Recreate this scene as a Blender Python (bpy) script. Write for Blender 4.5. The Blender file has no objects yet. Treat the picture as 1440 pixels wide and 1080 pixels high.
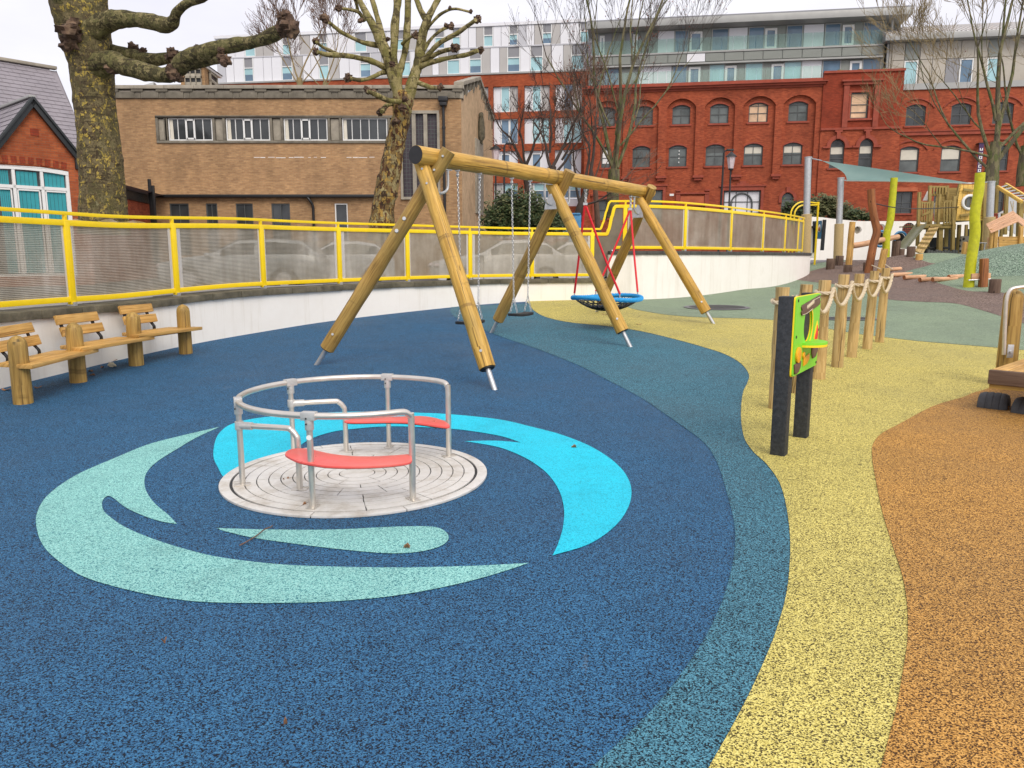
import bpy, bmesh, math, random
from mathutils import Vector, Matrix, noise
from mathutils.geometry import delaunay_2d_cdt
from math import sin, cos, pi, radians, sqrt, atan2, hypot
R = random.Random(7)
S = bpy.context.scene
# ------------------------------------------------------------ camera, sky, sun, exposure
TH = radians(9.35); F = 1081.0; H0 = 1.5
cam = bpy.data.cameras.new('camera'); camo = bpy.data.objects.new('camera', cam)
S.collection.objects.link(camo); S.camera = camo
camo.location = (0, 0, H0); camo.rotation_euler = (pi/2 - TH, 0, 0)
cam.sensor_width = 36; cam.lens = 36*F/1440; cam.clip_end = 2000; cam.clip_start = .05
W = bpy.data.worlds.new('World'); S.world = W; W.use_nodes = True
wn = W.node_tree.nodes; wl = W.node_tree.links; wn.clear()
SUN_EL, SUN_AZ = radians(46), radians(158)       # azimuth clockwise from +Y: behind the camera, a little right
sky = wn.new('ShaderNodeTexSky'); sky.sky_type = 'NISHITA'; sky.sun_disc = False
sky.sun_elevation = SUN_EL; sky.sun_rotation = SUN_AZ; sky.dust_density = 4; sky.air_density = 1.2
tc = wn.new('ShaderNodeTexCoord'); mp = wn.new('ShaderNodeMapping'); mp.inputs['Scale'].default_value = (1.3, 1.3, 4.2)
nz = wn.new('ShaderNodeTexNoise'); nz.inputs['Scale'].default_value = 1.6; nz.inputs['Detail'].default_value = 7
nz.inputs['Roughness'].default_value = .55
cr = wn.new('ShaderNodeValToRGB')
cr.color_ramp.elements[0].position = .3; cr.color_ramp.elements[0].color = (6.3, 6.2, 6.9, 1)
cr.color_ramp.elements[1].position = .72; cr.color_ramp.elements[1].color = (7.9, 7.8, 8.1, 1)
mx = wn.new('ShaderNodeMix'); mx.data_type = 'RGBA'; mx.inputs['Factor'].default_value = .93
bg = wn.new('ShaderNodeBackground'); bg.inputs['Strength'].default_value = .1
wo = wn.new('ShaderNodeOutputWorld')
wl.new(tc.outputs['Generated'], mp.inputs['Vector']); wl.new(mp.outputs['Vector'], nz.inputs['Vector'])
wl.new(nz.outputs['Fac'], cr.inputs['Fac']); wl.new(sky.outputs['Color'], mx.inputs['A'])
wl.new(cr.outputs['Color'], mx.inputs['B']); wl.new(mx.outputs['Result'], bg.inputs['Color'])
wl.new(bg.outputs['Background'], wo.inputs['Surface'])
sl = bpy.data.lights.new('sun', 'SUN'); sl.energy = 1.5; sl.angle = radians(34); sl.color = (1, .93, .83)
so = bpy.data.objects.new('sun', sl); S.collection.objects.link(so)
sd = Vector((sin(SUN_AZ)*cos(SUN_EL), cos(SUN_AZ)*cos(SUN_EL), sin(SUN_EL)))
so.rotation_euler = sd.to_track_quat('Z', 'Y').to_euler(); so.location = (0, -5, 20)
S.view_settings.view_transform = 'Standard'; S.view_settings.look = 'None'
S.view_settings.exposure = .56; S.view_settings.gamma = 1; S.view_settings.use_curve_mapping = False

# ------------------------------------------------------------ geometry of the view and of the ground
CT, ST = cos(TH), sin(TH)
def ray(px, py):
    a, b = px-720, 540-py
    return Vector((a, F*CT + b*ST, -F*ST + b*CT))
def at(px, py, Y):
    d = ray(px, py); t = Y/d.y
    return Vector((d.x*t, Y, H0 + d.z*t))
def atz(px, py, z):
    d = ray(px, py); t = (z-H0)/d.z
    return Vector((d.x*t, d.y*t, z))
def proj(p):
    x, y, z = p[0], p[1], p[2]-H0
    dep = y*CT - z*ST; up = y*ST + z*CT
    return 720 + F*x/dep, 540 - F*up/dep
def sst(a, b, x):
    t = min(1, max(0, (x-a)/(b-a))); return t*t*(3-2*t)
BUMPS = [(16.4, 22.9, 4.9, 3.2, .66), (14.6, 27.5, 2.6, 2.0, .32), (10.2, 18.6, 2.0, 1.6, .08)]
def T(x, y):
    z = .045*(math.log1p(math.exp(min(30, (y-8)*2.2)))/2.2)
    z += .75*sst(14, 24.5, x + .3*y)
    for bx, by, rx, ry, h in BUMPS:
        d = ((x-bx)/rx)**2 + ((y-by)/ry)**2
        if d < 1: z += h*(1-d)**2*(1+1.2*d)
    return z
def gp(px, py, far=60):
    d = ray(px, py); d.normalize(); t = 1.0
    while t < far:
        p = Vector((0, 0, H0)) + d*t
        if p.z < T(p.x, p.y):
            lo, hi = t-.1, t
            for _ in range(18):
                m = (lo+hi)/2; q = Vector((0, 0, H0)) + d*m
                if q.z < T(q.x, q.y): hi = m
                else: lo = m
            q = Vector((0, 0, H0)) + d*hi
            return Vector((q.x, q.y, T(q.x, q.y)))
        t += .1
    return Vector((0, 0, H0)) + d*far
def crom(P, n=8, closed=False):
    out = []; N = len(P); P = [Vector(p) for p in P]
    rng = range(N) if closed else range(N-1)
    for i in rng:
        a = P[(i-1) % N] if closed or i > 0 else P[0]*2-P[1]
        b = P[i]; c = P[(i+1) % N]
        d = P[(i+2) % N] if closed or i+2 < N else P[-1]*2-P[-2]
        for k in range(n):
            t = k/n
            out.append(.5*((2*b) + (c-a)*t + (2*a-5*b+4*c-d)*t*t + (3*b-a-3*c+d)*t**3))
    if not closed: out.append(P[-1].copy())
    return out

# ------------------------------------------------------------ mesh builder
ORG = {}
class MB:
    def __init__(s): s.v = []; s.f = []; s.uv = []; s.m = []; s.cur = 0
    def face(s, idx, uvs=None):
        s.f.append(idx); s.uv.append(uvs); s.m.append(s.cur)
    def add(s, verts, faces):
        o = len(s.v); s.v += [tuple(p) for p in verts]
        for f in faces: s.face([o+i for i in f])
    def quad(s, a, b, c, d, uv=None):
        o = len(s.v); s.v += [tuple(a), tuple(b), tuple(c), tuple(d)]; s.face([o, o+1, o+2, o+3], uv); return s
    def poly(s, P):
        o = len(s.v); s.v += [tuple(p) for p in P]; s.face(list(range(o, o+len(P))))
    def box(s, x0, x1, y0, y1, z0, z1, M=None):
        c = [Vector((x, y, z)) for z in (z0, z1) for y in (y0, y1) for x in (x0, x1)]
        L = (x1-x0, y1-y0, z1-z0); ax = max(range(3), key=lambda i: L[i])
        for idx in ((0, 2, 3, 1), (4, 5, 7, 6), (0, 1, 5, 4), (1, 3, 7, 5), (3, 2, 6, 7), (2, 0, 4, 6)):
            P = [c[i] for i in idx]
            uv = []
            oth = [i for i in range(3) if i != ax]
            for p in P: uv.append((p[ax], p[oth[0]]+p[oth[1]]))
            if M is not None: P = [M @ p for p in P]
            s.quad(*P, uv)
        return s
    def bar(s, a, b, w, h, up=(0, 0, 1)):
        a = Vector(a); b = Vector(b); d = b-a; L = d.length; x = d.normalized()
        u = Vector(up); y = u.cross(x)
        if y.length < 1e-4: y = Vector((0, 1, 0)).cross(x)
        y.normalize(); z = x.cross(y)
        M = Matrix((x, y, z)).transposed().to_4x4(); M.translation = a
        return s.box(0, L, -w/2, w/2, -h/2, h/2, M)
    def tube(s, P, r, seg=10, cap=True, wob=0, closed=False, rot=0):
        P = [Vector(p) for p in P]; n = len(P)
        rs = r if isinstance(r, (list, tuple)) else [r]*n
        t0 = (P[1]-P[0]).normalized()
        up = Vector((0, 0, 1)) if abs(t0.z) < .95 else Vector((1, 0, 0))
        N = (up - t0*up.dot(t0)).normalized(); o = len(s.v); L = 0; Ls = []
        for i in range(n):
            if closed: t = (P[(i+1) % n]-P[(i-1) % n]).normalized()
            else: t = (P[min(i+1, n-1)]-P[max(i-1, 0)]).normalized()
            N = (N - t*N.dot(t))
            N = N.normalized() if N.length > 1e-6 else t.orthogonal().normalized()
            B = t.cross(N)
            if i: L += (P[i]-P[i-1]).length
            Ls.append(L)
            for k in range(seg):
                a = 2*pi*k/seg + rot; rr = rs[i]
                if wob:
                    q = P[i] + (N*cos(a)+B*sin(a))*rr
                    rr *= 1 + wob*noise.noise(q*2.3) + wob*.5*noise.noise(q*7.1)
                s.v.append(tuple(P[i] + (N*cos(a)+B*sin(a))*rr))
        m = n if closed else n-1
        for i in range(m):
            j = (i+1) % n
            lj = Ls[j] if j else L + (P[0]-P[-1]).length
            for k in range(seg):
                k2 = (k+1) % seg; c = 2*pi*rs[i]
                s.face([o+i*seg+k, o+i*seg+k2, o+j*seg+k2, o+j*seg+k],
                       [(Ls[i], c*k/seg), (Ls[i], c*(k+1)/seg), (lj, c*(k+1)/seg), (lj, c*k/seg)])
        if cap and not closed:
            for base, i, fl in ((o, 0, True), (o+(n-1)*seg, n-1, False)):
                idx = [base+k for k in range(seg)]
                uv = [(rs[i]*cos(2*pi*k/seg)+50, rs[i]*sin(2*pi*k/seg)) for k in range(seg)]
                if fl: idx = idx[::-1]; uv = uv[::-1]
                s.face(idx, uv)
        return s
    def cyl(s, a, b, r0, r1=None, seg=16): return s.tube([a, b], [r0, r0 if r1 is None else r1], seg)
    def blob(s, c, rx, ry, rz, n=10, m=7, amp=0, sc=3, seed=0):
        c = Vector(c); o = len(s.v)
        for j in range(m+1):
            th = pi*j/m
            for i in range(n):
                a = 2*pi*i/n
                d = Vector((cos(a)*sin(th), sin(a)*sin(th), cos(th)))
                q = 1 + amp*noise.noise(d*sc + Vector((seed, seed*.7, 0)))
                s.v.append((c.x+d.x*rx*q, c.y+d.y*ry*q, c.z+d.z*rz*q))
        for j in range(m):
            for i in range(n):
                i2 = (i+1) % n
                s.face([o+j*n+i, o+(j+1)*n+i, o+(j+1)*n+i2, o+j*n+i2])
        return s
    def prism(s, P, z0, z1):      # plan outline, counter-clockwise
        o = len(s.v); n = len(P)
        s.v += [(p[0], p[1], z0) for p in P] + [(p[0], p[1], z1) for p in P]
        s.face(list(range(o, o+n))[::-1]); s.face(list(range(o+n, o+2*n)))
        for i in range(n):
            j = (i+1) % n; s.face([o+i, o+j, o+n+j, o+n+i])
        return s
    def build(s, name, mat, parent=None, bevel=0, smooth=True, ang=40, weld=False):
        me = bpy.data.meshes.new(name)
        org = ORG.get(parent.name, Vector((0, 0, 0))) if parent else Vector((0, 0, 0))
        vs = [(p[0]-org.x, p[1]-org.y, p[2]-org.z) for p in s.v] if org.length else s.v
        me.from_pydata(vs, [], s.f)
        uvl = me.uv_layers.new(name='UVMap')
        flat = []
        for f, u in zip(s.f, s.uv):
            if u is None:
                for i in f: flat += [vs[i][0], vs[i][1]+vs[i][2]]
            else:
                for q in u: flat += [q[0], q[1]]
        uvl.data.foreach_set('uv', flat)
        mats = mat if isinstance(mat, (list, tuple)) else [mat]
        for m_ in mats: me.materials.append(m_)
        if len(mats) > 1: me.polygons.foreach_set('material_index', s.m)
        if bevel or weld:
            bm = bmesh.new(); bm.from_mesh(me)
            bmesh.ops.remove_doubles(bm, verts=bm.verts, dist=1e-5)
            if bevel:
                ed = [e for e in bm.edges if len(e.link_faces) == 2 and e.calc_face_angle(0) > radians(35)]
                bmesh.ops.bevel(bm, geom=ed, offset=bevel, segments=2, profile=.6, affect='EDGES', clamp_overlap=True)
            bm.to_mesh(me); bm.free()
        if smooth:
            me.polygons.foreach_set('use_smooth', [True]*len(me.polygons))
            me.set_sharp_from_angle(angle=radians(ang))
        me.update()
        o = bpy.data.objects.new(name, me); S.collection.objects.link(o)
        if parent: o.parent = parent; ORG[o.name] = org
        return o
def tag(o, label, cat, group=None):
    o['label'] = label; o['category'] = cat
    if group: o['group'] = group
    return o
def thing(name, label, cat, loc=(0, 0, 0), rz=0, group=None, world=True):
    """An Empty at the thing's base. world=True: its parts are given in world coordinates."""
    o = bpy.data.objects.new(name, None); S.collection.objects.link(o)
    o.location = loc; o.rotation_euler = (0, 0, rz); o.empty_display_size = .2
    if world: ORG[o.name] = Vector(loc)
    return tag(o, label, cat, group)
def struct(o): o['kind'] = 'structure'; return o
def stuff(o): o['kind'] = 'stuff'; return o
def kids(o): return [c for c in bpy.data.objects if c.parent == o]
def dup(root, loc, rz=0, label=None, group=None, scale=None):
    def cp(o, par):
        c = o.copy(); S.collection.objects.link(c)
        if par: c.parent = par
        for ch in KID.get(o.name, []): cp(ch, c)
        return c
    KID = {}
    for c in bpy.data.objects:
        if c.parent: KID.setdefault(c.parent.name, []).append(c)
    r = cp(root, None); r.location = loc; r.rotation_euler = (0, 0, rz)
    if scale: r.scale = scale
    if label: r['label'] = label
    if group: r['group'] = group
    return r

# ------------------------------------------------------------ materials
class NT:
    def __init__(s, name):
        s.m = bpy.data.materials.new(name); s.m.use_nodes = True
        s.n = s.m.node_tree.nodes; s.l = s.m.node_tree.links; s.p = s.n['Principled BSDF']
    def new(s, t, **k):
        n = s.n.new(t)
        for a, b in k.items():
            if a in n.inputs.keys(): n.inputs[a].default_value = b
            else: setattr(n, a, b)
        return n
    def link(s, a, b): s.l.new(a, b)
    def coord(s, which='Object', scale=(1, 1, 1), rot=(0, 0, 0)):
        t = s.new('ShaderNodeTexCoord'); m = s.new('ShaderNodeMapping')
        m.inputs['Scale'].default_value = scale; m.inputs['Rotation'].default_value = rot
        s.link(t.outputs[which], m.inputs['Vector']); return m.outputs['Vector']
    def noise(s, vec, scale, detail=4, rough=.5, dist=0):
        n = s.new('ShaderNodeTexNoise'); n.inputs['Scale'].default_value = scale
        n.inputs['Detail'].default_value = detail; n.inputs['Roughness'].default_value = rough
        n.inputs['Distortion'].default_value = dist
        s.link(vec, n.inputs['Vector']); return n
    def ramp(s, fac, stops, interp='LINEAR'):
        r = s.new('ShaderNodeValToRGB'); e = r.color_ramp.elements; r.color_ramp.interpolation = interp
        while len(e) > 1: e.remove(e[-1])
        e[0].position = stops[0][0]; e[0].color = (*stops[0][1], 1)
        for p, c in stops[1:]:
            q = e.new(p); q.color = (*c, 1)
        s.link(fac, r.inputs['Fac']); return r.outputs['Color']
    def mix(s, f, a, b, mode='MIX'):
        m = s.new('ShaderNodeMix', data_type='RGBA', blend_type=mode)
        for sock, v in (('Factor', f), ('A', a), ('B', b)):
            q = m.inputs[sock] if sock == 'Factor' else [i for i in m.inputs if i.name == sock and i.type == 'RGBA'][0]
            if hasattr(v, 'is_output') or hasattr(v, 'links'): s.link(v, q)
            elif sock == 'Factor': q.default_value = v
            else: q.default_value = (*v, 1)
        return [o for o in m.outputs if o.type == 'RGBA'][0]
    def math(s, op, a, b=None):
        m = s.new('ShaderNodeMath', operation=op)
        for i, v in enumerate((a, b)):
            if v is None: continue
            if hasattr(v, 'links'): s.link(v, m.inputs[i])
            else: m.inputs[i].default_value = v
        return m.outputs[0]
    def bump(s, h, strength=.3, dist=.01, prev=None):
        b = s.new('ShaderNodeBump'); b.inputs['Strength'].default_value = strength
        b.inputs['Distance'].default_value = dist; s.link(h, b.inputs['Height'])
        if prev: s.link(prev, b.inputs['Normal'])
        s.link(b.outputs['Normal'], s.p.inputs['Normal']); return b.outputs['Normal']
    def out(s, col=None, rough=None, metal=0, spec=.5):
        if col is not None:
            if hasattr(col, 'links'): s.link(col, s.p.inputs['Base Color'])
            else: s.p.inputs['Base Color'].default_value = (*col, 1)
        if rough is not None:
            if hasattr(rough, 'links'): s.link(rough, s.p.inputs['Roughness'])
            else: s.p.inputs['Roughness'].default_value = rough
        s.p.inputs['Metallic'].default_value = metal
        s.p.inputs['Specular IOR Level'].default_value = spec
        return s.m
def vary(c, k): return tuple(min(1, max(0, x*k)) for x in c)
def plain(name, c, rough=.6, metal=0, var=.12, scale=6, bump=0, bscale=60, spec=.5, dirt=None, dscale=1.2):
    t = NT(name); v = t.coord()
    n = t.noise(v, scale, 5, .6)
    col = t.ramp(n.outputs['Fac'], [(.3, vary(c, 1-var)), (.7, vary(c, 1+var))])
    if dirt:
        d = t.noise(v, dscale, 6, .65)
        f = t.ramp(d.outputs['Fac'], [(.48, (0, 0, 0)), (.7, (1, 1, 1))])
        col = t.mix(t.math('MULTIPLY', f, .6), col, dirt)
    rg = t.noise(v, scale*2.3, 3)
    rr = t.ramp(rg.outputs['Fac'], [(.3, (max(0, rough-.08),)*3), (.7, (min(1, rough+.08),)*3)])
    if bump: t.bump(t.noise(v, bscale, 3).outputs['Fac'], bump, .01)
    return t.out(col, rr, metal, spec)
def wetpour(name, c, dark, frac, c2=None, scale=205):
    t = NT(name); v = t.coord()
    vo = t.new('ShaderNodeTexVoronoi'); vo.inputs['Scale'].default_value = scale; t.link(v, vo.inputs['Vector'])
    sx = t.new('ShaderNodeSeparateColor'); t.link(vo.outputs['Color'], sx.inputs[0])
    cl = t.noise(v, scale*.5, 2)
    fac = t.math('ADD', t.math('MULTIPLY', sx.outputs[0], .66), t.math('MULTIPLY', cl.outputs['Fac'], .5))
    c2 = c2 or vary(c, 1.25)
    lo = .21 + frac*.68
    col = t.ramp(fac, [(lo-.07, dark), (lo+.01, vary(c, .62)), (lo+.14, c), (.93, c2)])
    big = t.noise(v, .5, 6, .62)
    k = t.ramp(big.outputs['Fac'], [(.3, (.84, .85, .86)), (.7, (1.11, 1.10, 1.09))])
    col = t.mix(1.0, col, k, 'MULTIPLY')
    st = t.noise(v, 2.6, 8, .75)
    k2 = t.ramp(st.outputs['Fac'], [(.32, (.86, .86, .86)), (.47, (1, 1, 1)), (.74, (1.08, 1.08, 1.07))])
    col = t.mix(1.0, col, k2, 'MULTIPLY')
    ms = t.new('ShaderNodeMapping'); ms.inputs['Scale'].default_value = (1, .25, 1); ms.inputs['Rotation'].default_value = (0, 0, .6); t.link(v, ms.inputs['Vector'])
    sc = t.noise(ms.outputs['Vector'], 4.5, 6, .7, 1.2)       # scuffs
    k3 = t.ramp(sc.outputs['Fac'], [(.66, (0, 0, 0)), (.76, (1, 1, 1))])
    col = t.mix(t.math('MULTIPLY', k3, .16), col, (.30, .30, .29))
    t.bump(vo.outputs['Distance'], .6, .005)
    rr = t.ramp(big.outputs['Fac'], [(.35, (.55,)*3), (.65, (.78,)*3)])
    return t.out(col, rr, 0, .22)
def wood(name, light, mid, dark, rings=1.0, rough=.6, green=0, bands=0):
    t = NT(name); v = t.coord('UV', (1, 1, 1))
    oi = t.new('ShaderNodeObjectInfo')
    cx = t.new('ShaderNodeCombineXYZ'); t.link(t.math('MULTIPLY', oi.outputs['Random'], 37), cx.inputs[0])
    t.link(t.math('MULTIPLY', oi.outputs['Random'], 11), cx.inputs[2])
    va = t.new('ShaderNodeVectorMath', operation='ADD'); t.link(v, va.inputs[0]); t.link(cx.outputs[0], va.inputs[1])
    mp = t.new('ShaderNodeMapping'); mp.inputs['Scale'].default_value = (1.3, 26*rings, 1); t.link(va.outputs[0], mp.inputs['Vector'])
    g = t.noise(mp.outputs['Vector'], 1.4, 6, .65, .6)
    col = t.ramp(g.outputs['Fac'], [(.28, dark), (.45, mid), (.62, light), (.8, mid)])
    big = t.noise(va.outputs[0], 2.1, 3)
    k = t.ramp(big.outputs['Fac'], [(.3, (.78, .78, .76)), (.7, (1.14, 1.12, 1.08))])
    col = t.mix(1.0, col, k, 'MULTIPLY')
    mk = t.new('ShaderNodeMapping'); mk.inputs['Scale'].default_value = (2.6, 6.0, 1); t.link(va.outputs[0], mk.inputs['Vector'])
    vo = t.new('ShaderNodeTexVoronoi'); vo.inputs['Scale'].default_value = 1.0; t.link(mk.outputs['Vector'], vo.inputs['Vector'])
    kn = t.ramp(vo.outputs['Distance'], [(.05, (1, 1, 1)), (.13, (0, 0, 0))])
    sc = t.new('ShaderNodeSeparateColor'); t.link(vo.outputs['Color'], sc.inputs[0])
    sel = t.ramp(sc.outputs[0], [(.32, (0, 0, 0)), (.36, (1, 1, 1))])
    col = t.mix(t.math('MULTIPLY', t.math('MULTIPLY', kn, sel), .85), col, vary(dark, .35))
    if green:
        gn = t.noise(va.outputs[0], 1.1, 4)
        gf = t.ramp(gn.outputs['Fac'], [(.45, (0, 0, 0)), (.7, (1, 1, 1))])
        col = t.mix(t.math('MULTIPLY', gf, green), col, (.22, .2, .07))
    if bands:      # turned marks and growth whorls round the log
        sx = t.new('ShaderNodeSeparateXYZ'); t.link(va.outputs[0], sx.inputs[0])
        wn_ = t.noise(va.outputs[0], 5.0, 2)
        ux = t.math('ADD', sx.outputs[0], t.math('MULTIPLY', wn_.outputs['Fac'], .10))
        cb = t.new('ShaderNodeCombineXYZ'); t.link(ux, cb.inputs[0])
        bn = t.noise(cb.outputs[0], 7.5, 1, .4)
        bf = t.ramp(bn.outputs['Fac'], [(.60, (0, 0, 0)), (.66, (1, 1, 1)), (.70, (.25, .25, .25)), (.76, (0, 0, 0))])
        pt_ = t.noise(va.outputs[0], 3.1, 2)
        pf = t.ramp(pt_.outputs['Fac'], [(.42, (0, 0, 0)), (.55, (1, 1, 1))])
        col = t.mix(t.math('MULTIPLY', t.math('MULTIPLY', bf, pf), bands), col, vary(dark, .8))
    # drying cracks along the grain
    mc = t.new('ShaderNodeMapping'); mc.inputs['Scale'].default_value = (.7, 34, 1); t.link(va.outputs[0], mc.inputs['Vector'])
    ck = t.noise(mc.outputs['Vector'], 1.0, 2, .5)
    cf = t.ramp(ck.outputs['Fac'], [(.315, (1, 1, 1)), (.355, (0, 0, 0))])
    col = t.mix(t.math('MULTIPLY', cf, .75), col, vary(dark, .3))
    t.bump(g.outputs['Fac'], .25, .004)
    return t.out(col, rough, 0, .35)
def brick(name, c1, c2, mortar, bw=.215, bh=.065, mo=.01, patch=None, frost=None):
    t = NT(name); co = t.new('ShaderNodeTexCoord')
    s1 = t.new('ShaderNodeSeparateXYZ'); t.link(co.outputs['Object'], s1.inputs[0])
    s2 = t.new('ShaderNodeSeparateXYZ'); t.link(co.outputs['Normal'], s2.inputs[0])
    side = t.math('GREATER_THAN', t.math('ABSOLUTE', s2.outputs[0]), .72)
    u = t.math('ADD', t.math('MULTIPLY', s1.outputs[0], t.math('SUBTRACT', 1, side)), t.math('MULTIPLY', s1.outputs[1], side))
    cb = t.new('ShaderNodeCombineXYZ'); t.link(u, cb.inputs[0]); t.link(s1.outputs[2], cb.inputs[1])
    b = t.new('ShaderNodeTexBrick'); b.inputs['Scale'].default_value = 1
    b.inputs['Brick Width'].default_value = bw+mo; b.inputs['Row Height'].default_value = bh+mo
    b.inputs['Mortar Size'].default_value = mo/2; b.inputs['Mortar Smooth'].default_value = .2; b.inputs['Bias'].default_value = 0
    b.inputs['Color1'].default_value = (*c1, 1); b.inputs['Color2'].default_value = (*c2, 1); b.inputs['Mortar'].default_value = (*mortar, 1)
    t.link(cb.outputs[0], b.inputs['Vector'])
    n = t.noise(co.outputs['Object'], .55, 6, .65)
    k = t.ramp(n.outputs['Fac'], [(.3, (.74, .74, .75)), (.5, (1, 1, 1)), (.72, (1.16, 1.14, 1.1))])
    col = t.mix(1.0, b.outputs['Color'], k, 'MULTIPLY')
    mpf = t.new('ShaderNodeMapping'); mpf.inputs['Scale'].default_value = (3.5, 3.5, 13); t.link(co.outputs['Object'], mpf.inputs['Vector'])
    f = t.noise(mpf.outputs['Vector'], 1, 3, .6)
    k2 = t.ramp(f.outputs['Fac'], [(.3, (.8, .79, .78)), (.7, (1.15, 1.14, 1.12))])
    col = t.mix(1.0, col, k2, 'MULTIPLY')
    mv = t.new('ShaderNodeMapping'); mv.inputs['Scale'].default_value = (1.4, 1.4, .12); t.link(co.outputs['Object'], mv.inputs['Vector'])
    st = t.noise(mv.outputs['Vector'], 1, 5, .6)     # rain streaks
    k3 = t.ramp(st.outputs['Fac'], [(.35, (.82, .82, .82)), (.55, (1, 1, 1))])
    col = t.mix(.7, col, k3, 'MULTIPLY')
    if frost:
        fr = t.noise(co.outputs['Object'], 2.6, 8, .8)
        ff = t.ramp(fr.outputs['Fac'], [(.66, (0, 0, 0)), (.74, (1, 1, 1))])
        col = t.mix(t.math('MULTIPLY', ff, .4), col, frost)
    t.bump(b.outputs['Fac'], .5, -.008)
    return t.out(col, .85, 0, .25)
def bark(name, stops, scale=9, zs=.55, bump=.8, moss=None, ledge=False):
    t = NT(name); v = t.coord('Object', (1, 1, zs))
    n0 = t.noise(v, scale*.8, 4, .6)
    vm = t.new('ShaderNodeVectorMath', operation='SCALE'); t.link(n0.outputs['Color'], vm.inputs[0]); vm.inputs['Scale'].default_value = .24
    va = t.new('ShaderNodeVectorMath', operation='ADD'); t.link(v, va.inputs[0]); t.link(vm.outputs[0], va.inputs[1])
    vo = t.new('ShaderNodeTexVoronoi'); vo.inputs['Scale'].default_value = scale; t.link(va.outputs[0], vo.inputs['Vector'])
    sc = t.new('ShaderNodeSeparateColor'); t.link(vo.outputs['Color'], sc.inputs[0])
    n1 = t.noise(v, 1.3, 3)
    fac = t.math('ADD', t.math('MULTIPLY', sc.outputs[0], .62), t.math('MULTIPLY', n1.outputs['Fac'], .42))
    col = t.ramp(fac, stops, 'CONSTANT')
    fn = t.noise(v, 34, 5, .7)
    k = t.ramp(fn.outputs['Fac'], [(.3, (.7, .7, .7)), (.7, (1.25, 1.25, 1.2))])
    col = t.mix(1.0, col, k, 'MULTIPLY')
    if moss:
        mn = t.noise(v, 2.2, 5, .7)
        mf = t.ramp(mn.outputs['Fac'], [(.45, (0, 0, 0)), (.6, (1, 1, 1))])
        col = t.mix(t.math('MULTIPLY', mf, .24), col, moss)
    if ledge:
        lv = t.noise(t.coord('Object', (1.6, 1.6, 13)), 1.4, 4, .6, .4)
        lf = t.ramp(lv.outputs['Fac'], [(.36, (1, 1, 1)), (.44, (0, 0, 0))])
        col = t.mix(t.math('MULTIPLY', lf, .72), col, (.03, .02, .012))
    nb = t.bump(sc.outputs[0], bump, .02)
    t.bump(fn.outputs['Fac'], .5, .008, nb)
    return t.out(col, .85, 0, .3)
def glassy(name, c, rough=.08, spec=.6, var=.3):
    t = NT(name); v = t.coord(); n = t.noise(v, .9, 4)
    col = t.ramp(n.outputs['Fac'], [(.35, vary(c, 1-var)), (.65, vary(c, 1+var))])
    t.bump(t.noise(v, .5, 1).outputs['Fac'], .06, .05)
    return t.out(col, rough, 0, spec)

m_navy = wetpour('navy_rubber', (.025, .108, .235), (.005, .010, .020), .40, (.06, .21, .38))
m_teal = wetpour('teal_rubber', (.055, .185, .265), (.006, .016, .025), .44, (.12, .34, .44))
m_yell = wetpour('yellow_rubber', (.60, .50, .125), (.07, .055, .02), .38, (.82, .72, .24))
m_oran = wetpour('orange_rubber', (.50, .25, .055), (.07, .03, .010), .42, (.74, .42, .12))
m_gren = wetpour('green_rubber', (.235, .31, .205), (.04, .065, .04), .30, (.34, .41, .29))
m_dgrn = wetpour('mound_rubber', (.15, .235, .155), (.012, .03, .018), .34, (.42, .5, .4), 60)
m_brwn = wetpour('brown_rubber', (.185, .125, .10), (.03, .018, .015), .36, (.36, .27, .23), 90)
m_aqua = wetpour('aqua_rubber', (.22, .53, .50), (.04, .18, .22), .27, (.36, .68, .63))
m_cyan = wetpour('cyan_rubber', (.015, .55, .74), (.008, .33, .47), .14, (.03, .64, .83))
m_grey = plain('path_grey', (.17, .165, .17), .9, 0, .15, 3, .3, 80)
m_road = plain('asphalt', (.06, .06, .062), .85, 0, .2, 2, .3, 90, dirt=(.1, .095, .09))
m_pave = plain('concrete_paving', (.27, .255, .23), .9, 0, .2, 3, .3, 60, dirt=(.12, .11, .09))
def render_mat():
    t = NT('stained_white_render'); v = t.coord(); n = t.noise(v, 1.3, 7, .7)
    col = t.ramp(n.outputs['Fac'], [(.35, (.87, .83, .765)), (.6, (.91, .875, .815)), (.8, (.82, .775, .70))])
    mv = t.new('ShaderNodeMapping'); mv.inputs['Scale'].default_value = (6, 6, .35); t.link(v, mv.inputs['Vector'])
    s = t.noise(mv.outputs['Vector'], 1, 6, .65); k = t.ramp(s.outputs['Fac'], [(.3, (.86, .84, .80)), (.46, (1, 1, 1))]); col = t.mix(.75, col, k, 'MULTIPLY')
    g = t.noise(v, 9, 8, .8); gf = t.ramp(g.outputs['Fac'], [(.68, (0, 0, 0)), (.76, (1, 1, 1))]); col = t.mix(t.math('MULTIPLY', gf, .22), col, (.42, .38, .30))
    t.bump(t.noise(v, 38, 5, .7).outputs['Fac'], .25, .008); return t.out(col, .9, 0, .2)
m_rend = render_mat()
m_cope = plain('mossy_coping', (.125, .11, .075), .95, 0, .45, 5, .6, 35, dirt=(.05, .05, .025), dscale=4)
m_cop2 = plain('dark_coping', (.07, .066, .06), .8, 0, .3, 6, .4, 40)
m_ypnt = plain('yellow_paint', (.96, .68, .003), .35, 0, .04, 5, .05, 40, dirt=(.85, .58, .01), dscale=3)
m_galv = plain('galvanised_steel', (.52, .53, .54), .42, .75, .12, 14)
m_stnl = plain('brushed_steel', (.66, .62, .56), .36, .8, .08, 10)
m_cast = plain('cast_alloy', (.56, .55, .53), .45, .5, .08, 20, .2, 80)
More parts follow.
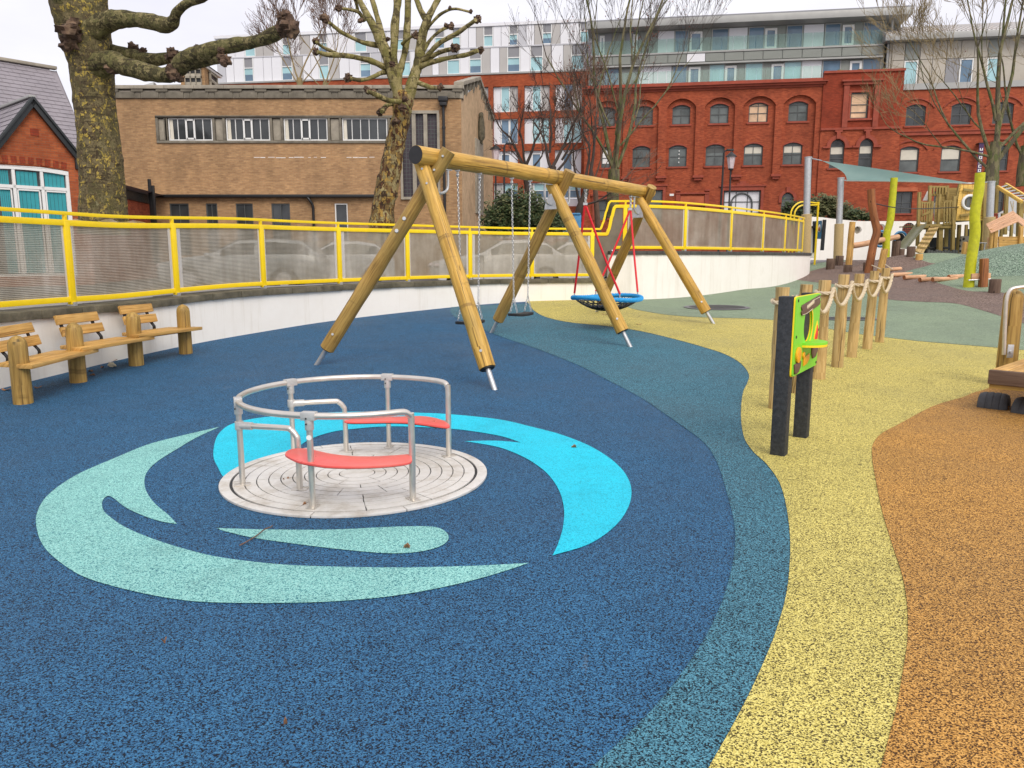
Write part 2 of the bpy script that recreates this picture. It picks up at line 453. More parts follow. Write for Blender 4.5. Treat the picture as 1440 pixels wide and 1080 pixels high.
m_red = plain('red_laminate', (.76, .10, .085), .35, 0, .05, 4, dirt=(.8, .2, .16))
m_redr = plain('red_rope_sleeve', (.72, .018, .03), .5, 0, .06, 6, .1, 60)
m_black = plain('black_rubber', (.016, .016, .017), .55, 0, .3, 12, .2, 60)
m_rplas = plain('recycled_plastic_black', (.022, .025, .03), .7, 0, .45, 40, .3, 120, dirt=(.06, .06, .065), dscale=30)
m_green = plain('green_board', (.22, .68, .035), .45, 0, .05, 3)
m_ybord = plain('yellow_board', (.92, .68, .01), .45, 0, .05, 3)
m_bboard = plain('brown_board', (.14, .08, .055), .6, 0, .15, 20)
m_cream = plain('cream_line', (.7, .62, .45), .6)
m_amber = plain('amber_board', (.9, .42, .01), .45)
m_redb = plain('red_board', (.75, .03, .02), .45)
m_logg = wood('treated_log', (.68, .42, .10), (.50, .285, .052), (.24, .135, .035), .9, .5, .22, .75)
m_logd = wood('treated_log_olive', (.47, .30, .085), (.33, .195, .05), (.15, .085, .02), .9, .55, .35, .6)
m_post = wood('pale_round_post', (.62, .45, .21), (.46, .31, .125), (.24, .15, .05), .8, .7, .15)
m_plank = wood('larch_plank', (.66, .41, .135), (.50, .28, .075), (.24, .11, .03), 1.3, .5)
m_pink = wood('pinkish_plank', (.72, .45, .28), (.58, .32, .18), (.34, .17, .09), 1.2, .6)
m_rust = wood('rust_brown_log', (.36, .14, .05), (.26, .09, .032), (.12, .04, .016), .7, .65)
m_stump = wood('dark_stump', (.17, .115, .085), (.12, .075, .055), (.06, .035, .025), 1.0, .8)
m_twood = wood('tower_wood', (.40, .29, .10), (.28, .20, .065), (.19, .12, .04), 1.2, .7, .2)
m_gwood = wood('yellow_board_wood', (.88, .60, .17), (.74, .47, .11), (.34, .19, .04), 1.0, .55)
m_lime = plain('lime_painted_log', (.50, .50, .008), .6, 0, .16, 9, .4, 30, dirt=(.34, .34, .02), dscale=5)
m_endg = plain('dark_end_cap', (.012, .012, .014), .5)
m_rope = plain('pale_rope', (.60, .50, .35), .85, 0, .15, 40, .5, 150)
m_sis = plain('sisal_rope', (.52, .39, .19), .9, 0, .15, 30, .5, 150)
m_blue = plain('blue_rope', (.02, .33, .70), .6, 0, .12, 20, .4, 120)
m_bpan = plain('blue_panel', (.05, .22, .42), .5)
m_white = plain('white_plastic', (.8, .8, .78), .4, 0, .03)
m_upvc = plain('white_frame', (.78, .78, .76), .4, 0, .04, 3)
m_grfr = plain('grey_frame', (.085, .09, .088), .5, 0, .1, 3)
m_conc = plain('weathered_concrete', (.175, .155, .12), .9, 0, .25, 3, .4, 30, dirt=(.09, .08, .06), dscale=2)
m_conl = plain('concrete_panel', (.33, .295, .235), .9, 0, .2, 2, .3, 30, dirt=(.2, .18, .15), dscale=3)
m_tanb = brick('tan_brick', (.46, .28, .14), (.35, .205, .105), (.33, .25, .16), frost=(.62, .5, .36))
m_tanr = plain('tan_render', (.56, .39, .235), .95, 0, .16, 4, .5, 18, dirt=(.31, .21, .12), dscale=1.2)
m_redbk = brick('red_brick', (.43, .098, .042), (.29, .058, .026), (.25, .10, .065))
m_drkbk = brick('dark_red_brick', (.33, .055, .024), (.25, .04, .018), (.19, .065, .04))
m_orbk = brick('orange_brick', (.46, .125, .045), (.34, .08, .03), (.26, .13, .08), frost=(.5, .35, .25))
m_modbk = brick('modern_red_brick', (.42, .10, .04), (.31, .065, .027), (.22, .08, .045))
m_terra = plain('terracotta', (.31, .062, .033), .8, 0, .2, 2, .3, 20)
m_terrl = plain('terracotta_light', (.47, .12, .05), .8, 0, .15, 2, .3, 20)
m_slate = plain('slate', (.25, .225, .245), .55, 0, .16, 1.5, .25, 40, dirt=(.2, .18, .19), dscale=3)
m_soff = plain('black_fascia', (.018, .022, .024), .5)
m_dkgl = glassy('dark_glass', (.045, .05, .052))
m_gygl = glassy('grey_glass', (.11, .125, .12), .1)
m_cygl = glassy('cyan_glass', (.36, .58, .62), .12, .5, .1)
m_blgl = glassy('blue_glass', (.13, .21, .30), .1, .6, .2)
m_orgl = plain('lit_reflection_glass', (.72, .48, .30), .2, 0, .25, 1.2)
m_curt = plain('teal_blind', (.03, .30, .34), .7, 0, .1, 2)
m_blind = plain('cream_blind', (.66, .62, .52), .8, 0, .06, 2)
m_pwht = plain('white_cladding', (.76, .76, .79), .45, 0, .03, .5)
m_pgry = plain('light_grey_cladding', (.52, .52, .55), .45, 0, .04, .5)
m_pbge = plain('beige_cladding', (.45, .43, .41), .5, 0, .06, .7)
m_pdrk = plain('dark_grey_cladding', (.25, .25, .265), .5, 0, .06, .7)
m_sgry = plain('sage_grey_cladding', (.23, .245, .22), .4, 0, .08, .8)
m_zinc = plain('zinc_fascia', (.36, .36, .345), .5, .2, .08, 1)
m_bbeg = plain('weathered_beige_panel', (.46, .42, .355), .7, 0, .12, .8, dirt=(.33, .29, .24), dscale=1.4)
m_lead = plain('lead_latticed_glass', (.05, .035, .045), .4, 0, .4, 8, .4, 20)
m_iron = plain('black_iron', (.014, .014, .015), .45, 0, .2, 8)
m_lamp = plain('opal_lantern', (.62, .52, .54), .3)
m_leaf = plain('dark_green_leaf', (.045, .07, .022), .6, 0, .35, 5)
m_lf2 = plain('olive_green_leaf', (.12, .12, .045), .6, 0, .35, 5)
m_dry = plain('dry_brown_leaf', (.26, .13, .06), .8, 0, .35, 12)
m_pod = plain('dry_seed_pod', (.20, .055, .03), .8, 0, .3, 9)
m_tire = plain('tyre_rubber', (.045, .046, .05), .65, 0, .2, 10, .2, 60, dirt=(.09, .085, .08), dscale=6)
m_cwht = plain('white_car_paint', (.62, .63, .64), .25)
m_csil = plain('silver_car_paint', (.38, .40, .41), .3, .3)
m_cblk = plain('car_glass', (.02, .022, .025), .08)
m_purp = plain('purple_banner', (.06, .02, .09), .6)
def sail_mat():
    t = NT('sage_sail'); n = t.noise(t.coord(), 1.2, 4); col = t.ramp(n.outputs['Fac'], [(.3, (.30, .47, .45)), (.7, (.38, .55, .52))]); t.out(col, .75, 0, .2)
    tr = t.new('ShaderNodeBsdfTranslucent'); t.link(col, tr.inputs['Color']); ms = t.new('ShaderNodeMixShader'); ms.inputs[0].default_value = .5
    t.link(t.p.outputs[0], ms.inputs[1]); t.link(tr.outputs[0], ms.inputs[2]); t.link(ms.outputs[0], t.n['Material Output'].inputs['Surface']); return t.m
m_sail = sail_mat()
m_plane = bark('plane_bark', [(0, (.055, .036, .022)), (.24, (.145, .112, .055)), (.40, (.09, .072, .034)),
    (.51, (.175, .14, .072)), (.64, (.42, .31, .07)), (.73, (.10, .07, .04)), (.86, (.24, .21, .12))], 22, .8, 1.0, (.075, .09, .018), True)
m_limb = bark('plane_limb_bark', [(0, (.05, .042, .02)), (.30, (.14, .125, .05)), (.50, (.23, .19, .09)), (.64, (.085, .07, .03)), (.8, (.17, .15, .06))], 19, 1, 1.0, (.075, .085, .018), True)
m_pale = bark('pale_plane_bark', [(0, (.10, .08, .035)), (.32, (.27, .225, .10)), (.56, (.20, .175, .06)), (.74, (.36, .30, .15))], 11, .6, .8, (.13, .13, .03), True)
m_tr2 = bark('stained_plane_bark', [(0, (.05, .028, .015)), (.30, (.17, .11, .04)), (.44, (.36, .23, .06)), (.56, (.24, .19, .09)),
    (.68, (.10, .045, .02)), (.80, (.33, .27, .13))], 15, .5, 1.0, None, True)
m_knob = plain('pollard_knuckle', (.085, .05, .032), .95, 0, .6, 9, 1.0, 20, dirt=(.3, .2, .12), dscale=8)
m_twig = plain('twig_brown', (.13, .075, .05), .85, 0, .3, 3)
m_twdk = plain('twig_dark', (.05, .035, .027), .85, 0, .3, 3)
m_twol = plain('twig_olive', (.24, .18, .085), .85, 0, .3, 3)
m_twgr = bark('grey_green_bark', [(0, (.10, .085, .055)), (.4, (.17, .15, .08)), (.65, (.10, .11, .04))], 9, .3, .5)
def panel_mat():
    t = NT('cloudy_polycarbonate'); v = t.coord()
    n = t.noise(v, 1.1, 6, .65)
    col = t.ramp(n.outputs['Fac'], [(.3, (.40, .37, .30)), (.55, (.54, .50, .43)), (.75, (.70, .67, .61))])
    mv = t.new('ShaderNodeMapping'); mv.inputs['Scale'].default_value = (7, 7, .7); t.link(v, mv.inputs['Vector'])
    s = t.noise(mv.outputs['Vector'], 1, 4, .6)
    k = t.ramp(s.outputs['Fac'], [(.3, (.78, .76, .72)), (.6, (1, 1, 1))])
    col = t.mix(1.0, col, k, 'MULTIPLY')
    t.out(col, .35, 0, .4)
    tr = t.new('ShaderNodeBsdfTransparent'); tr.inputs['Color'].default_value = (.93, .9, .84, 1)
    ms = t.new('ShaderNodeMixShader')
    f = t.ramp(n.outputs['Fac'], [(.3, (.66,)*3), (.7, (.84,)*3)])
    t.link(f, ms.inputs[0]); t.link(tr.outputs[0], ms.inputs[1]); t.link(t.p.outputs[0], ms.inputs[2])
    t.link(ms.outputs[0], t.n['Material Output'].inputs['Surface']); return t.m
m_panel = panel_mat()
def film_mat():
    t = NT('clear_film'); t.out((.75, .72, .68), .25)
    tr = t.new('ShaderNodeBsdfTransparent'); ms = t.new('ShaderNodeMixShader'); ms.inputs[0].default_value = .5
    t.link(tr.outputs[0], ms.inputs[1]); t.link(t.p.outputs[0], ms.inputs[2])
    t.link(ms.outputs[0], t.n['Material Output'].inputs['Surface']); return t.m
m_film = film_mat()
def balus_mat():
    t = NT('balustrade_glass'); t.out((.55, .62, .60), .08)
    tr = t.new('ShaderNodeBsdfTransparent'); tr.inputs['Color'].default_value = (.86, .95, .92, 1)
    ms = t.new('ShaderNodeMixShader'); ms.inputs[0].default_value = .13
    t.link(tr.outputs[0], ms.inputs[1]); t.link(t.p.outputs[0], ms.inputs[2])
    t.link(ms.outputs[0], t.n['Material Output'].inputs['Surface']); return t.m
m_balu = balus_mat()
def deck_mat():
    t = NT('chequered_steel_deck'); v = t.coord('Object')
    ck = t.new('ShaderNodeTexChecker'); ck.inputs['Scale'].default_value = 60; t.link(v, ck.inputs['Vector'])
    n = t.noise(v, 3.5, 6, .7)
    col = t.ramp(n.outputs['Fac'], [(.3, (.46, .41, .34)), (.52, (.70, .68, .64)), (.75, (.82, .81, .78))])
    rr = t.ramp(n.outputs['Fac'], [(.35, (.6,)*3), (.7, (.28,)*3)])
    t.bump(ck.outputs['Fac'], .06, .001)
    return t.out(col, rr, .25, .6)
m_deck = deck_mat()
# ============================================================ PLAN CURVE OF THE RETAINING WALL
class Curve:
    def __init__(s, P, n=24):
        s.p = [Vector((a[0], a[1])) for a in crom([Vector((x, y, 0)) for x, y in P], n)]
        s.c = [0]
        for i in range(1, len(s.p)): s.c.append(s.c[-1] + (s.p[i]-s.p[i-1]).length)
        s.L = s.c[-1]
    def at(s, u, off=0):
        u = max(0, min(s.L-1e-6, u)); lo, hi = 0, len(s.c)-1
        while hi-lo > 1:
            m = (lo+hi)//2
            if s.c[m] <= u: lo = m
            else: hi = m
        t = (u-s.c[lo])/(s.c[hi]-s.c[lo]); p = s.p[lo].lerp(s.p[hi], t)
        a = s.p[max(0, lo-1)]; b = s.p[min(len(s.p)-1, hi+1)]; d = (b-a).normalized()
        return Vector((p.x - d.y*off, p.y + d.x*off))
    def find(s, px, off, zf, u0=0, u1=None):
        u = u0; best = (1e9, 0); u1 = u1 or s.L
        while u < u1:
            q = s.at(u, off); e = abs(proj((q.x, q.y, zf(u)))[0]-px)
            if e < best[0]: best = (e, u)
            u += .02
        return best[1]
WC = Curve([(-6.2, -3), (-6.35, .5), (-6.3, 3.2), (-6.15, 6), (-5.8, 8.6), (-5.18, 11.2), (-4.37, 13.1), (-3.07, 15.2), (-.33, 17.95),
            (2.1, 18.75), (3.26, 18.75), (4.72, 19.65), (6.9, 22.1), (8.8, 24.6), (10.25, 26.9), (10.7, 28.2), (10.4, 29.4), (9.2, 30.0)])
def zlow(u):
    y = WC.at(u).y
    return .845 + .03*sst(4, 10, y) + .085*sst(10.5, 13.5, y) + .035*sst(13, 18, y)
ZHI = 1.655
U_STEP = WC.find(857, 0, lambda u: 1.2)
def zcope(u): return zlow(u) if u < U_STEP else ZHI

# ============================================================ GROUND SHEETS
def smooth_outline(P, n=6):
    """P: list of points, a third item marks a corner; smooth between the corners."""
    N = len(P); cor = [i for i, p in enumerate(P) if len(p) > 2 and p[2] == 'c']
    if not cor: return [tuple(q[:2]) for q in crom([Vector((p[0], p[1], 0)) for p in P], n, True)]
    out = []
    for a, b in zip(cor, cor[1:]+[cor[0]+N]):
        seg = [Vector((P[i % N][0], P[i % N][1], 0)) for i in range(a, b+1)]
        if len(seg) > 2: out += [tuple(q[:2]) for q in crom(seg, n)[:-1]]
        else: out += [tuple(q[:2]) for q in seg[:-1]]
    return out
def pip(x, y, P):
    c = False; j = len(P)-1
    for i in range(len(P)):
        if (P[i][1] > y) != (P[j][1] > y) and x < (P[j][0]-P[i][0])*(y-P[i][1])/(P[j][1]-P[i][1])+P[i][0]: c = not c
        j = i
    return c
def sheet(name, outline, mat, lift, zf=T, step=None):
    """A draped sheet with the given plan outline."""
    O = [outline[0]]
    for p in outline[1:]:
        if hypot(p[0]-O[-1][0], p[1]-O[-1][1]) > .004: O.append(p)
    D = []
    for i, p in enumerate(O):
        q = O[(i+1) % len(O)]; L = hypot(q[0]-p[0], q[1]-p[1]); st = .3 if max(p[1], q[1]) > 14 else .6
        k = max(1, int(L/st))
        for j in range(k): D.append((p[0]+(q[0]-p[0])*j/k, p[1]+(q[1]-p[1])*j/k))
    xs = [p[0] for p in D]; ys = [p[1] for p in D]; pts = [Vector(p) for p in D]
    y = min(ys)
    while y < max(ys):
        st = step or (.25 if 14 < y < 36 else .6)
        k = round((min(xs))/st)
        while k*st < max(xs):
            x = k*st + .013
            if pip(x, y, D) and pip(x+.05, y, D) and pip(x-.05, y, D) and pip(x, y+.05, D) and pip(x, y-.05, D): pts.append(Vector((x, y)))
            k += 1
        y += st
    n = len(D)
    v, e, f, *_ = delaunay_2d_cdt(pts, [(i, (i+1) % n) for i in range(n)], [list(range(n))], 1, 1e-5)
    mb = MB(); mb.v = [(p.x, p.y, zf(p.x, p.y)+lift) for p in v]
    for t in f:
        a, b, c = [v[i] for i in t[:3]]
        if (b.x-a.x)*(c.y-a.y)-(b.y-a.y)*(c.x-a.x) < 0: t = list(t)[::-1]
        mb.face(list(t))
    o = mb.build(name, mat, smooth=False)
    o.data.polygons.foreach_set('use_smooth', [True]*len(o.data.polygons))
    return struct(o)
def gpoly(P, n=6):
    return [tuple(gp(x, y)[:2]) for x, y in smooth_outline(P, n)]
wall_in = [tuple(WC.at(u*WC.L/90, -.0)) for u in range(91)]
base = [(p[0]-.06, p[1]+.04) for p in wall_in] + [(9.2, 38.6), (40, 38.6), (40, -3)]
sheet('play_ground', base, m_navy, 0)
teal_out = [(743, 427), (752, 438), (770, 447), (803, 454), (853, 459), (900, 466), (947, 477), (987, 488), (1020, 499), (1042, 512), (1053, 527),
            (1051, 539), (1045, 552), (1042, 575), (1043, 600), (1048, 620), (1060, 637), (1078, 654), (1096, 680), (1106, 715), (1111, 760),
            (1110, 800), (1105, 840), (1091, 890), (1071, 940), (1050, 985), (1024, 1034), (995, 1085), (955, 1160), (900, 1260)]
teal_in = [(640, 1260), (750, 1150), (832, 1080), (880, 1036), (925, 990), (960, 945), (990, 900), (1014, 850), (1029, 800), (1034, 760),
           (1031, 728), (1021, 690), (1013, 663), (1003, 640), (987, 620), (960, 600), (933, 581), (907, 563), (880, 548), (853, 534),
           (820, 517), (787, 503), (753, 490), (720, 479), (690, 468), (660, 455), (640, 446), (633, 438)]
P = [(p[0], p[1], 'c') if i in (0, len(teal_out)-1) else p for i, p in enumerate(teal_out)] + \
    [(p[0], p[1], 'c') if i in (0, len(teal_in)-1) else p for i, p in enumerate(teal_in)] + [(634, 431.5, 'c')]
sheet('teal_band', gpoly(P), m_teal, .004)
wb = []
u = WC.find(742, 0, lambda u: .45)
u_end = WC.find(872, 0, lambda u: .45)
while u < u_end:
    q = WC.at(u, 0); wb.append((q.x-.02, q.y+.02)); u += .15
yel_out = [(872, 425.5), (877, 430), (895, 436), (932, 442.5), (970, 446), (1007, 447.5), (1062, 449), (1110, 453), (1160, 462), (1205, 470), (1245, 475), (1298, 481),
           (1407, 490), (1440, 493), (1600, 508)]
yel_in = [(1700, 540), (1438, 542), (1378, 551), (1353, 560), (1311, 573), (1262, 599), (1240, 611), (1228, 625), (1226, 642), (1230, 670), (1240, 720), (1255, 770),
          (1268, 810), (1275, 850), (1276, 900), (1269, 950), (1260, 1000), (1250, 1040), (1238, 1085), (1215, 1160), (1180, 1260)]
def cc(L): return [(p[0], p[1], 'c') if i in (0, len(L)-1) else p for i, p in enumerate(L)]
up = gpoly_y = [tuple(gp(x, y)[:2]) for x, y in smooth_outline(cc(yel_out) + cc(yel_in) + cc(teal_out[::-1]))]
# splice the wall edge in between the last teal point and the first green point
sheet('yellow_band', wb + up, m_yell, .008)
EX = [(8, 1.0), (14, 1.0), (30, 1.0)]
orr = smooth_outline(cc(yel_in))
k = next(i for i, p in enumerate(orr) if abs(p[0]-1180) < 1)
oin = [tuple(gp(x, y)[:2]) for x, y in smooth_outline(cc(yel_in))[:k+1]]
q0 = gp(1700, 540)
qe = gp(1600, 508)
sheet('orange_patch', oin + [(3.4, 1.3), (9, 1.3), (38, 1.3), (38, qe.y), (qe.x, qe.y)], m_oran, .012)
gout = [tuple(gp(x, y)[:2]) for x, y in smooth_outline(cc(yel_out))[:6*(len(yel_out)-1)+1]]
gw = []; u = u_end
while u < WC.L-.1:
    q = WC.at(u, 0); gw.append((q.x-.03, q.y+.03)); u += .2
far = [(8.4, 30.6), (8.3, 33.0), (11, 34.0), (15.5, 35.2), (22, 36.0), (38, 36.5), (38, gout[-1][1])]
sheet('green_surface', gw + far + gout[::-1], m_gren, .012)
brown = [(1112, 392), (1128, 385.5), (1150, 379), (1180, 371), (1206, 362), (1230, 357), (1255, 356.5), (1283, 362), (1310, 370.5), (1337, 371), (1318, 377),
         (1293, 382), (1284, 386), (1302, 393), (1330, 402), (1362, 410), (1402, 411.5), (1440, 417), (1500, 425), (1500, 470), (1440, 456), (1412, 447),
         (1380, 437), (1342, 427.5), (1292, 425), (1245, 421), (1212, 408), (1180, 401), (1142, 397)]
sheet('brown_bark_patch', gpoly(brown), m_brwn, .016)
mound = [(16.4+4.6*cos(a*pi/24), 22.9+3.0*sin(a*pi/24)) for a in range(48)]
sheet('green_mound', mound, m_dgrn, .020)
grey = [(10.6, 30.2), (9.0, 31.0), (9.0, 38.4), (38, 38.4), (38, 36.3), (22, 35.6), (17.6, 34.6), (14.5, 33.2), (12.2, 31.6)]
sheet('grey_path', grey, m_grey, .020)
cyan = [(305, 655), (300, 639), (304, 617), (314, 604), (328, 596), (355, 589.5), (392, 585), (439, 582), (494, 579.5), (550, 580), (592, 581), (633, 583),
        (700, 590), (745, 600), (790, 612), (832, 629), (865, 651), (883, 673), (888, 696), (880, 721), (860, 745), (826, 767), (777, 782, 'c'), (785, 765),
        (792, 740), (793, 715), (786, 690), (770, 667), (745, 648), (715, 634), (690, 627), (653, 621, 'c'), (695, 620.2), (733, 623, 'c'), (705, 614),
        (665, 607), (633, 603.5), (578, 600.5), (536, 600.5), (494, 604), (467, 608), (439, 617), (420, 630), (408, 655), (370, 672), (322, 676)]
sheet('cyan_swirl', gpoly(cyan), m_cyan, .004)
aqua = [(309, 600.7, 'c'), (252, 614), (207, 626), (163, 644), (118.5, 663), (95, 676), (74, 691), (59, 707), (51, 727), (52, 745), (58, 763), (71, 780), (98, 801),
        (127, 815.5), (178, 830), (237, 842), (296, 848), (400, 849), (480, 846), (560, 838), (640, 823), (700, 807), (744, 792.5, 'c'), (700, 795), (640, 797.5),
        (560, 799), (480, 798), (400, 795), (326, 787), (281, 778.5), (222, 761), (178, 743), (154, 727), (145, 717), (144, 706), (150, 698.7), (158, 700),
        (178, 715), (207, 728), (231, 735), (249, 737.6, 'c'), (237, 725), (219, 710), (207, 694), (203, 679), (207, 664), (222, 649), (249, 632), (276, 616)]
sheet('aqua_swirl', gpoly(aqua), m_aqua, .004)
leafs = [(305, 743.4, 'c'), (340, 744.6), (383, 745.5), (467, 745.5), (550, 741.7), (600, 741), (620, 744.4), (630, 753), (628, 763), (611, 772), (578, 778),
         (536, 778.5), (467, 772), (411, 765), (356, 757), (317, 748)]
sheet('aqua_leaf_shape', gpoly(leafs), m_aqua, .004)
# street, reaching the horizon, on the far side of the wall
uo = [tuple(WC.at(u*WC.L/60, .6)) for u in range(61)]
st_out = [(-500, -30)] + [(uo[0][0], -30)] + uo + [(9.0, 32), (9.0, 39.6), (60, 39.6), (60, -30), (500, -30), (500, 900), (-500, 900)]
mb = MB()
vv = [Vector(p) for p in st_out]; n = len(vv)
v, e, f, *_ = delaunay_2d_cdt(vv, [(i, (i+1) % n) for i in range(n)], [list(range(n))], 1, 1e-5)
mb.v = [(p.x, p.y, .58) for p in v]; mb.f = [list(t) for t in f]; mb.uv = [None]*len(f); mb.m = [0]*len(f)
struct(mb.build('road', m_road, smooth=False))
# pavement behind the wall
mb = MB(); N = 120
for i in range(N):
    a, b = WC.L*i/N, WC.L*(i+1)/N
    za, zb = [(zlow(q)-.07) if q < U_STEP else ZHI-.1 for q in (a, b)]
    p, q, r, s_ = WC.at(a, .5), WC.at(b, .5), WC.at(b, 2.4), WC.at(a, 2.4)
    if b > U_STEP+8.2: break
    mb.quad((p.x, p.y, za), (q.x, q.y, zb), (r.x, r.y, zb), (s_.x, s_.y, za))
    mb.quad((s_.x, s_.y, za), (r.x, r.y, zb), (r.x, r.y, .5), (s_.x, s_.y, .5))
struct(mb.build('pavement', m_pave, smooth=False))

# ============================================================ RETAINING WALLS
def wall_mesh(u0, u1, th, zf, n, z0f):
    mb = MB(); A = []
    for i in range(n+1):
        u = u0+(u1-u0)*i/n; p, q = WC.at(u, 0), WC.at(u, th)
        A.append((p, q, zf(u), z0f(p)))
    for (p, q, z, zb), (p2, q2, z2, zb2) in zip(A, A[1:]):
        mb.quad((p.x, p.y, zb), (p2.x, p2.y, zb2), (p2.x, p2.y, z2), (p.x, p.y, z))
        mb.quad((q2.x, q2.y, zb2), (q.x, q.y, zb), (q.x, q.y, z), (q2.x, q2.y, z2))
        mb.quad((p.x, p.y, z), (p2.x, p2.y, z2), (q2.x, q2.y, z2), (q.x, q.y, z))
    for (p, q, z, zb), fl in ((A[0], 0), (A[-1], 1)):
        P = [(p.x, p.y, zb), (p.x, p.y, z), (q.x, q.y, z), (q.x, q.y, zb)]
        mb.poly(P if fl == 0 else P[::-1])
    return mb
def coping(parent, u0, u1, ln, th, off0, off1, zf, mat, jig):
    u = u0
    while u < u1-.02:
        b = min(u1, u+ln*R.uniform(.95, 1.05)); mb = MB()
        dz = R.uniform(-jig, jig)*.5; w = R.uniform(-jig, jig)
        a_, b_ = u+.004, b-.004; m_ = (a_+b_)/2
        V = []
        for q in (a_, m_, b_):
            z = zf(min(q, u1-.001) if zf is not zcope else q)+dz
            for off, zz in ((off0+w, z-th), (off0+w, z), (off1, z), (off1, z-th)):
                p = WC.at(q, off); V.append((p.x, p.y, zz))
        fs = []
        for k in (0, 4):
            for j in range(4):
                j2 = (j+1) % 4; fs.append((k+j, k+4+j, k+4+j2, k+j2))
        fs += [(0, 1, 2, 3), (11, 10, 9, 8)]
        mb.add(V, fs); mb.build('coping_stone', mat, parent, bevel=.006)
        u = b
U_S = WC.find(-260, 0, lambda u: .8, 0, 12)
w1 = thing('retaining_wall', 'low curved white rendered wall with mossy stone coping behind the benches', 'wall', (-5.8, 8.6, 0))
wall_mesh(0, U_STEP, .30, lambda u: zlow(u)-.10, 70, lambda p: T(p.x, p.y)-.3).build('rendered_face', m_rend, w1)
coping(w1, 0, U_STEP-.002, .62, .10, -.045, .55, zlow, m_cope, .008)
w2 = thing('retaining_wall', 'taller curved white rendered wall with dark coping behind the basket swing', 'wall', (4.7, 19.7, 0))
wall_mesh(U_STEP, WC.L, .30, lambda u: ZHI-.09, 60, lambda p: T(p.x, p.y)-.3).build('rendered_face', m_rend, w2)
coping(w2, U_STEP, WC.L, .46, .09, -.03, .5, lambda u: ZHI, m_cop2, .003)

# ============================================================ YELLOW FENCE
OFF = .26
def fz(u): return zlow(u) if u < U_STEP else ZHI
FPX = [97, 245, 368.5, 476, 573, 660.5, 747.5, 833]
low_u = [WC.find(px, OFF, lambda u: zlow(u)+.6, 3, U_STEP) for px in FPX]
low_u = [low_u[0]-(low_u[1]-low_u[0])*1.02*k for k in (3, 2, 1)] + low_u
HPX = [879, 963, 1028, 1073, 1104, 1122]
hi_u = [WC.find(px, OFF, lambda u: ZHI+.6, U_STEP, U_STEP+13) for px in HPX]
hi_u.append(hi_u[-1]+.95)
fence = thing('yellow_fence', 'long curved yellow steel fence with cloudy ribbed panels on top of the white wall', 'fence', (-5.8, 9, .8))
HH, TR, BR = 1.185, 1.065, .085
def fpt(u, dz, off=OFF):
    p = WC.at(u, off); return Vector((p.x, p.y, fz(u)+dz))
for u in low_u+hi_u:
    a, b = fpt(u-.05, 0), fpt(u+.05, 0); d = (b-a).normalized()
    n = Vector((-d.y, d.x, 0)); c = fpt(u, 0)
    M = Matrix((d, n, Vector((0, 0, 1)))).transposed().to_4x4(); M.translation = c
    mb = MB(); mb.box(-.047, .047, -.03, .03, .02, TR+.03, M); mb.box(-.022, .022, -.022, .022, TR+.03, HH+.01, M)
    po = mb.build('post', m_ypnt, fence, bevel=.006)
    MB().box(-.03, .03, -.05, .05, 0, .05, M).build('base_plate', m_galv, po)
def run(u0, u1, dz, st=.12):
    n = max(2, int((u1-u0)/st)); return [fpt(u0+(u1-u0)*i/n, dz) for i in range(n+1)]
def rail(P, w, h, name):
    mb = MB(); V = []; n = len(P)
    for i, p in enumerate(P):
        d = (P[min(i+1, n-1)]-P[max(0, i-1)]).normalized(); s_ = Vector((d.y, -d.x, 0)).normalized(); up = s_.cross(d)*1
        if up.z < 0: up = -up
        for a, b in ((-1, -1), (1, -1), (1, 1), (-1, 1)): V.append(p + s_*a*w/2 + up*b*h/2)
    fs = []
    for i in range(n-1):
        for j in range(4): fs.append((i*4+j, i*4+(j+1) % 4, (i+1)*4+(j+1) % 4, (i+1)*4+j))
    fs += [(3, 2, 1, 0), tuple((n-1)*4+j for j in range(4))]
    mb.add(V, fs); return mb.build(name, m_ypnt, fence, bevel=.004, ang=50)
u833, u879 = low_u[-1], hi_u[0]
def scurve(z0, z1, ua, ub, r=.42):
    P = []
    for i in range(22):
        t = i/21; u = ua+(ub-ua)*t
        s_ = sst(0, 1, t); p = WC.at(u, OFF); P.append(Vector((p.x, p.y, z0+(z1-z0)*s_)))
    return P
ua, ub = u833+.18, u879-.30
zl, zh = zlow(u833), ZHI
rail(run(low_u[0], ua-.05, HH)+scurve(zl+HH, zh+HH, ua, ub)+run(ub+.06, hi_u[-1]+.3, HH), .045, .045, 'handrail')
rail(run(low_u[0], ua+.05, TR)+scurve(zl+TR, zh+TR, ua+.14, ub+.1)+run(ub+.18, hi_u[-1], TR), .05, .075, 'top_rail')
rail(run(low_u[0], u833+.05, BR), .05, .07, 'bottom_rail')
rail(run(u879-.22, hi_u[-1], BR), .05, .07, 'bottom_rail')
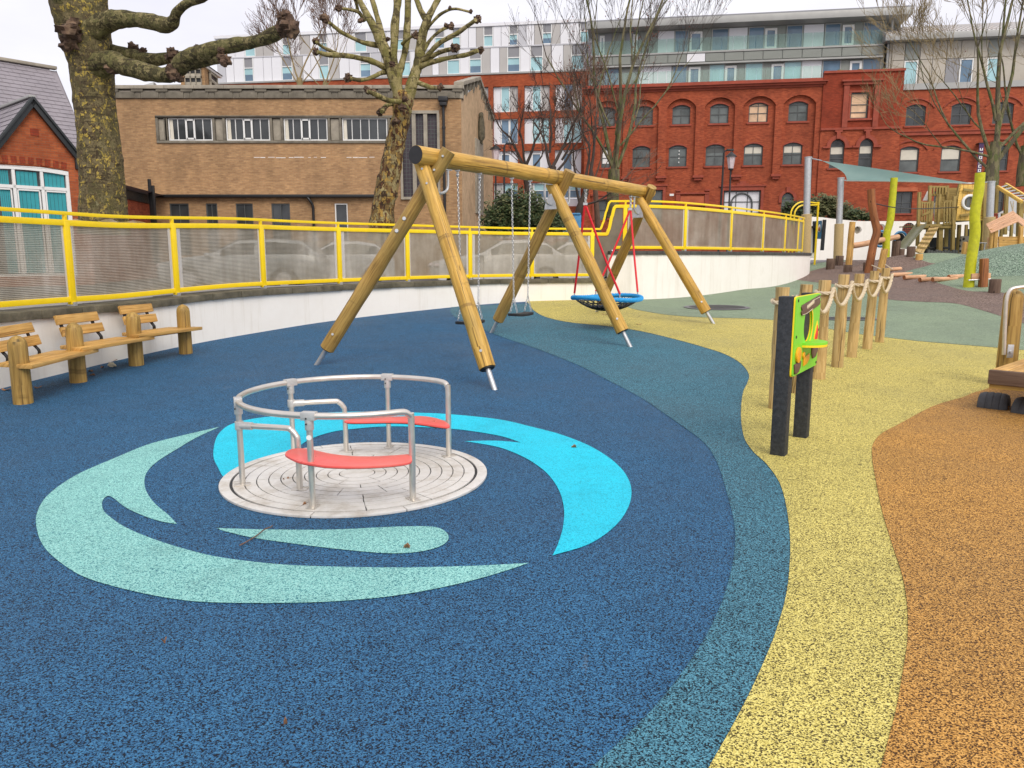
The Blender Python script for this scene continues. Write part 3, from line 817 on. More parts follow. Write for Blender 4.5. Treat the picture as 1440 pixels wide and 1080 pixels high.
def fpanel(u0, u1, k):
    mb = MB(); z0, z1 = BR+.035, TR-.04; nr = 42; a, b = u0+.06, u1-.06
    V = []
    for j in range(nr*2+1):
        z = z0+(z1-z0)*j/(nr*2); o = OFF + (.008 if j % 2 else -.008)
        for i in range(5): V.append(fpt(a+(b-a)*i/4, z, o))
    fs = [(j*5+i, j*5+i+1, (j+1)*5+i+1, (j+1)*5+i) for j in range(nr*2) for i in range(4)]
    mb.add(V, fs); pn = mb.build('ribbed_panel', m_panel, fence, smooth=False)
    for e0, e1 in (((b-.05, b) if k % 2 else (b-.03, b)), (a, a+(.02 if k % 2 else .07))):
        m2 = MB(); m2.quad(fpt(e0, z0, OFF-.012), fpt(e1, z0, OFF-.012), fpt(e1, z1, OFF-.012), fpt(e0, z1, OFF-.012))
        m2.quad(fpt(e1, z0, OFF-.008), fpt(e0, z0, OFF-.008), fpt(e0, z1, OFF-.008), fpt(e1, z1, OFF-.008))
        m2.build('panel_edge_strip', m_film, pn, smooth=False)
us = low_u
for k, (a, b) in enumerate(zip(us, us[1:])): fpanel(a, b, k)
for k, (a, b) in enumerate(zip(hi_u, hi_u[1:])): fpanel(a, b, k+1)
# solid shaped panel under the swoop of the rail
mb = MB(); P = []
top = scurve(zl+TR-.05, zh+TR-.05, ua+.16, ub+.12)
P = [fpt(u833+.05, 0)+Vector((0, 0, TR-.05))] + top + [Vector((*WC.at(u879-.06, OFF), zh+TR-.05)), Vector((*WC.at(u879-.06, OFF), zh+.03)),
     Vector((*WC.at(U_STEP+.06, OFF), zh+.03)), Vector((*WC.at(U_STEP-.02, OFF), zlow(u833)+.05)), Vector((*WC.at(u833+.05, OFF), zlow(u833)+.12))]
c = sum((Vector(p) for p in P), Vector())/len(P); o = 0
nrm = Vector((-.3, .95, 0)).normalized()*.006
mb.poly([p-nrm for p in P]); mb.poly([p+nrm for p in P][::-1])
for i in range(len(P)):
    j = (i+1) % len(P); mb.quad(P[i]-nrm, P[i]+nrm, P[j]+nrm, P[j]-nrm)
mb.build('shaped_infill_panel', plain('brown_infill', (.16, .13, .09), .45, 0, .2, 2, dirt=(.24, .2, .15)), fence, smooth=False)
# loose clear sheeting bulging over the second panel
mb = MB(); V = []; a, b = low_u[3]+.1, low_u[4]-.05
for j in range(6):
    for i in range(40):
        t = i/39; hgt = (.10*sin(pi*t)+.018*sin(t*21)+.06*max(0, .25-t)*4)*(.9+.2*noise.noise(Vector((t*9, 0, 0))))
        p = fpt(a+(b-a)*t, TR-.02+hgt*j/5, OFF+.03+.02*sin(t*33+j)+.015*noise.noise(Vector((t*14, j*.7, 2))))
        V.append(p)
mb.add(V, [(j*40+i, j*40+i+1, (j+1)*40+i+1, (j+1)*40+i) for j in range(5) for i in range(39)])
mb.build('loose_clear_sheet', m_film, fence)
# arched rail end standing behind the fence at its far end
ar = thing('arched_rail', 'pair of yellow arched rails behind the far end of the fence', 'railing', (10.2, 30, 1.66))
for k, (dx, r0) in enumerate(((0, 0), (.24, .10))):
    p0 = at(1112+dx*22, 302, 29.2); p1 = at(1134, 284+dx*20, 30.6); p2 = at(1150, 285+dx*10, 31.0)
    q = [Vector((p0.x, p0.y, ZHI)), Vector((p0.x, p0.y, p0.z))]
    for i in range(1, 9):
        t = i/8*pi/2; q.append(Vector((p0.x+(p1.x-p0.x)*(1-cos(t)), p0.y+(p1.y-p0.y)*(1-cos(t)), p0.z+(p1.z-p0.z)*sin(t))))
    q.append(p2 - Vector((0, 0, .02))); MB().tube(q, .03, 8).build('arched_bar', m_ypnt, ar)
p2 = at(1151, 284, 31.0)
MB().tube([(p2.x, p2.y, T(p2.x, p2.y)-.1), p2], .04, 8).build('post', m_ypnt, ar)
# ============================================================ SWING SET
D = Vector((.573, .82, 0)).normalized(); U = Vector((D.y, -D.x, 0)); B0 = Vector((-1.16, 9.58, 2.72))
def bt(t, z=2.72): p = B0 + D*t; return Vector((p.x, p.y, z))
def tapered(a, b, r0, r1, n=7, amp=.012, mb=None, seg=20, cap=True, bend=0):
    mb = mb or MB(); a, b = Vector(a), Vector(b); sx = R.uniform(0, 99); P = []; rs = []
    side = (b-a).normalized().orthogonal()
    for i in range(n+1):
        t = i/n; P.append(a.lerp(b, t) + side*bend*sin(pi*t)); rs.append((r0+(r1-r0)*t)*(1+amp*noise.noise(Vector((sx+t*6, 0, 0)))*4))
    return mb.tube(P, rs, seg, cap)
sw = thing('swing_frame', 'big timber log swing frame with three crossed leg pairs', 'swing frame', (-1.0, 9.8, 0))
beam = tapered(bt(0), bt(6.62), .112, .105, 16, .012).build('beam', m_logg, sw, bevel=0)
MB().cyl(bt(-.004), bt(.001), .109, seg=22).build('end_cap', m_endg, beam)
feet = [((697, 548), (443, 513), .24), ((888, 488), (690, 468), 3.25), ((1005, 455.5), (838, 439), 6.30)]
def bolt(p, n, par, r=.018):
    n = Vector(n).normalized(); MB().cyl(Vector(p)-n*.004, Vector(p)+n*.012, r, r*.8, 8).build('bolt', m_galv, par)
for k, (fa, fb, tc_) in enumerate(feet):
    cx = bt(tc_, 2.50)
    for j, f_ in enumerate((fa, fb)):
        g = gp(*f_); g.z -= .03; d = (cx-g).normalized(); s_ = D*(-.085 if j == 0 else .085)
        top = g + d*((cx-g).length+.36) + s_; L = (top-g).length
        lo = g + d*.30
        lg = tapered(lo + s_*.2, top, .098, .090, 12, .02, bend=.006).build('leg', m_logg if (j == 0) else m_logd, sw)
        MB().cyl(g-d*.15, lo+d*.1+s_*.2, .032, seg=12).build('ground_tube', m_galv, lg)
        MB().cyl(lo-d*.012+s_*.2, lo+d*.012+s_*.2, .084, seg=14).build('foot_plate', m_black, lg)
        for tt in (.07,) + ((.60, .66) if (k == 0 and j == 1) else ()):
            pp = lo.lerp(top, tt)+s_*.2; bolt(pp+(Vector((-.1, -.95, .25)).normalized()*.094), (-.1, -1, .25), lg, .02 if tt == .07 else .03)
        if k == 0:
            for tt in (.83, .90, .965):
                bolt(lo.lerp(top, tt)+Vector((-.1, -.98, .1)).normalized()*.092, (-.1, -1, .1), lg, .017)
    # galvanised stay brackets
    for sgn in ((1,) if k == 0 else ((-1, 1) if k == 1 else (-1,))):
        a = bt(tc_+sgn*.36, 2.60); c = cx + D*sgn*.13 + Vector((0, 0, -.19))
        P = [a, Vector((a.x, a.y, 2.42)), Vector((a.x, a.y, 2.36)) - D*sgn*.03 + Vector((0, 0, -.02)), c + D*sgn*.10 + Vector((0, 0, -.01)), c]
        br = MB().tube(crom(P, 5), .017, 8).build('stay_bracket', m_galv, sw)
        MB().bar(bt(tc_+sgn*.02, 2.60)+U*-.02, bt(tc_+sgn*.44, 2.60)+U*-.02, .06, .012).build('fixing_plate', m_galv, br)
    if k:
        pc = cx + Vector((0, 0, -.20)) + D*-.20; n_ = -D
        mb = MB(); tri = [(-.11, -.07), (.11, -.07), (.09, .02), (.015, .16), (-.015, .16), (-.09, .02)]
        mb.poly([pc + U*x + Vector((0, 0, y)) for x, y in tri]); mb.poly([pc + D*.012 + U*x + Vector((0, 0, y)) for x, y in tri][::-1])
        for i in range(6):
            j = (i+1) % 6; x, y = tri[i]; x2, y2 = tri[j]
            mb.quad(pc+U*x+Vector((0, 0, y)), pc+D*.012+U*x+Vector((0, 0, y)), pc+D*.012+U*x2+Vector((0, 0, y2)), pc+U*x2+Vector((0, 0, y2)))
        mb.build('joint_plate', m_galv, sw, smooth=False)
def chain(mb, a, b, wire=.0046, ln=.042, wd=.0125):
    a, b = Vector(a), Vector(b); d = (b-a); n = int(d.length/(ln*.78)); d.normalize()
    s1 = d.orthogonal().normalized(); s2 = d.cross(s1)
    for i in range(n):
        c = a + d*(ln*.78*(i+.5)); s_ = s1 if i % 2 else s2
        P = [c + s_*(wd*cos(q)) + d*((ln/2-wd*.2)*(sin(q)) ) for q in [pi*2*k/8 for k in range(8)]]
        mb.tube(P, wire, 4, closed=True)
    return mb
def flat_swing(t0, t1, zs, label):
    c = bt((t0+t1)/2, zs); th_ = thing('flat_swing', label, 'swing', (c.x, c.y, c.z), group='flat chain swings', world=True)
    w = .22; x = D; y = U
    mb = MB(); prof = []
    for i in range(9):
        u_ = -w + 2*w*i/8; prof.append((u_, .012*(abs(u_)/w)**2-.004))
    for q, (y0, y1) in enumerate(((-.085, .085),)):
        V = []
        for u_, z in prof:
            for yy, zz in ((y0, -.02), (y1, -.02), (y1, .02), (y0, .02)): V.append(c + x*u_ + y*yy + Vector((0, 0, z+zz)))
        fs = [(i*4+j, i*4+(j+1) % 4, (i+1)*4+(j+1) % 4, (i+1)*4+j) for i in range(8) for j in range(4)] + [(3, 2, 1, 0), (32, 33, 34, 35)]
        mb.add(V, fs)
    mb.build('seat', m_black, th_, bevel=.008)
    for sg, t in ((-1, t0), (1, t1)):
        tp = bt(t, 2.61); m2 = MB(); y_ = c + x*sg*(w-.035) + Vector((0, 0, .26))
        chain(m2, tp - Vector((0, 0, .08)), y_)
        chain(m2, y_, c + x*sg*(w-.035) + y*.07 + Vector((0, 0, .02))); chain(m2, y_, c + x*sg*(w-.035) - y*.07 + Vector((0, 0, .02)))
        m2.build('chain', m_galv, th_)
        m3 = MB().box(-.03, .03, -.03, .03, -.012, .01, Matrix.Translation(tp)); m3.tube([tp, tp-Vector((0, 0, .05))], .014, 8); m3.blob(tp-Vector((0, 0, .06)), .022, .022, .028, 8, 6)
        m3.build('swivel_hanger', m_galv, th_)
flat_swing(.80, 1.27, .63, 'flat black swing seat on chains nearer the bench side, partly behind the front log leg')
flat_swing(2.02, 2.49, .665, 'flat black swing seat on chains in the clear beside the middle log legs')
# basket swing
bc = bt(4.95, .80); bk = thing('basket_swing', 'blue rope basket swing with red suspension ropes', 'swing', tuple(bc))
RR = .60
ring = [bc + Vector((RR*cos(a), RR*sin(a), .018*sin(2*a))) for a in [2*pi*i/56 for i in range(56)]]
mb = MB(); mb.tube(ring, .034, 10, closed=True)
for s_ in range(3):      # wound cover of the ring
    P = []
    for i in range(56*6):
        a = 2*pi*i/(56*6); h = a*26 + s_*2.094; rr = RR + .034*cos(h); P.append(bc + Vector((rr*cos(a), rr*sin(a), .034*sin(h)+.018*sin(2*a))))
    mb.tube(P, .0095, 4, closed=True)
mb.build('rim', m_blue, bk)
mb = MB()
def net(r, a): return bc + Vector((r*RR*cos(a), r*RR*sin(a), -.23*(1-r**2.2)))
for i in range(28):
    for sgn in (1, -1): mb.tube([net(r/7, 2*pi*i/28 + sgn*(1-r/7)*1.0) for r in range(1, 8)], .0065, 4)
for r in (.16, .32, .5, .68, .84): mb.tube([net(r, 2*pi*i/30) for i in range(30)], .0065, 4, closed=True)
mb.build('net', m_black, bk)
mb = MB(); nn = 24
V = [net(.02, 0)] + [net(r, 2*pi*i/nn) + Vector((0, 0, .006)) for r in (.2, .42, .6) for i in range(nn)]
mb.add(V, [(0, 1+i, 1+(i+1) % nn) for i in range(nn)] + [(1+k*nn+i, 1+(k+1)*nn+i, 1+(k+1)*nn+(i+1) % nn, 1+k*nn+(i+1) % nn) for k in range(2) for i in range(nn)])
mb.build('net_mat', m_black, bk)
a = radians(262); p = bc + Vector((RR*cos(a), RR*sin(a), 0))
MB().box(-.045, .045, -.045, .045, -.05, .045, Matrix.Translation(p) @ Matrix.Rotation(a+pi/2, 4, 'Z')).build('rim_clamp', m_black, bk, bevel=.006)
for t, angs in ((4.13, (193, 284)), (5.78, (103, 18))):
    tp = bt(t, 2.61); hg = bt(t, 2.37)
    m3 = MB(); chain(m3, tp, hg, .006, .045, .015); m3.box(-.035, .035, -.02, .02, -.02, .02, Matrix.Translation(hg)); m3.blob(tp-Vector((0, 0, .02)), .03, .03, .03, 8, 6)
    chain(m3, tp+D*.03, hg+D*.02, .006, .045, .015); m3.build('hanger_chain', m_galv, bk)
    for an in angs:
        a = radians(an); e = bc + Vector((RR*cos(a), RR*sin(a), .03)); o_ = D*(.02 if an in (284, 18) else -.02)
        h0 = hg + o_ - Vector((0, 0, .03)); mid = h0.lerp(e, .5) + Vector((0, 0, -.012))
        rp = MB().tube(crom([h0, mid, e+Vector((0, 0, .06))], 6), .019, 8).build('suspension_rope', m_redr, bk)
        MB().tube([e+Vector((0, 0, .07)), e+Vector((0, 0, -.005))], .012, 6).build('end_ferrule', m_galv, rp)

# ============================================================ ROUNDABOUT
C0 = Vector((-1.08, 5.19, 0)); RD = .905
rb = thing('roundabout', 'flush steel roundabout with curved handrail and two red seats', 'roundabout', tuple(C0))
def ringmesh(r0, r1, a0, a1, z0, z1, n, mb=None):
    mb = mb or MB(); V = []
    for i in range(n+1):
        a = a0+(a1-a0)*i/n
        for r, z in ((r0, z0), (r1, z0), (r1, z1), (r0, z1)): V.append((C0.x+r*cos(a), C0.y+r*sin(a), z))
    fs = [(i*4+j, i*4+(j+1) % 4, (i+1)*4+(j+1) % 4, (i+1)*4+j) for i in range(n) for j in range(4)]
    if abs(a1-a0-2*pi) > .01: fs += [(3, 2, 1, 0), tuple(n*4+j for j in range(4))]
    mb.add(V, fs); return mb
ringmesh(.001, RD-.003, 0, 2*pi, .001, .0075, 64).build('base_pan', m_black, rb, smooth=False)
for i in range(10):
    ringmesh(.838, RD, 2*pi*i/10+.0035+.21, 2*pi*(i+1)/10-.0035+.21, .002, .017, 14).build('edge_plate', m_deck, rb, bevel=.0015)
r0 = .820; k = 0
cuts = [12, 12, 12, 12, 10, 10, 8, 6, 6]
while r0 > .16:
    r1 = r0-.078; n = cuts[min(k, 8)]; ph = .26
    for i in range(n):
        if (k+i) % 3 == 0 or n < 9 or k == 0:
            pass
        gap = (.011 if i % 3 == k % 3 else .004)/r0
        ringmesh(r1+.0072, r0, 2*pi*i/n+gap*(.5)+ph, 2*pi*(i+1)/n-gap*.5+ph, .002, .0165+R.uniform(-.0006, .0006), max(3, 48//n)).build('tread_plate', m_deck, rb, smooth=False)
    r0 = r1; k += 1
ringmesh(.001, r0, 0, 2*pi, .002, .017, 32).build('hub_plate', m_deck, rb, smooth=False)
RP = .755; ZR = .578
def rpt(ang, z, r=RP): a = radians(ang); return Vector((C0.x+r*cos(a), C0.y+r*sin(a), z))
pa = {'a': 202, 'b': 261, 'c': 308, 'd': 37, 'e': 82, 'f': 140}
P = [rpt(308, .02), rpt(308, ZR-.06), rpt(307.2, ZR-.03), rpt(305.2, ZR-.006)] + [rpt(x, ZR) for x in range(302, 42, -4)] + [rpt(39.8, ZR-.006), rpt(37.8, ZR-.03), rpt(37, ZR-.06), rpt(37, .02)]
mb = MB(); mb.tube(crom(P, 3), .0205, 12); mb.build('handrail', m_stnl, rb)
def collar(p, h, r, tang=None, par=rb):
    m_ = MB(); m_.cyl(p-Vector((0, 0, h)), p+Vector((0, 0, .022)), r, r*.97, 14)
    if tang is not None: m_.bar(p - tang*.045, p + tang*.045, .052, .05)
    o = m_.build('clamp', m_cast, par, bevel=.004)
    for dz in (-.012, -.045): MB().cyl(p+Vector((-.012, -r, dz)), p+Vector((-.012, -r-.005, dz)), .0055, seg=6).build('clamp_screw', m_black, o)
for key in ('a', 'b', 'e', 'f'):
    an = pa[key]; b_ = rpt(an, .016); po = MB().cyl(b_, rpt(an, ZR-.02), .019, seg=14).build('post', m_stnl, rb)
    a = radians(an); tg = Vector((-sin(a), cos(a), 0)); collar(rpt(an, ZR), .085, .027, tg, po)
    MB().box(-.05, .05, -.028, .028, .016, .024, Matrix.Translation(Vector((b_.x, b_.y, 0))) @ Matrix.Rotation(a, 4, 'Z')).build('foot_plate', m_stnl, po, bevel=.002)
for an in (308, 37):
    b_ = rpt(an, 0); MB().box(-.05, .05, -.028, .028, .016, .024, Matrix.Translation(b_) @ Matrix.Rotation(radians(an), 4, 'Z')).build('foot_plate', m_stnl, rb, bevel=.002)
for key, tgt, zA in (('a', Vector((-1.376, 4.81, 0)), .418), ('f', Vector((-1.284, 5.79, 0)), .418)):
    s_ = rpt(pa[key], zA); e = Vector((tgt.x, tgt.y, zA)); d = (e-s_).normalized()
    P = [s_, e-d*.09, e-d*.045+Vector((0, 0, -.010)), e-d*.012+Vector((0, 0, -.045)), Vector((e.x, e.y, zA-.10)), Vector((e.x, e.y, .016))]
    ar_ = MB().tube(crom(P, 5), .0195, 12).build('seat_arm', m_stnl, rb)
    m_ = MB(); m_.cyl(s_-Vector((0, 0, .028)), s_+Vector((0, 0, .028)), .028, seg=14); m_.cyl(s_, s_+d*.095, .026, seg=12); m_.build('clamp', m_cast, ar_, bevel=.003)
    MB().box(-.05, .05, -.028, .028, .016, .024, Matrix.Translation(tgt)).build('foot_plate', m_stnl, ar_, bevel=.002)
seat1 = [(402, 640), (402, 636), (406, 632.5), (415, 630.5), (432, 630.5), (450, 634.5), (470, 638.5), (495, 641), (525, 641.5), (555, 640), (577, 638.5), (579, 642), (578, 649), (560, 652.5), (530, 655), (495, 656), (460, 655), (438, 652), (418, 648)]
seat2 = [(484, 591.5), (500, 588), (525, 586.5), (545, 586), (575, 585), (595, 585), (612, 587.5), (625, 592), (632, 597), (630, 600), (615, 598.5), (595, 595.5), (570, 593), (545, 592.3), (515, 592.8), (492, 593)]
for sp, zz in ((seat1, .30), (seat2, .30)):
    pts = [atz(x, y, zz) for x, y in smooth_outline(sp, 4)]
    ar2 = sum(pts[i].x*pts[(i+1) % len(pts)].y-pts[(i+1) % len(pts)].x*pts[i].y for i in range(len(pts)))
    if ar2 < 0: pts = pts[::-1]
    st_ = MB().prism(pts, zz-.014, zz).build('seat', m_red, rb, bevel=.003)
    c = sum(pts, Vector())/len(pts)
    cen = Vector((c.x, c.y, 0)); ins = [Vector((cen.x+(p.x-cen.x)*.96, cen.y+(p.y-cen.y)*.93, 0)) for p in pts]
    MB().prism(ins, zz-.02, zz-.0142).build('seat_underside', m_black, st_, smooth=False)
for a_, b_ in ((rpt(308, .285), rpt(308, .285)+Vector((-.08, -.02, 0))), (rpt(37, .285), rpt(37, .285)+Vector((-.08, .03, 0)))):
    MB().bar(a_, b_, .03, .01).build('seat_bracket', m_galv, rb)
s_ = rpt(261, .45); MB().cyl(s_+Vector((0, -.0195, 0)), s_+Vector((0, -.021, 0)), .016, seg=18).build('round_sticker', m_white, rb)

# ============================================================ BENCHES
BP = [gp(33, 567), gp(110.5, 537), gp(192, 513.5), gp(261.5, 497)]
ext = BP[0]*2-BP[1]; ext = ext + Vector((-.02, -.1, 0)); ext.z = T(ext.x, ext.y)
lbl = ['thick round-topped bench post in front of the leftmost bench', 'round-topped bench post second from the left', 'round-topped bench post third from the left', 'round-topped bench post at the right end of the benches']
bset = []
def bench_post(p, label):
    th_ = thing('bench_post', label, 'post', tuple(p), group='round-topped bench posts')
    P = [p+Vector((0, 0, z)) for z in (-.05, .2, .4, .6, .645, .675, .695, .705)]; rs = [.093, .092, .091, .09, .082, .062, .035, .004]
    MB().tube(P, rs, 24).build('log', m_logd, th_); return th_
for p, l in zip(BP, lbl): bench_post(p, l)
bench_post(ext, 'round-topped bench post outside the left edge')
allp = [ext] + BP
bl = ['leftmost bench with slatted back, cut off by the photo edge', 'middle bench of the row with two-slat back', 'right-hand bench of the row with two-slat back']
for k, (a, b) in enumerate(zip(allp, allp[1:])):
    if k == 0: continue
    k -= 1
    d = (b-a); d.z = 0; L = d.length; d.normalize(); n = Vector((-d.y, d.x, 0))       # n: towards the wall
    z = (a.z+b.z)/2 + .40; m = (a+b)/2
    bn = thing('bench', bl[k], 'bench', (m.x, m.y, m.z), group='timber benches')
    # seat: thick rounded-corner board, tapering where neighbours meet
    for j, (y0, y1) in enumerate(((-.20, .015), (.022, .235))):
        e0 = -.14 if j == 0 else -.02; e1 = .14 if j == 0 else .02
        P = [a + d*(e0+.0)+n*y0, a+d*(L+e1)+n*y0, a+d*(L+e1-.06)+n*y1, a+d*(e0+.06)+n*y1]
        V = [(q.x, q.y, z-.045) for q in P] + [(q.x, q.y, z) for q in P]
        mb = MB()
        for idx in ((3, 2, 1, 0), (4, 5, 6, 7), (0, 1, 5, 4), (1, 2, 6, 5), (2, 3, 7, 6), (3, 0, 4, 7)):
            PP = [Vector(V[i]) for i in idx]; mb.quad(*PP, [((q-a).dot(d), (q-a).dot(n)+q.z) for q in PP])
        mb.build('seat_board', m_plank, bn, bevel=.008)
    for j, (y, z0) in enumerate(((.30, .145), (.36, .285))):
        q0 = a+d*(.17)+n*y; q1 = a+d*(L-.20)+n*y
        nn = Vector((n.x*.28, n.y*.28, 1)).normalized()
        MB().bar(Vector((q0.x, q0.y, z+z0)), Vector((q1.x, q1.y, z+z0)), .038, .115, up=nn).build('back_slat', m_plank, bn, bevel=.006)
    for t in (.25, L-.30):
        q = a+d*t
        P = [q+n*.16+Vector((0, 0, z-q.z-.05)), q+n*.25+Vector((0, 0, z-q.z-.035)), q+n*.255+Vector((0, 0, z-q.z+.03)), q+n*.30+Vector((0, 0, z-q.z+.09)), q+n*.335+Vector((0, 0, z-q.z+.15)), q+n*.385+Vector((0, 0, z-q.z+.30))]
        Pc = crom(P, 5); mb = MB()
        for i in range(len(Pc)-1): mb.bar(Pc[i], Pc[i+1]+(Pc[i+1]-Pc[i])*.15, .05, .011, up=(Pc[i+1]-Pc[i]).cross(d))
        mb.build('back_bracket', m_iron, bn)
    MB().bar(a+n*.02+Vector((0, 0, z-a.z-.062)), b+n*.02+Vector((0, 0, z-b.z-.062)), .06, .03).build('seat_bearer', m_iron, bn)

# ============================================================ BLACK-POSTED PLAY PANEL
g1, g2 = gp(1096, 640), gp(1127, 615)
pp = thing('play_panel', 'green and yellow play board between two black posts', 'play panel', tuple(g1))
e = (g2-g1); e.z = 0; LE = e.length; e.normalize(); nf = Vector((e.y, -e.x, 0))
Mx = Matrix((e, -nf, Vector((0, 0, 1)))).transposed().to_4x4(); Mx.translation = Vector((g1.x, g1.y, g1.z))
for x0, nm in ((-.055, 'post'), (LE-.055, 'post')):
    MB().box(x0, x0+.11, -.05, .06, -.1, 1.215, Mx).build(nm, m_rplas, pp, bevel=.008)
def pl(x, z, y): return Mx @ Vector((x, y, z))
def slab(P, y0, y1, name, mat, par, bev=.002, hole=None):
    mb = MB()
    if hole:
        n = len(P); H_ = hole
        for yy, fl in ((y0, 0), (y1, 1)):
            for i in range(n):
                j = (i+1) % n; q = [pl(*P[i], yy), pl(*P[j], yy), pl(*H_[j], yy), pl(*H_[i], yy)]
                mb.quad(*(q if fl == 0 else q[::-1]))
        for Q, s_ in ((P, 1), (H_, -1)):
            for i in range(n):
                j = (i+1) % n; q = [pl(*Q[i], y0), pl(*Q[i], y1), pl(*Q[j], y1), pl(*Q[j], y0)]
                mb.quad(*(q if s_ > 0 else q[::-1]))
    else:
        mb.poly([pl(x, z, y0) for x, z in P]); mb.poly([pl(x, z, y1) for x, z in P][::-1]); n = len(P)
        for i in range(n):
            j = (i+1) % n; mb.quad(pl(*P[i], y0), pl(*P[i], y1), pl(*P[j], y1), pl(*P[j], y0))
    return mb.build(name, mat, par, bevel=bev)
N_ = 40
def supe(cx, cz, rx, rz, pw):
    out = []
    for i in range(N_):
        a = 2*pi*i/N_; c_, s_ = cos(a), sin(a)
        out.append((cx+rx*math.copysign(abs(c_)**pw, c_), cz+rz*math.copysign(abs(s_)**pw, s_)))
    return out
z1 = 1.215; HB = .60; z0 = z1-HB; xm, zm = LE/2, (z0+z1)/2
xl_b, xr_b = -.055, LE+.055
def bz(v): return z1-HB*v
def bu(u): return xl_b+(xr_b-xl_b)*u
hc, hv = bu(.50), bz(.40); hole = [(hc+.125*cos(2*pi*i/N_), hv+(.145 if sin(2*pi*i/N_) > 0 else .125)*sin(2*pi*i/N_)) for i in range(N_)]
brd = slab(supe(xm, zm, LE/2+.055, HB/2, .07), -.053, -.064, 'board_core', m_ybord, pp, 0, hole)
slab(supe(xm, zm, LE/2+.050, HB/2-.005, .07), -.0645, -.073, 'board_face', m_green, brd, 0, [(hc+(x-hc)*1.06, hv+(z-hv)*1.05) for x, z in hole])
ys = -.0735
slab([(hc+.128*cos(t)*k, hv+.15*sin(t)*k) for t, k in [(radians(q), 1.0) for q in range(-70, 81, 10)]+[(radians(q), 1.0+.22*cos(radians(q))) for q in range(80, -71, -10)]], ys, ys-.006, 'yellow_arc', m_ybord, pp, .001)
slab([(hc+.118*cos(2*pi*i/N_), hv+(.138 if sin(2*pi*i/N_) > 0 else .118)*sin(2*pi*i/N_)) for i in range(N_)], -.056, -.060, 'dark_backing', m_black, pp, 0)
sgn = [(bu(.19), bz(.245)), (bu(.165), bz(.20)), (bu(.20), bz(.18)), (bu(.165), bz(.14)), (bu(.195), bz(.115)), (bu(.90), bz(.025)), (bu(.93), bz(.045)), (bu(.905), bz(.085)), (bu(.935), bz(.12)), (bu(.90), bz(.155)), (bu(.5), bz(.22))]
sb = slab(sgn, ys, ys-.010, 'carved_sign_board', m_bboard, pp, .002)
x = bu(.36)
for i in range(6):                                  # the carved, unreadable squiggle of its wording
    zc = bz(.165)+.006*i; P = [pl(x, zc, ys-.0115), pl(x+.012, zc+.024, ys-.0115), pl(x+.022, zc-.006, ys-.0115), pl(x+.032, zc+.018, ys-.0115)]
    MB().tube(crom(P, 3), .0028, 5).build('carved_letter', m_cream, sb); x += .038
for P in ([(bu(.2), bz(.235)), (bu(.35), bz(.232)), (bu(.5), bz(.205)), (bu(.6), bz(.19))], [(bu(.55), bz(.085)), (bu(.7), bz(.068)), (bu(.88), bz(.05))]):
    MB().tube([pl(a_, b_, ys-.0115) for a_, b_ in P], .0022, 5).build('carved_line', m_cream, sb)
def oval(cx, cz, rx, rz, n=18, rot=0):
    return [(cx+rx*cos(2*pi*i/n)*cos(rot)-rz*sin(2*pi*i/n)*sin(rot), cz+rx*cos(2*pi*i/n)*sin(rot)+rz*sin(2*pi*i/n)*cos(rot)) for i in range(n)]
slab(oval(bu(.145), bz(.735), .068, .06), ys, ys-.016, 'yellow_sun_disc', m_amber, pp, .002)
slab(oval(bu(.37), bz(.77), .03, .025), ys, ys-.012, 'orange_dot', m_amber, pp, .001)
slab([(bu(.02), bz(.84)), (bu(.27), bz(.825)), (bu(.26), bz(.90)), (bu(.2), bz(.955)), (bu(.12), bz(.975)), (bu(.05), bz(.95))], ys, ys-.010, 'brown_pot', m_bboard, pp, .002)
slab([(bu(.37), bz(.81)), (bu(.6), bz(.775)), (bu(.61), bz(.85)), (bu(.52), bz(.90)), (bu(.38), bz(.915))], ys, ys-.009, 'amber_shape', m_amber, pp, .002)
slab([(bu(.70), bz(.70)), (bu(.95), bz(.68)), (bu(.96), bz(.78)), (bu(.88), bz(.86)), (bu(.76), bz(.87)), (bu(.70), bz(.80))], ys, ys-.010, 'brown_pot', m_bboard, pp, .002)
slab([(bu(.80), bz(.62)), (bu(.91), bz(.62)), (bu(.93), bz(.57)), (bu(.91), bz(.50)), (bu(.89), bz(.43)), (bu(.86), bz(.5)), (bu(.82), bz(.56))], ys, ys-.008, 'red_flame', m_redb, pp, .001)
slab([(bu(.77), bz(.64)), (bu(.95), bz(.64)), (bu(.97), bz(.54)), (bu(.94), bz(.45)), (bu(.89), bz(.37)), (bu(.83), bz(.45)), (bu(.79), bz(.55))], ys+.001, ys-.003, 'yellow_flame', m_ybord, pp, .001)
mb = MB()      # the projecting green shelf
shz = bz(.635); sh = [(xm+.17*cos(a)+.02, -.07-.15*sin(a)) for a in [pi*i/16 for i in range(17)]]
for dz0, dz1, nm, mt in ((0, .018, 'shelf', m_green), (-.017, -.0002, 'shelf_edge', m_ybord)):
    mb = MB(); mb.poly([pl(x, shz+dz0, y) for x, y in sh]); mb.poly([pl(x, shz+dz1, y) for x, y in sh][::-1])
    for i in range(17):
        j = (i+1) % 17; mb.quad(pl(sh[i][0], shz+dz0, sh[i][1]), pl(sh[i][0], shz+dz1, sh[i][1]), pl(sh[j][0], shz+dz1, sh[j][1]), pl(sh[j][0], shz+dz0, sh[j][1]))
    mb.build(nm, mt, pp)
for u_ in (.06, .95):
    for v_ in (.05, .5, .95): q = pl(bu(u_), bz(v_), ys); MB().cyl(q, q+nf*.004, .011, seg=10).build('screw', m_iron, pp)

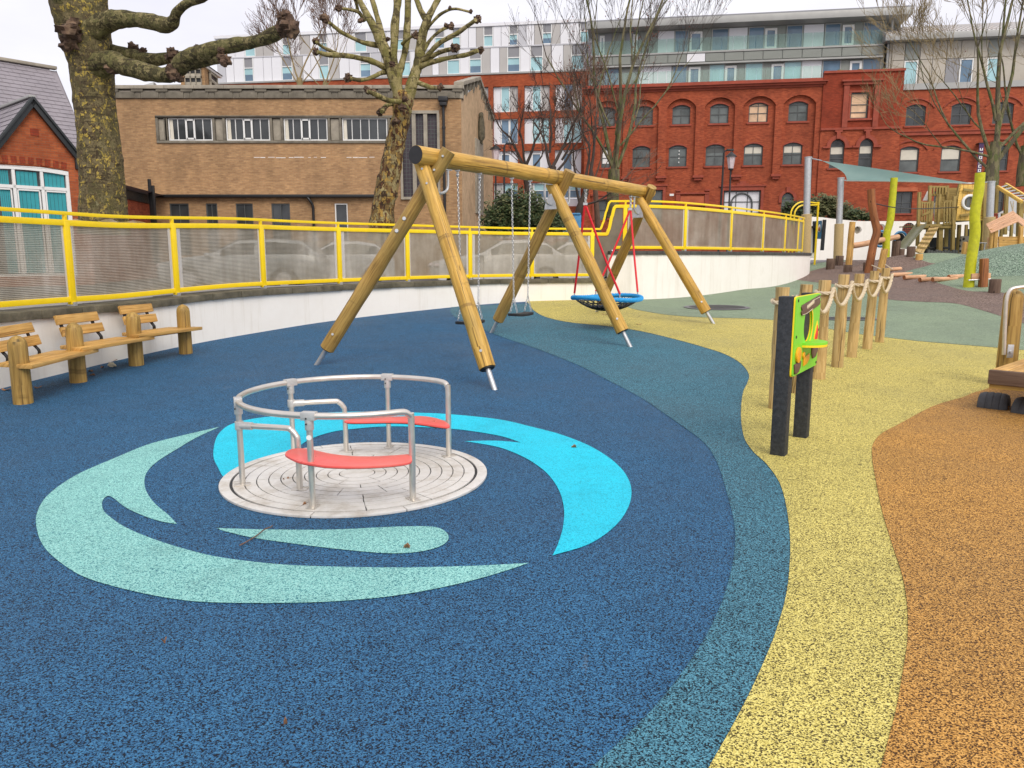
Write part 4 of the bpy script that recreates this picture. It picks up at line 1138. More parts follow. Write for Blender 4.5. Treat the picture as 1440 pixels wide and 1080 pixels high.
# ============================================================ ROPE-LINKED POSTS
RPX = [((1091, 575), 401, .082), ((1120, 553), 397, .08), ((1151, 533), 391, .086), ((1177, 516.5), 383, .082), ((1197, 502.5), 382, .078), ((1219, 491), 378, .076), ((1236.5, 481.5), 374, .075)]
rl = ['round rope post nearest the play board, mostly behind it', 'round rope post second nearest, hidden behind the play board', 'round rope post just right of the play board', 'fourth round rope post from the play board', 'fifth round rope post from the play board', 'sixth round rope post from the play board', 'farthest round rope post of the row']
tops = []
for (fpx, ty, rr), l in zip(RPX, rl):
    g = gp(*fpx); h = at(fpx[0], ty+3, g.y).z-g.z
    th_ = thing('rope_post', l, 'post', tuple(g), group='rope-linked timber posts')
    top = g+Vector((R.uniform(-.015, .015)+.02, R.uniform(-.02, .02), h))
    rr *= .86; tapered(g-Vector((0, 0, .05)), top, rr*1.05, rr*.93, 9, .03, seg=18).build('log', m_post, th_); tops.append((g, top, rr))
def twist(P, r, name, par, mat=m_rope, turns=34):
    mb = MB(); Pc = crom(P, 10); L = [0]
    for i in range(1, len(Pc)): L.append(L[-1]+(Pc[i]-Pc[i-1]).length)
    for s_ in range(3):
        Q = []
        for i, p in enumerate(Pc):
            t = (Pc[min(i+1, len(Pc)-1)]-Pc[max(0, i-1)]).normalized(); n1 = t.orthogonal().normalized() if abs(t.z) > .95 else t.cross(Vector((0, 0, 1))).normalized()
            n2 = t.cross(n1); a = L[i]*turns+s_*2.094; Q.append(p+(n1*cos(a)+n2*sin(a))*r*.5)
        mb.tube(Q, r*.62, 6)
    return mb.build(name, mat, par)
rt = thing('hanging_rope', 'thick pale rope swagged from post to post in a row', 'rope', tuple(tops[0][0]+Vector((0, 0, 1.0))))
for i, (g, t, rr) in enumerate(tops):
    zc = t.z-.14; c = g.lerp(t, .9)
    P = [Vector((c.x+(rr+.018)*cos(a), c.y+(rr+.018)*sin(a), zc+.012*sin(a*1.0))) for a in [2*pi*k/10+.3 for k in range(11)]]
    twist(P, .021, 'rope_wrap', rt)
    if i < len(tops)-1:
        g2, t2, r2 = tops[i+1]; a = Vector((c.x, c.y, zc)); c2 = g2.lerp(t2, .9); b = Vector((c2.x, c2.y, t2.z-.14)); d = (b-a); d.z = 0; L = d.length; d.normalize()
        s_ = Vector((d.y, -d.x, 0)); P = []
        for k in range(9):
            q = k/8; P.append(a.lerp(b, q) + s_*(rr+.03) + Vector((0, 0, -.20*(1-(2*q-1)**2) + (.05 if k in (0, 8) else 0))))
        twist(P, .023, 'rope_swag', rt)

# ============================================================ IN-GROUND TRAMPOLINES
def ellipse_pit(px, py, rx, ry, label):
    c = gp(px, py)
    th_ = thing('ground_trampoline', label, 'trampoline', tuple(c), group='in-ground trampolines')
    mb = MB(); n = 40; V = []
    for r_, dz in ((1.0, .026), (.86, .030), (.84, .005)):
        for i in range(n):
            a = 2*pi*i/n; x, y = c.x+rx*r_*cos(a), c.y+ry*r_*sin(a); V.append((x, y, T(x, y)+dz))
    mb.add(V, [(k*n+i, k*n+(i+1) % n, (k+1)*n+(i+1) % n, (k+1)*n+i) for k in range(2) for i in range(n)])
    mb.build('rubber_surround', m_grey, th_)
    mb = MB(); V = [(c.x, c.y, c.z+.02)]
    for i in range(n):
        a = 2*pi*i/n; x, y = c.x+rx*.845*cos(a), c.y+ry*.845*sin(a); V.append((x, y, T(x, y)+.024))
    mb.add(V, [(0, 1+i, 1+(i+1) % n) for i in range(n)]); mb.build('jump_mat', m_black, th_)
ellipse_pit(1008, 433.5, .72, .50, 'black in-ground trampoline behind the far swing leg')
ellipse_pit(1193, 449.5, .60, .28, 'black in-ground trampoline slot behind the rope posts')

# ============================================================ PLANKED PLATFORM ON TYRES, RIGHT EDGE
pf = thing('wobble_platform', 'low planked platform over half-buried tyres at the right edge', 'play platform', (4.95, 7.6, 0))
A = at(1395, 519, 7.35); dv = (at(1452, 486, 8.35)-A); dv.z = 0; dv.normalize(); sv = Vector((dv.y, -dv.x, 0))
zt = A.z
for i in range(5):
    o_ = A + sv*(.135*i+.004*i)
    MB().bar(Vector((o_.x, o_.y, zt-.025))+sv*.066, Vector((o_.x, o_.y, zt-.025))+sv*.066+dv*2.0, .132, .05).build('plank', m_plank, pf, bevel=.006)
q = A - dv*.035; MB().bar(Vector((q.x, q.y, zt-.07))-sv*.01, Vector((q.x, q.y, zt-.07))+sv*.72, .065, .135).build('end_board', m_stump, pf, bevel=.006)
q = A - dv*.01; MB().bar(Vector((q.x, q.y, zt-.16))-sv*.0, Vector((q.x, q.y, zt-.16))+sv*.71, .07, .04).build('under_bearer', m_logd, pf, bevel=.004)
for k_ in (0, 1): 
    q = A + sv*(.10+.5*k_) + dv*.06; MB().bar(Vector((q.x, q.y, zt-.11)), Vector((q.x, q.y, zt-.11))+dv*1.85, .09, .10).build('bearer', m_logd, pf, bevel=.004)
q = A + sv*.35 + dv*1.0; MB().cyl(Vector((q.x, q.y, -.1)), Vector((q.x, q.y, zt-.16)), .09, seg=14).build('spring_post', m_iron, pf)
def tyre(c, ang, label):
    th_ = thing('buried_tyre', label, 'tyre', tuple(c), group='half-buried tyres under the platform')
    ax = Vector((cos(ang), sin(ang), 0)); pr = []
    prof = [(-.085, .17), (-.095, .20), (-.088, .235), (-.07, .255), (-.045, .262), (-.043, .256), (-.03, .256), (-.028, .264), (-.004, .265), (-.002, .258), (.010, .258), (.012, .265), (.04, .262), (.043, .255), (.05, .26), (.07, .255), (.088, .235), (.095, .20), (.085, .17)]
    per = Vector((-ax.y, ax.x, 0)); V = []; n = 40
    for i in range(n+1):
        a = pi*(i/n)*1.16-.08*pi
        for w, r in prof:
            rr = r*(.66) - (.003 if i % 2 and .25 < r else 0)
            V.append(c + ax*w*1.4 + per*rr*cos(a)*1.05 + Vector((0, 0, rr*sin(a)-.02)))
    m = len(prof); mb = MB(); mb.add(V, [(i*m+j, i*m+j+1, (i+1)*m+j+1, (i+1)*m+j) for i in range(n) for j in range(m-1)])
    mb.build('tread', m_tire, th_, ang=30)
g = gp(1397, 573); tyre(g, radians(-38), 'half-buried black tyre under the corner of the plank platform')
g = gp(1448, 581); tyre(g, radians(-46), 'half-buried black tyre cut off by the right edge')
pg = thing('handrail_post', 'round-topped timber post with curved steel hand bar by the platform', 'post', tuple(A+dv*1.15+sv*-.05))
gq = at(1417, 500, 8.75); gq.z = T(gq.x, gq.y)
P = [gq+Vector((0, 0, z)) for z in (-.1, .3, .7, 1.02, 1.06, 1.09, 1.11)]; MB().tube(P, [.105, .105, .102, .1, .09, .06, .01], 22).build('log', m_logd, pg)
f_ = 8.62
P = [at(1411, 505, f_), at(1414, 440, f_), at(1416, 419, f_), at(1421, 408, f_), at(1431, 404.5, f_), at(1450, 403.5, f_), at(1500, 405, f_)]
P[0].z = zt-.02
MB().tube(crom(P, 5), .021, 12).build('hand_bar', m_stnl, pg)
c = at(1421, 492, 8.60); mb = MB(); mb.box(-.035, .035, -.006, .006, -.09, .06, Matrix.Translation(c)); mb.build('bracket_plate', m_galv, pg, bevel=.005)
bolt(c+Vector((0, -.01, -.02)), (0, -1, 0), pg, .018)
# ============================================================ BUILDINGS
class Pl:
    def __init__(s, px, Y, dirv):
        q = at(px, 300, Y); s.o = Vector((q.x, q.y)); s.a = Vector(dirv).normalized(); s.rz = atan2(s.a.y, s.a.x)
    def uz(s, px, py, dy=0):
        n = Vector((-s.a.y, s.a.x)); d = ray(px, py); o = s.o + n*dy
        t = (o.x*n.x+o.y*n.y)/(d.x*n.x+d.y*n.y); p = Vector((d.x*t, d.y*t)); r = p-o
        return r.x*s.a.x+r.y*s.a.y, H0+d.z*t
    def u(s, px, py=200, dy=0): return s.uz(px, py, dy)[0]
    def z(s, px, py, dy=0): return s.uz(px, py, dy)[1]
    def thing(s, name, label, cat):
        return thing(name, label, cat, (s.o.x, s.o.y, 0), s.rz, world=False)
def fac(mb, x0, x1, z0, z1, ops, rev=.18, y=0):
    xs = sorted({x0, x1, *[o[0] for o in ops], *[o[1] for o in ops]}); zs = sorted({z0, z1, *[o[2] for o in ops], *[o[3] for o in ops]})
    for a, b in zip(xs, xs[1:]):
        for c, d in zip(zs, zs[1:]):
            m, n = (a+b)/2, (c+d)/2
            if any(o[0] < m < o[1] and o[2] < n < o[3] for o in ops): continue
            mb.quad((a, y, c), (b, y, c), (b, y, d), (a, y, d))
    for a, b, c, d in [o[:4] for o in ops]:
        r = y+rev
        mb.quad((a, y, c), (a, y, d), (a, r, d), (a, r, c)); mb.quad((b, y, d), (b, y, c), (b, r, c), (b, r, d))
        mb.quad((a, y, d), (b, y, d), (b, r, d), (a, r, d)); mb.quad((b, y, c), (a, y, c), (a, r, c), (b, r, c))
def arc(x0, x1, zs, rise, n=10):
    w = (x1-x0)/2; 
    if rise >= w*.98: return [((x0+x1)/2 - w*cos(pi*i/n), zs+w*sin(pi*i/n)) for i in range(n+1)]
    r = (w*w+rise*rise)/(2*rise); a = math.asin(w/r)
    return [((x0+x1)/2 + r*sin(-a+2*a*i/n), zs+rise-r+r*cos(-a+2*a*i/n)) for i in range(n+1)]
def spandrel(mb, x0, x1, z1, rise, y=0, rev=.18):
    A = arc(x0, x1, z1-rise, rise); m = (x0+x1)/2
    for (a, za), (b, zb) in zip(A, A[1:]):
        mb.quad((a, y, za), (b, y, zb), (b, y, z1+.001), (a, y, z1+.001)); mb.quad((b, y, zb), (a, y, za), (a, y+rev, za), (b, y+rev, zb))
def win(par, x0, x1, z0, z1, y, fm, gm, cols=1, rows=1, rise=0, fw=.06, blind=None, bl=.4, open_=None, bars=None, name='window', glass_each=None):
    """frame with bars as the part, every pane a sub-part"""
    mb = MB(); zt = z1-rise
    mb.box(x0, x0+fw, y-.05, y+.03, z0, zt); mb.box(x1-fw, x1, y-.05, y+.03, z0, zt); mb.box(x0+fw, x1-fw, y-.05, y+.03, z0, z0+fw)
    if rise:
        A = arc(x0, x1, zt, rise); B = arc(x0+fw, x1-fw, zt, max(.02, rise-fw))
        for i in range(len(A)-1):
            q = [(A[i][0], y-.05, A[i][1]), (A[i+1][0], y-.05, A[i+1][1]), (B[i+1][0], y-.05, B[i+1][1]), (B[i][0], y-.05, B[i][1])]
            mb.poly(q[::-1])
            mb.quad((B[i][0], y-.05, B[i][1]), (B[i+1][0], y-.05, B[i+1][1]), (B[i+1][0], y+.03, B[i+1][1]), (B[i][0], y+.03, B[i][1]))
    else: mb.box(x0+fw, x1-fw, y-.05, y+.03, z1-fw, z1)
    ix0, ix1, iz0, iz1 = x0+fw, x1-fw, z0+fw, (z1-fw if not rise else zt)
    bw = fw*.6
    xs = [ix0+(ix1-ix0)*i/cols for i in range(cols+1)]; zs = [iz0+(iz1-iz0)*i/rows for i in range(rows+1)] if not bars else [iz0]+[iz0+(iz1-iz0)*q for q in bars]+[iz1]
    for x in xs[1:-1]: mb.box(x-bw/2, x+bw/2, y-.045, y+.02, iz0, iz1 + (rise*.8 if rise else 0))
    for z in zs[1:-1]: mb.box(ix0, ix1, y-.048, y+.022, z-bw/2, z+bw/2)
    if rise: mb.box(ix0, ix1, y-.049, y+.022, iz1-bw/2, iz1+bw/2)
    w = mb.build(name, fm, par, smooth=False)
    for i in range(len(xs)-1):
        for j in range(len(zs)-1):
            m = MB(); a, b, c, d = xs[i]-(.012 if i == 0 else -.002), xs[i+1]+(.012 if i == len(xs)-2 else -.002), zs[j]-(.012 if j == 0 else -.002), zs[j+1]+(.012 if j == len(zs)-2 else -.002)
            tl = R.uniform(-.008, .008)
            m.quad((a, y+tl, c), (b, y-tl, c), (b, y-tl, d), (a, y+tl, d))
            g = gm[(i+j) % len(gm)] if isinstance(gm, list) else gm
            m.build('pane', g, w, smooth=False)
    if rise:
        B = arc(x0+fw, x1-fw, zt, max(.02, rise-fw)); m = MB(); m.poly([(x, y, z) for x, z in [(B[0][0], iz1), *B, (B[-1][0], iz1)]][::-1]); m.build('fanlight_pane', gm[0] if isinstance(gm, list) else gm, w, smooth=False)
    if blind:
        m = MB(); m.quad((ix0+.02, y-.012, iz1-(iz1-iz0)*bl), (ix1-.02, y-.012, iz1-(iz1-iz0)*bl), (ix1-.02, y-.012, iz1-.01), (ix0+.02, y-.012, iz1-.01)); m.build('blind', blind, w, smooth=False)
    return w

# ---------------- tan brick hall
pt = Pl(160, 38, (1, 0)); hall = pt.thing('tan_brick_hall', 'flat-roofed tan brick hall with a strip of windows and stepped concrete parapet', 'building')
xl, xr = pt.u(158, 200), pt.u(649, 200); zp = pt.z(400, 139); zt_ = pt.z(400, 120.5); zg = .5
WX = [(238, 299.5), (319, 380), (400, 461), (482, 545)]
wz0, wz1 = pt.z(400, 197.5), pt.z(400, 166); sx0, sx1 = pt.u(221), pt.u(559); sz0, sz1 = pt.z(400, 201.5), pt.z(400, 162.5)
tx0, tx1, tz0, tz1 = pt.u(566), pt.u(615), pt.z(600, 277), pt.z(600, 160)
mb = MB(); fac(mb, xl, xr, zg, zp, [(sx0, sx1, sz0, sz1), (tx0, tx1, tz0, tz1)], .2)
mb.quad((xl, 14, zg), (xl, 0, zg), (xl, 0, zp), (xl, 14, zp)); mb.build('brick_wall', m_tanb, hall, smooth=False)
# recessed concrete strip with panels and windows
mb = MB(); fw = .11
mb.box(sx0, sx1, -.06, .16, sz0, sz0+.12); mb.box(sx0, sx1, -.06, .16, sz1-.12, sz1)
vx = [sx0, pt.u(234.5)]
for a, b in WX: vx += [pt.u(a-2.5), pt.u(b+2.5)]
vx += [sx1-.12]
mb.box(sx0, sx0+.12, -.06, .16, sz0+.12, sz1-.12)
for x in vx[1:]: mb.box(x-.055, x+.055, -.05, .16, sz0+.12, sz1-.12)
mb.build('window_band_frame', m_conc, hall, bevel=.01)
for k, (a, b) in enumerate([(224, 232)] + [(WX[i][1]+4.5, WX[i+1][0]-4.5) for i in range(3)] + [(549, 555)]):
    m = MB(); m.box(pt.u(a), pt.u(b), .03, .16, sz0+.14, sz1-.14); m.build('concrete_panel', m_conl, hall, bevel=.04)
for k, (a, b) in enumerate(WX):
    x0, x1 = pt.u(a), pt.u(b); w = win(hall, x0, x1, wz0, wz1, .08, m_upvc, m_dkgl, 5, 1, fw=.05)
    if k < 3:
        xa, xb = x0+.05+(x1-x0-.1)*.4, x0+.05+(x1-x0-.1)*.6; m = MB()
        for q in ((xa-.03, xa+.05, wz0+.05, wz1-.05), (xb-.05, xb+.03, wz0+.05, wz1-.05), (xa, xb, wz0+.05, wz0+.12), (xa, xb, wz1-.12, wz1-.05)): m.box(q[0], q[1], -.0, .035, q[2], q[3])
        m.build('opening_casement', m_upvc, w, smooth=False)
    m = MB(); m.quad((x0+.06, .07, wz0+.06), (x0+.22, .07, wz0+.06), (x0+.2, .07, wz1-.06), (x0+.06, .07, wz1-.06)); m.build('curtain_edge', m_blind, w, smooth=False)
# tall leaded windows
mb = MB(); mb.box(tx0-.1, tx1+.1, -.08, .16, tz1, tz1+.14); mb.box(tx0-.12, tx0, -.08, .16, tz0, tz1); mb.box(tx1, tx1+.12, -.08, .16, tz0, tz1); mb.box(tx0-.12, tx1+.12, -.1, .16, tz0-.12, tz0)
w3 = (tx1-tx0)/3
for i in (1, 2): mb.box(tx0+w3*i-.09, tx0+w3*i+.09, -.05, .16, tz0, tz1)
tw = mb.build('tall_window', m_conl, hall, smooth=False)
for i in range(3):
    x0, x1 = tx0+w3*i+(.09 if i else 0), tx0+w3*(i+1)-(.09 if i < 2 else 0); m = MB(); m.quad((x0, .12, tz0), (x1, .12, tz0), (x1, .12, tz1), (x0, .12, tz1)); p_ = m.build('leaded_pane', m_lead, tw, smooth=False)
    m = MB(); nz_ = 22
    for j in range(nz_):
        z = tz0+(tz1-tz0)*j/nz_; m.box(x0, x1, .105, .118, z-.012, z+.012)
    for j in (1, 2): m.box(x0+(x1-x0)*j/3-.012, x0+(x1-x0)*j/3+.012, .102, .116, tz0, tz1)
    m.build('lead_cames', m_grfr, tw, smooth=False)
# stepped concrete parapet of single blocks
mb = MB(); mb.box(xl-.1, xr+.1, -.04, .5, zp+.02, zt_-.22); mb.build('parapet_backing', m_conl, hall, smooth=False)
px = 158; k = 0; step = 17.15
x = xl-.05; bw = pt.u(200)-pt.u(182.85)
while x < xr:
    x2 = min(x+bw, xr+.1)
    if k % 2 == 0: m = MB(); m.box(x+.015, x2-.015, -.13, -.04, zp+.30, zt_-.16); m.build('parapet_block', m_conc, hall, bevel=.015)
    else: m = MB(); m.box(x+.01-.14, x2-.01+.14, -.10, -.04, zp+.02, zt_-.30); m.build('parapet_block', m_conc, hall, bevel=.012)
    if k % 2 == 0: m = MB(); m.box(x+.16, x2-.16, -.075, -.04, zp+.02, zp+.29); m.build('parapet_block', m_conc, hall, bevel=.01)
    x = x2; k += 1
x = xl-.1
while x < xr+.1:
    x2 = min(x+1.4, xr+.14); m = MB(); m.box(x+.005, x2-.005, -.17, .55, zt_-.16, zt_); m.build('parapet_cap', m_conl, hall, bevel=.015); x = x2
MB().box(xl, xr, .5, 14, zp+.2, zp+.3).build('flat_roof', m_conc, hall, smooth=False)
# gable end wall, set at an angle, with sloping stepped coping
ge = at(693, 200, 47.0); d2 = Vector((ge.x, ge.y)) - (pt.o + Vector((xr, 0)))
gx, gy = d2.x, d2.y
def gpt(t, z, off=0):
    n = Vector((gy, -gx)).normalized(); return (xr+gx*t+n.x*off, gy*t+n.y*off, z)
def gz(px, py, t): return at(px, py, 38+gy*t).z
tm = .50; zA, zB, zC = pt.z(649, 118), None, None
def t_of(px):
    lo, hi = 0, 1
    for _ in range(30):
        m = (lo+hi)/2; p = pt.o.x+xr+gx*m; 
        if proj((p, 38+gy*m, 8))[0] < px: lo = m
        else: hi = m
    return lo
tm = t_of(673.5); zB = gz(673.5, 112, tm); zC = gz(692.5, 168, 1)
mb = MB()
mb.poly([gpt(0, zg), gpt(1, zg), gpt(1, zC-.3), gpt(tm, zB-.25), gpt(0, zp+.05)]); mb.poly([gpt(1, zg), (xr+gx-3, gy+3, zg), (xr+gx-3, gy+3, zC), gpt(1, zC)])
mb.build('gable_wall', m_tanr, hall, smooth=False)
for a, b, za, zb in ((0, tm, zA+.05, zB+.1), (tm, 1, zB+.1, zC)):
    n = 5 if a == 0 else 8
    for i in range(n):
        t0, t1 = a+(b-a)*i/n, a+(b-a)*(i+1)/n; z0, z1 = za+(zb-za)*i/n, za+(zb-za)*(i+1)/n; V = []
        for t, z in ((t0+.004, z0), (t1-.004, z1)):
            for off, dz in ((.12, -.12), (.12, .06), (-.35, .06), (-.35, -.12)): V.append(gpt(t, z+dz, off))
        m = MB(); m.add(V, [(0, 1, 5, 4), (1, 2, 6, 5), (2, 3, 7, 6), (3, 0, 4, 7), (3, 2, 1, 0), (4, 5, 6, 7)]); m.build('gable_coping_stone', m_conl, hall, bevel=.01)
        V = []
        for t, z in ((t0+.02, z0), (t1-.05, z1)):
            for off, dz in ((.07, -.62 if i % 2 else -.42), (.07, -.125), (-.1, -.125), (-.1, -.62 if i % 2 else -.42)): V.append(gpt(t, z+dz, off))
        m = MB(); m.add(V, [(0, 1, 5, 4), (1, 2, 6, 5), (2, 3, 7, 6), (3, 0, 4, 7), (3, 2, 1, 0), (4, 5, 6, 7)]); m.build('gable_step_block', m_conc, hall, bevel=.01)
# weathered slot and figure on the gable
ta, tb = t_of(667.5), t_of(677.5); m = MB(); zf0, zf1 = gz(671, 300, ta), gz(671, 154, ta)
V = []
for t in (ta, tb):
    for off in (-.02, .09): 
        for z in (zf0, zf1-1.4): V.append(gpt(t, z, off))
m.add(V, [(0, 1, 3, 2), (4, 6, 7, 5), (1, 5, 7, 3), (0, 2, 6, 4), (2, 3, 7, 6)]); m.build('carved_stone_pilaster', m_conl, hall, bevel=.02)
c_ = gpt((ta+tb)/2, zf1-.75, .16); m = MB(); m.blob(c_, .20, .16, .75, 10, 10, .5, 3, 4); m.blob((c_[0], c_[1]-.05, c_[2]+.62), .13, .13, .17, 8, 6, .3, 3, 1); m.build('weathered_carving', m_cope, hall)
rr_ = random.Random(12); x = pt.u(356)      # run of white mortar efflorescence
while x < pt.u(521):
    w = rr_.uniform(.08, .5); z = pt.z(430, 221.3)+rr_.uniform(-.012, .012)
    if not pt.u(455) < x < pt.u(478): m = MB(); m.box(x, x+w, -.006, .0, z-rr_.uniform(.008, .022), z+rr_.uniform(.006, .02)); m.build('white_mortar_smear', m_upvc, hall, smooth=False)
    x += w+rr_.uniform(.02, .22)
# rainwater head and downpipe
x = pt.u(624.5); m = MB(); m.box(x-.22, x+.22, -.38, -.02, pt.z(624, 144), pt.z(624, 137)); m.box(x-.17, x+.17, -.32, -.02, pt.z(624, 150), pt.z(624, 144)); h_ = m.build('rainwater_head', m_iron, hall, bevel=.03)
m = MB(); m.cyl((x, -.12, .5), (x, -.12, pt.z(624, 148)), .065, seg=10)
for py in (180, 230, 270): z = pt.z(624, py); m.cyl((x, -.12, z-.05), (x, -.12, z+.05), .09, seg=10)
m.build('downpipe', m_iron, hall)
# lean-to along the foot of the hall
ez = pt.z(400, 280); lx0, lx1 = pt.u(205, 290, -2.2), pt.u(527, 290, -2.2); lz = [(239, 266), (290, 306), (332, 356), (382, 408), (471, 489)]
mb = MB(); ops = []
for a, b in lz:
    ops.append((pt.u(a, 300, -2.2), pt.u(b, 300, -2.2), 1.6, pt.z(300, 286, -2.2)))
L = thing('lean_to', 'low tan brick lean-to with black gutter along the foot of the hall', 'outbuilding', (pt.o.x, pt.o.y-2.2, 0), 0, world=False)
fac(mb, lx0, lx1, .5, ez-.02, ops, .12); mb.quad((lx1, 0, .5), (lx1, 2.2, .5), (lx1, 2.2, ez+.3), (lx1, 0, ez)); mb.build('brick_wall', m_tanb, L, smooth=False)
m = MB(); m.box(lx0-.2, lx1+.2, -.25, 0, ez-.10, ez+.03); m.build('gutter', m_iron, L, bevel=.03)
m = MB(); m.poly([(lx0-.2, -.2, ez+.03), (lx1+.2, -.2, ez+.03), (lx1+.2, 2.19, ez+.10), (lx0-.2, 2.19, ez+.10)]); m.build('roof', m_slate, L, smooth=False)
for i, (o_, cols) in enumerate(zip(ops, (2, 2, 2, 2, 1))): win(L, o_[0], o_[1], o_[2], o_[3], .08, m_grfr if i < 4 else m_upvc, m_dkgl, cols, 2, fw=.05, bars=[.5])
x = pt.u(441, 290, -2.2); m = MB(); m.tube(crom([(x-.25, -.18, ez-.05), (x-.1, -.18, ez-.25), (x, -.12, ez-.5), (x, -.1, ez-1.0), (x, -.1, .5)], 4), .06, 8); m.build('downpipe', m_iron, L)
for px_ in (249,): pass
# square ventilation turret on the hall roof
Y2 = 44
tu = thing('roof_turret', 'small square brick ventilation turret with grille openings on the hall roof', 'turret', tuple(at(285, 122, Y2)))
def wb(mb, x0, y0, x1, y1, Y, dep, dx=0):
    a, b = at(x0, y1, Y), at(x1, y0, Y); mb.box(a.x, b.x, Y, Y+dep, a.z, b.z); return mb
A = at(255, 126, Y2); B = at(289, 126, Y2); Cq = at(306, 126, Y2+2.6); zt2 = at(270, 94, Y2).z
mb = MB(); z0 = A.z-1
P = [(A.x, Y2), (B.x, Y2), (Cq.x, Y2+2.6), (Cq.x-(B.x-A.x), Y2+2.6)]; mb.prism(P, z0, zt2); mb.build('brick_body', m_tanb, tu, smooth=False)
P2 = [(A.x-.15, Y2-.15), (B.x+.1, Y2-.15), (Cq.x+.25, Y2+2.7), (Cq.x-(B.x-A.x)-.1, Y2+2.7)]; MB().prism(P2, zt2, zt2+.13).build('cornice', m_white, tu, smooth=False)
mb = MB(); cx_ = sum(p[0] for p in P2)/4; cy_ = sum(p[1] for p in P2)/4; P3 = [(x*1.0+(x-cx_)*.08, y+(y-cy_)*.08) for x, y in P2]
for i in range(4):
    j = (i+1) % 4; mb.poly([(P3[i][0], P3[i][1], zt2+.13), (P3[j][0], P3[j][1], zt2+.13), (cx_, cy_, zt2+.62)])
mb.build('pyramid_roof', m_slate, tu, smooth=False)
def grille(p0, p1, nx, rows, zz, par):
    p0, p1 = Vector(p0), Vector(p1); d = p1-p0; n = Vector((d.y, -d.x, 0)).normalized()*.06; m = MB(); H_ = zz[1]-zz[0]
    up = Vector((0, 0, 1))
    def bx(a, b, c, e):
        q = [p0+d*a+up*c, p0+d*b+up*c, p0+d*b+up*e, p0+d*a+up*e]; m.quad(*[v+n for v in q])
        for i in range(4): m.quad(q[i]+n, q[i]-n, q[(i+1) % 4]-n, q[(i+1) % 4]+n)
    for i in range(nx+1): bx(i/nx-.02 if i else 0, min(1, i/nx+.035), 0, H_)
    for i in range(rows+1): bx(0, 1, H_*i/rows-.05 if i else 0, H_*i/rows+.05)
    for i in range(nx):
        for j in range(rows):
            a, b, c, e = i/nx+.04, (i+1)/nx-.03, H_*j/rows+.05, H_*(j+.55)/rows
            m.quad(p0+d*a+up*c+n, p0+d*b+up*c+n, p0+d*b+up*e-n*.6, p0+d*a+up*e-n*.6)
    g = m.build('grille', m_conl, par, smooth=False)
    m = MB(); m.quad(p0-n*.2, p1-n*.2, p1-n*.2+up*H_, p0-n*.2+up*H_); m.build('dark_opening', m_black, g, smooth=False)
za, zb = at(270, 121, Y2).z, at(270, 97, Y2).z
a_, b_ = at(261, 110, Y2), at(284, 110, Y2); grille((a_.x, Y2-.08, za), (b_.x, Y2-.08, za), 3, 2, (za, zb), tu)
dl = Vector((Cq.x-B.x, 2.6, 0)); s0 = Vector((B.x, Y2, za))+dl*.3+Vector((.1, -.03, 0)); grille(s0, s0+dl*.55, 1, 2, (za, zb), tu)
# small skylight gable on the roof, left
sk = thing('roof_light', 'low pale roof light on the left of the hall roof', 'roof light', tuple(at(212, 123, 41))); m = MB()
a, b, c, d_ = at(186, 124, 41), at(216, 115.5, 41.5), at(225, 123, 43), at(200, 124.5, 44)
m.poly([a, at(216, 124, 41.2), b]); m.poly([a, b, at(219, 117, 45), d_]); m.poly([at(216, 124, 41.2), c, b]); m.build('pitched_glazing', m_zinc, sk, smooth=False)

# ---------------- left brick house
ph = Pl(100, 26, (.652, .758)); house = ph.thing('brick_house', 'orange brick house with slate roof and black bargeboards behind the big plane tree', 'house')
pk = ph.uz(45, 150); rg = ph.uz(112, 232); uw0, uw1 = ph.u(-35, 250), ph.u(98, 260); zs0, zs1 = ph.z(97, 330), ph.z(97, 241.5)
zw1 = ph.z(30, 231.5)
half = rg[0]-pk[0]; slope = (pk[1]-rg[1])/half
ul, ur = pk[0]-half*1.35, pk[0]+half*1.12
eave = pk[1]-slope*half*1.12
mb = MB()
if zw1 < eave: fac(mb, ul, ur, .5, eave, [(uw0, uw1, .9, zw1)], .12)
else:
    fac(mb, ul, ur, .5, eave, [(uw0, uw1, .9, eave)], .12)
mb.poly([(ul, 0, eave), (uw0, 0, eave), (uw0, 0, zw1), (uw1, 0, zw1), (uw1, 0, eave), (ur, 0, eave), (pk[0], 0, pk[1]+.02)] if zw1 > eave else [(ul, 0, eave), (ur, 0, eave), (pk[0], 0, pk[1])])
mb.quad((ur, 0, .5), (ur, 7, .5), (ur, 7, eave), (ur, 0, eave))
spandrel(mb, uw0, uw1, zw1, zw1-zs1-.02, 0, .12)
mb.build('brick_wall', m_orbk, house, smooth=False)
A = arc(uw0-.02, uw1+.02, zs1+.04, zw1-zs1-.02, 34); 
for i in range(len(A)-1):        # soldier course of single bricks over the window
    (a, za), (b, zb) = A[i], A[i+1]; mid = ((a+b)/2, (za+zb)/2); d_ = Vector((b-a, 0, zb-za)).normalized(); n_ = Vector((-d_.z, 0, d_.x))
    p0 = Vector((a, 0, za))+d_*.008; p1 = Vector((b, 0, zb))-d_*.008; m = MB(); h = .23
    V = [p0+Vector((0, y, 0))+n_*q for q in (.01, h) for y in (-.012, .02)] + [p1+Vector((0, y, 0))+n_*q for q in (.01, h) for y in (-.012, .02)]
    m.add(V, [(0, 2, 6, 4), (0, 1, 3, 2), (4, 6, 7, 5), (2, 3, 7, 6), (0, 4, 5, 1)]); m.build('arch_brick', m_drkbk if i % 3 else m_orbk, house, smooth=False)
